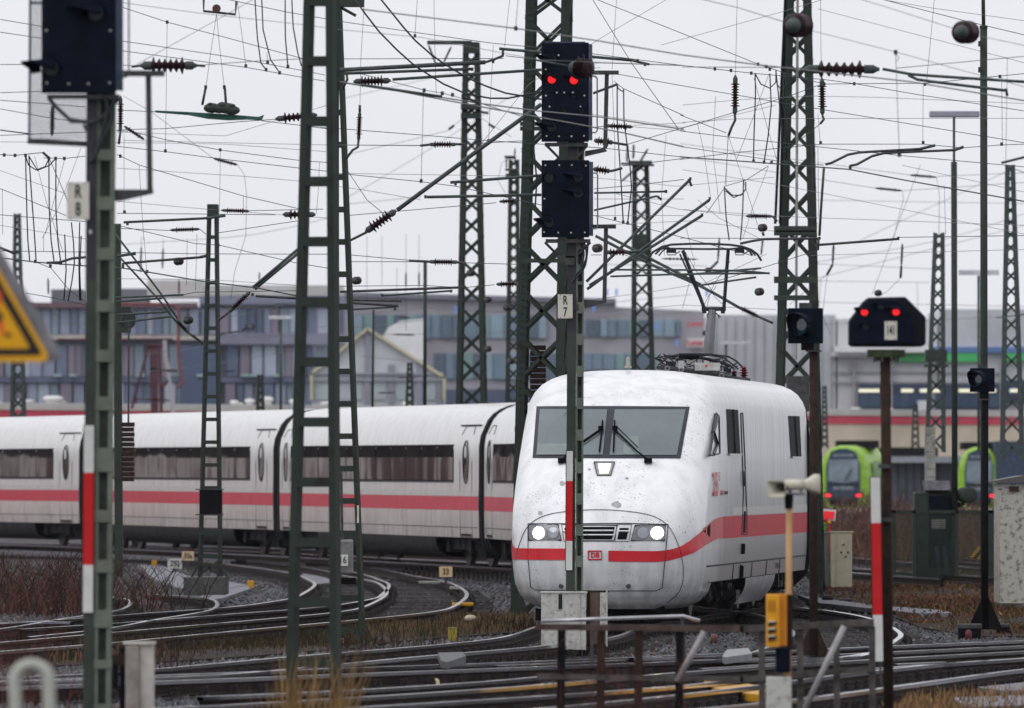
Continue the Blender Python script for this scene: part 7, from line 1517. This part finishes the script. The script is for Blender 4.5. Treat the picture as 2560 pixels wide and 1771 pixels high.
r_ = ow('end-on ball insulator left of the big right mast above the pantograph', 150, [('D', [(5072, 1545), (5080, 1570)])], cat='insulator', name='line_insulator'); endon(1906, 570, 150, 10, r_)
for x, y, rr, lb in ((1898, 730, 10, 'end-on ball insulator right of the pantograph at frame height of the knee'), (1770, 676, 7, 'small end-on ball insulator between the pantograph arms'), (1493, 621, 11, 'end-on round insulator just right of the signal post below the heads'), (891, 702, 10, 'end-on ball insulator right of the slim ladder mast'), (446, 654, 10, 'greenish end-on ball insulator over the blue building'), (1177, 683, 9, 'end-on ball insulator inside the grey green lattice mast'), (1219, 750, 8, 'upper end-on ball right of the grey green lattice mast'), (1219, 873, 8, 'lower end-on ball right of the grey green lattice mast'), (1267, 770, 8, 'upper end-on ball before the heavy lattice mast'), (1276, 903, 9, 'lower end-on ball before the heavy lattice mast'), (2195, 733, 8, 'round insulator just above the octagonal signal'), (1764, 833, 7, 'round insulator left of the lower pantograph arm'), (470, 801, 10, 'mossy round insulator beside the strut end of the narrow mast')):
    Yq = 160 if rr > 9 else 210; r_ = thing('line_insulator', P(x, y, Yq), lb, 'insulator', 'overhead line equipment'); endon(x, y, Yq, rr, r_)
ow('hanging insulator above the green trains right of the mast', 210, [('I', [(5545, 1620), (5538, 1760), 13, 8]), ('D', [(5538, 1760), (5500, 1830)]), ('f', [(5500, 1830), (5400, 1900), (5250, 2030)]), ('t', [(5500, 1840), (5470, 2100), (5520, 2220)])])
ow('hanging insulator over the octagonal signal with chain to the left', 210, [('I', [(6002, 1620), (5995, 1770), 13, 8]), ('D', [(5995, 1770), (5990, 1850)]), ('f', [(5990, 1850), (5900, 1940), (5820, 1990)]), ('t', [(6120, 1100), (5800, 1960)])])
ow('hanging insulators of the far line behind the pantograph', 220, [('I', [(4785, 1580), (4775, 1740), 12, 8]), ('D', [(4775, 1740), (4715, 1800)]), ('I', [(5075, 1585), (5062, 1700), 11, 8]), ('f', [(4522, 1722), (4650, 1726)]), ('I', [(4400, 1722), (4640, 1726), 11, 6])])
ow('far insulator pair with curved leads right of the big mast', 230, [('I', [(6050, 1165), (6230, 1180), 14, 8]), ('I', [(5820, 1252), (6000, 1270), 14, 8]), ('f', [(4522, 955), (5200, 1050), (6050, 1165)]), ('f', [(4522, 1040), (5390, 1185), (5820, 1252)]), ('f', [(6230, 1180), (6248, 1300), (6245, 1560)]), ('f', [(6000, 1270), (6010, 1320), (5940, 1600)]), ('f', [(6230, 1175), (6820, 1150)]), ('f', [(6000, 1270), (6820, 1215)])])
ow('faint far wires fanning across the right sky', 300, [('f', [(5720, 1600), (6700, 1140)]), ('f', [(5400, 1332), (6820, 1355)]), ('f', [(5400, 1750), (6250, 1600), (6820, 1420)]), ('f', [(5400, 1860), (6820, 1500)]), ('f', [(5400, 1755), (6200, 1790)]), ('f', [(5390, 1870), (6180, 1880)]), ('f', [(5380, 2010), (6820, 2040)]), ('f', [(5400, 2160), (6200, 2130), (6820, 2100)]), ('t', [(5460, 1860), (5440, 2160)]), ('t', [(6100, 1880), (6105, 2060)])])
ow('faint far wires low over the blue building at left', 300, [('f', [(570, 1980), (1300, 2010), (1970, 2080)]), ('f', [(770, 2130), (1970, 2010)]), ('f', [(770, 2380), (1400, 2300), (2170, 2170)]), ('f', [(800, 2230), (1970, 2240)]), ('f', [(600, 2500), (1300, 2440), (1970, 2330)]), ('f', [(330, 2030), (430, 2120), (570, 2200)]), ('f', [(260, 2090), (430, 2150), (570, 2160)]), ('f', [(1440, 2130), (1970, 2010)]), ('f', [(1440, 1980), (2000, 2030)]), ('f', [(780, 1630), (1700, 1560), (2260, 1430)])])
ow('faint far wires over the brown building between the masts', 300, [('f', [(2300, 2020), (3400, 2080)]), ('f', [(2330, 2180), (3050, 2110), (3450, 2060)]), ('f', [(2330, 2230), (3450, 2210)]), ('f', [(2320, 2100), (3460, 1990)]), ('f', [(3900, 2030), (4600, 1960)]), ('f', [(3900, 2120), (4600, 2080)]), ('f', [(4020, 1760), (4700, 1770)]), ('f', [(2261, 660), (2700, 560), (3150, 450)]), ('f', [(2300, 1320), (2800, 1030), (3400, 640)]), ('t', [(2440, 1570), (2440, 1990)]), ('t', [(2540, 1570), (2540, 1900)]), ('t', [(2640, 1780), (2640, 2050)]), ('f', [(2300, 1360), (2800, 1310)])])
ow('row of far vertical insulators over the gabled hall', 300, [('I', [(2700, 1810), (2700, 1910), 10, 8]), ('I', [(2787, 1810), (2787, 1910), 10, 8]), ('t', [(2700, 1560), (2700, 1810)]), ('t', [(2787, 1560), (2787, 1810)]), ('t', [(2700, 1910), (2700, 2200)]), ('t', [(2787, 1910), (2787, 2000)])])
ow('row of far vertical insulators above the blue building', 280, [('I', [(940, 1640), (935, 1810), 11, 8]), ('I', [(1085, 1650), (1080, 1790), 11, 8]), ('I', [(1190, 1860), (1190, 1970), 10, 7]), ('I', [(320, 1850), (322, 1960), 11, 8]), ('I', [(1725, 1810), (1725, 1900), 9, 7]), ('t', [(940, 1573), (940, 1640)]), ('t', [(1085, 1590), (1085, 1650)])])
ow('dark far insulators low before the gabled hall', 300, [('I', [(2610, 2225), (2760, 2230), 9, 7]), ('I', [(2640, 2110), (2730, 2115), 7, 7]), ('I', [(2640, 2512), (2770, 2512), 8, 6]), ('I', [(2510, 2615), (2630, 2612), 8, 6]), ('f', [(2400, 2370), (2700, 2400)]), ('I', [(1480, 2470), (1570, 2470), 8, 6])])
ow('cluster of far switch gear over the blue building', 300, [('I', [(1500, 2215), (1610, 2205), 9, 6]), ('D', [(1610, 2200), (1640, 2180), (1680, 2190), (1695, 2170)]), ('D', [(1630, 2195), (1640, 2150)]), ('D', [(1690, 2190), (1675, 2140)]), ('S', [(1440, 2225), (1500, 2218)]), ('f', [(1000, 2235), (1480, 2230)])])
ow('mast-head jumper bundle left of the big mast over the pantograph', 160, [('j', [(4818, 1240), (4830, 1450), (4850, 1600)]), ('j', [(4945, 1200), (4940, 1400), (4925, 1600)]), ('j', [(4818, 1250), (4870, 1300), (4930, 1300), (4960, 1260), (4960, 1210)]), ('j', [(4825, 1270), (4880, 1315), (4940, 1290)]), ('w', [(4820, 1240), (4960, 1200), (5110, 1105)]), ('w', [(4700, 1420), (4820, 1250)]), ('t', [(5110, 1110), (5000, 1400), (4940, 1590)]), ('t', [(4842, 900), (4830, 1230)]), ('t', [(4640, 1330), (4780, 1450), (5040, 1580)])])
for nm, x, Y, lb in (('mast_gear', 1601, 259, 'insulator bundle on the lattice mast head behind the pantograph'),):
    ow(lb, Y, [('I', [(4175, 960), (4170, 1080), 13, 8]), ('I', [(4215, 960), (4212, 1060), 13, 8]), ('I', [(4310, 990), (4250, 1090), 13, 8]), ('I', [(4130, 1210), (4200, 1150), 12, 7]), ('D', [(4130, 1090), (4350, 1100)]), ('D', [(4200, 1150), (4260, 1100)])], cat='insulator', name='line_insulator')
ow('insulator pair on the distant slender mast head', 279, [('I', [(3425, 985), (3423, 1090), 9, 7]), ('I', [(3368, 1050), (3368, 1120), 9, 6]), ('D', [(3355, 1045), (3420, 1045)]), ('D', [(3360, 1130), (3450, 1130)]), ('f', [(3400, 1060), (3340, 1080), (3310, 1200), (3370, 1300)])], cat='insulator', name='line_insulator')
ow('V-shaped insulator pair under the arm of the grey green mast', 229, [('I', [(2850, 300), (2895, 420), 12, 8]), ('I', [(3002, 310), (2950, 420), 12, 8]), ('D', [(2890, 420), (2950, 440)])], cat='insulator', name='line_insulator')
ow('side stays with small insulators at the grey green mast collar', 229, [('f', [(2300, 1030), (2980, 870), (3075, 790)]), ('D', [(2985, 862), (3020, 835)]), ('D', [(3200, 745), (3250, 755)]), ('f', [(3190, 780), (3400, 910)]), ('D', [(3250, 825), (3290, 852)])])
ow('stay wire with bracket at the right edge mast', 200, [('D', [(6660, 1085), (6740, 1065), (6820, 1045)]), ('w', [(6690, 1105), (6820, 1150)]), ('f', [(6640, 2120), (6820, 2085)]), ('t', [(6700, 390), (6690, 1100)]), ('w', [(6622, 2115), (6820, 2090)])])

ow('set of thin slack wires crossing the upper left sky', 160, [('f', [(780, 880), (1500, 905), (2180, 700)]), ('f', [(780, 1120), (1990, 1205), (2800, 1330)]), ('f', [(0, 945), (1500, 960), (2170, 1010)]), ('t', [(540, 980), (440, 1250), (380, 1400), (280, 1590)]), ('t', [(2125, 1080), (2118, 1250), (2105, 1420)]), ('f', [(780, 1340), (1400, 1395), (2180, 1452)]), ('f', [(0, 1500), (570, 1590)]), ('t', [(1245, 1590), (1240, 1900)]), ('f', [(780, 1855), (1370, 1860), (2000, 1900)])])
ow('set of thin slack wires crossing the upper right sky', 160, [('f', [(4540, 1395), (5200, 1440), (6820, 1500)]), ('f', [(5440, 60), (6820, 420)]), ('f', [(4540, 1130), (5180, 1230), (6820, 1560)]), ('f', [(4400, 300), (5200, 80), (5600, -40)]), ('t', [(4760, 640), (4740, 1000), (4790, 1420)]), ('f', [(4540, 700), (5400, 640), (6820, 690)]), ('f', [(5390, 1700), (6820, 1660)]), ('f', [(6000, 1100), (6820, 1280)]), ('t', [(6280, 1230), (6290, 1560)])])
ow('set of thin slack wires over the pantograph between signal and big mast', 165, [('f', [(3930, 1180), (4500, 1240), (5150, 1180)]), ('f', [(3930, 1500), (4600, 1470), (5160, 1540)]), ('f', [(3960, 1990), (4700, 1880), (5100, 1690)]), ('f', [(3930, 760), (4540, 850), (5160, 700)]), ('t', [(4430, 900), (4400, 1300), (4420, 1700)]), ('t', [(4560, 1500), (4620, 1750), (4540, 2050)]), ('f', [(3960, 2080), (4540, 2030), (5160, 2060)])])
# ------------------------------------------------------------------ haze
HAZE = True
if HAZE:
    hb = MB(); hb.frame((0, 560, 9.5), (560, 0, 0), (0, 640, 0), (0, 0, 12.5)); hm = bpy.data.materials.new('thin_haze'); hm.use_nodes = True
    n, l = hm.node_tree.nodes, hm.node_tree.links
    n.remove(n['Principled BSDF']); pv = n.new('ShaderNodeVolumePrincipled'); pv.inputs['Color'].default_value = (.9, .93, 1, 1); pv.inputs['Density'].default_value = .00005
    l.new(pv.outputs[0], n['Material Output'].inputs['Volume']); ho = obj('haze', hb, hm, kind='stuff')
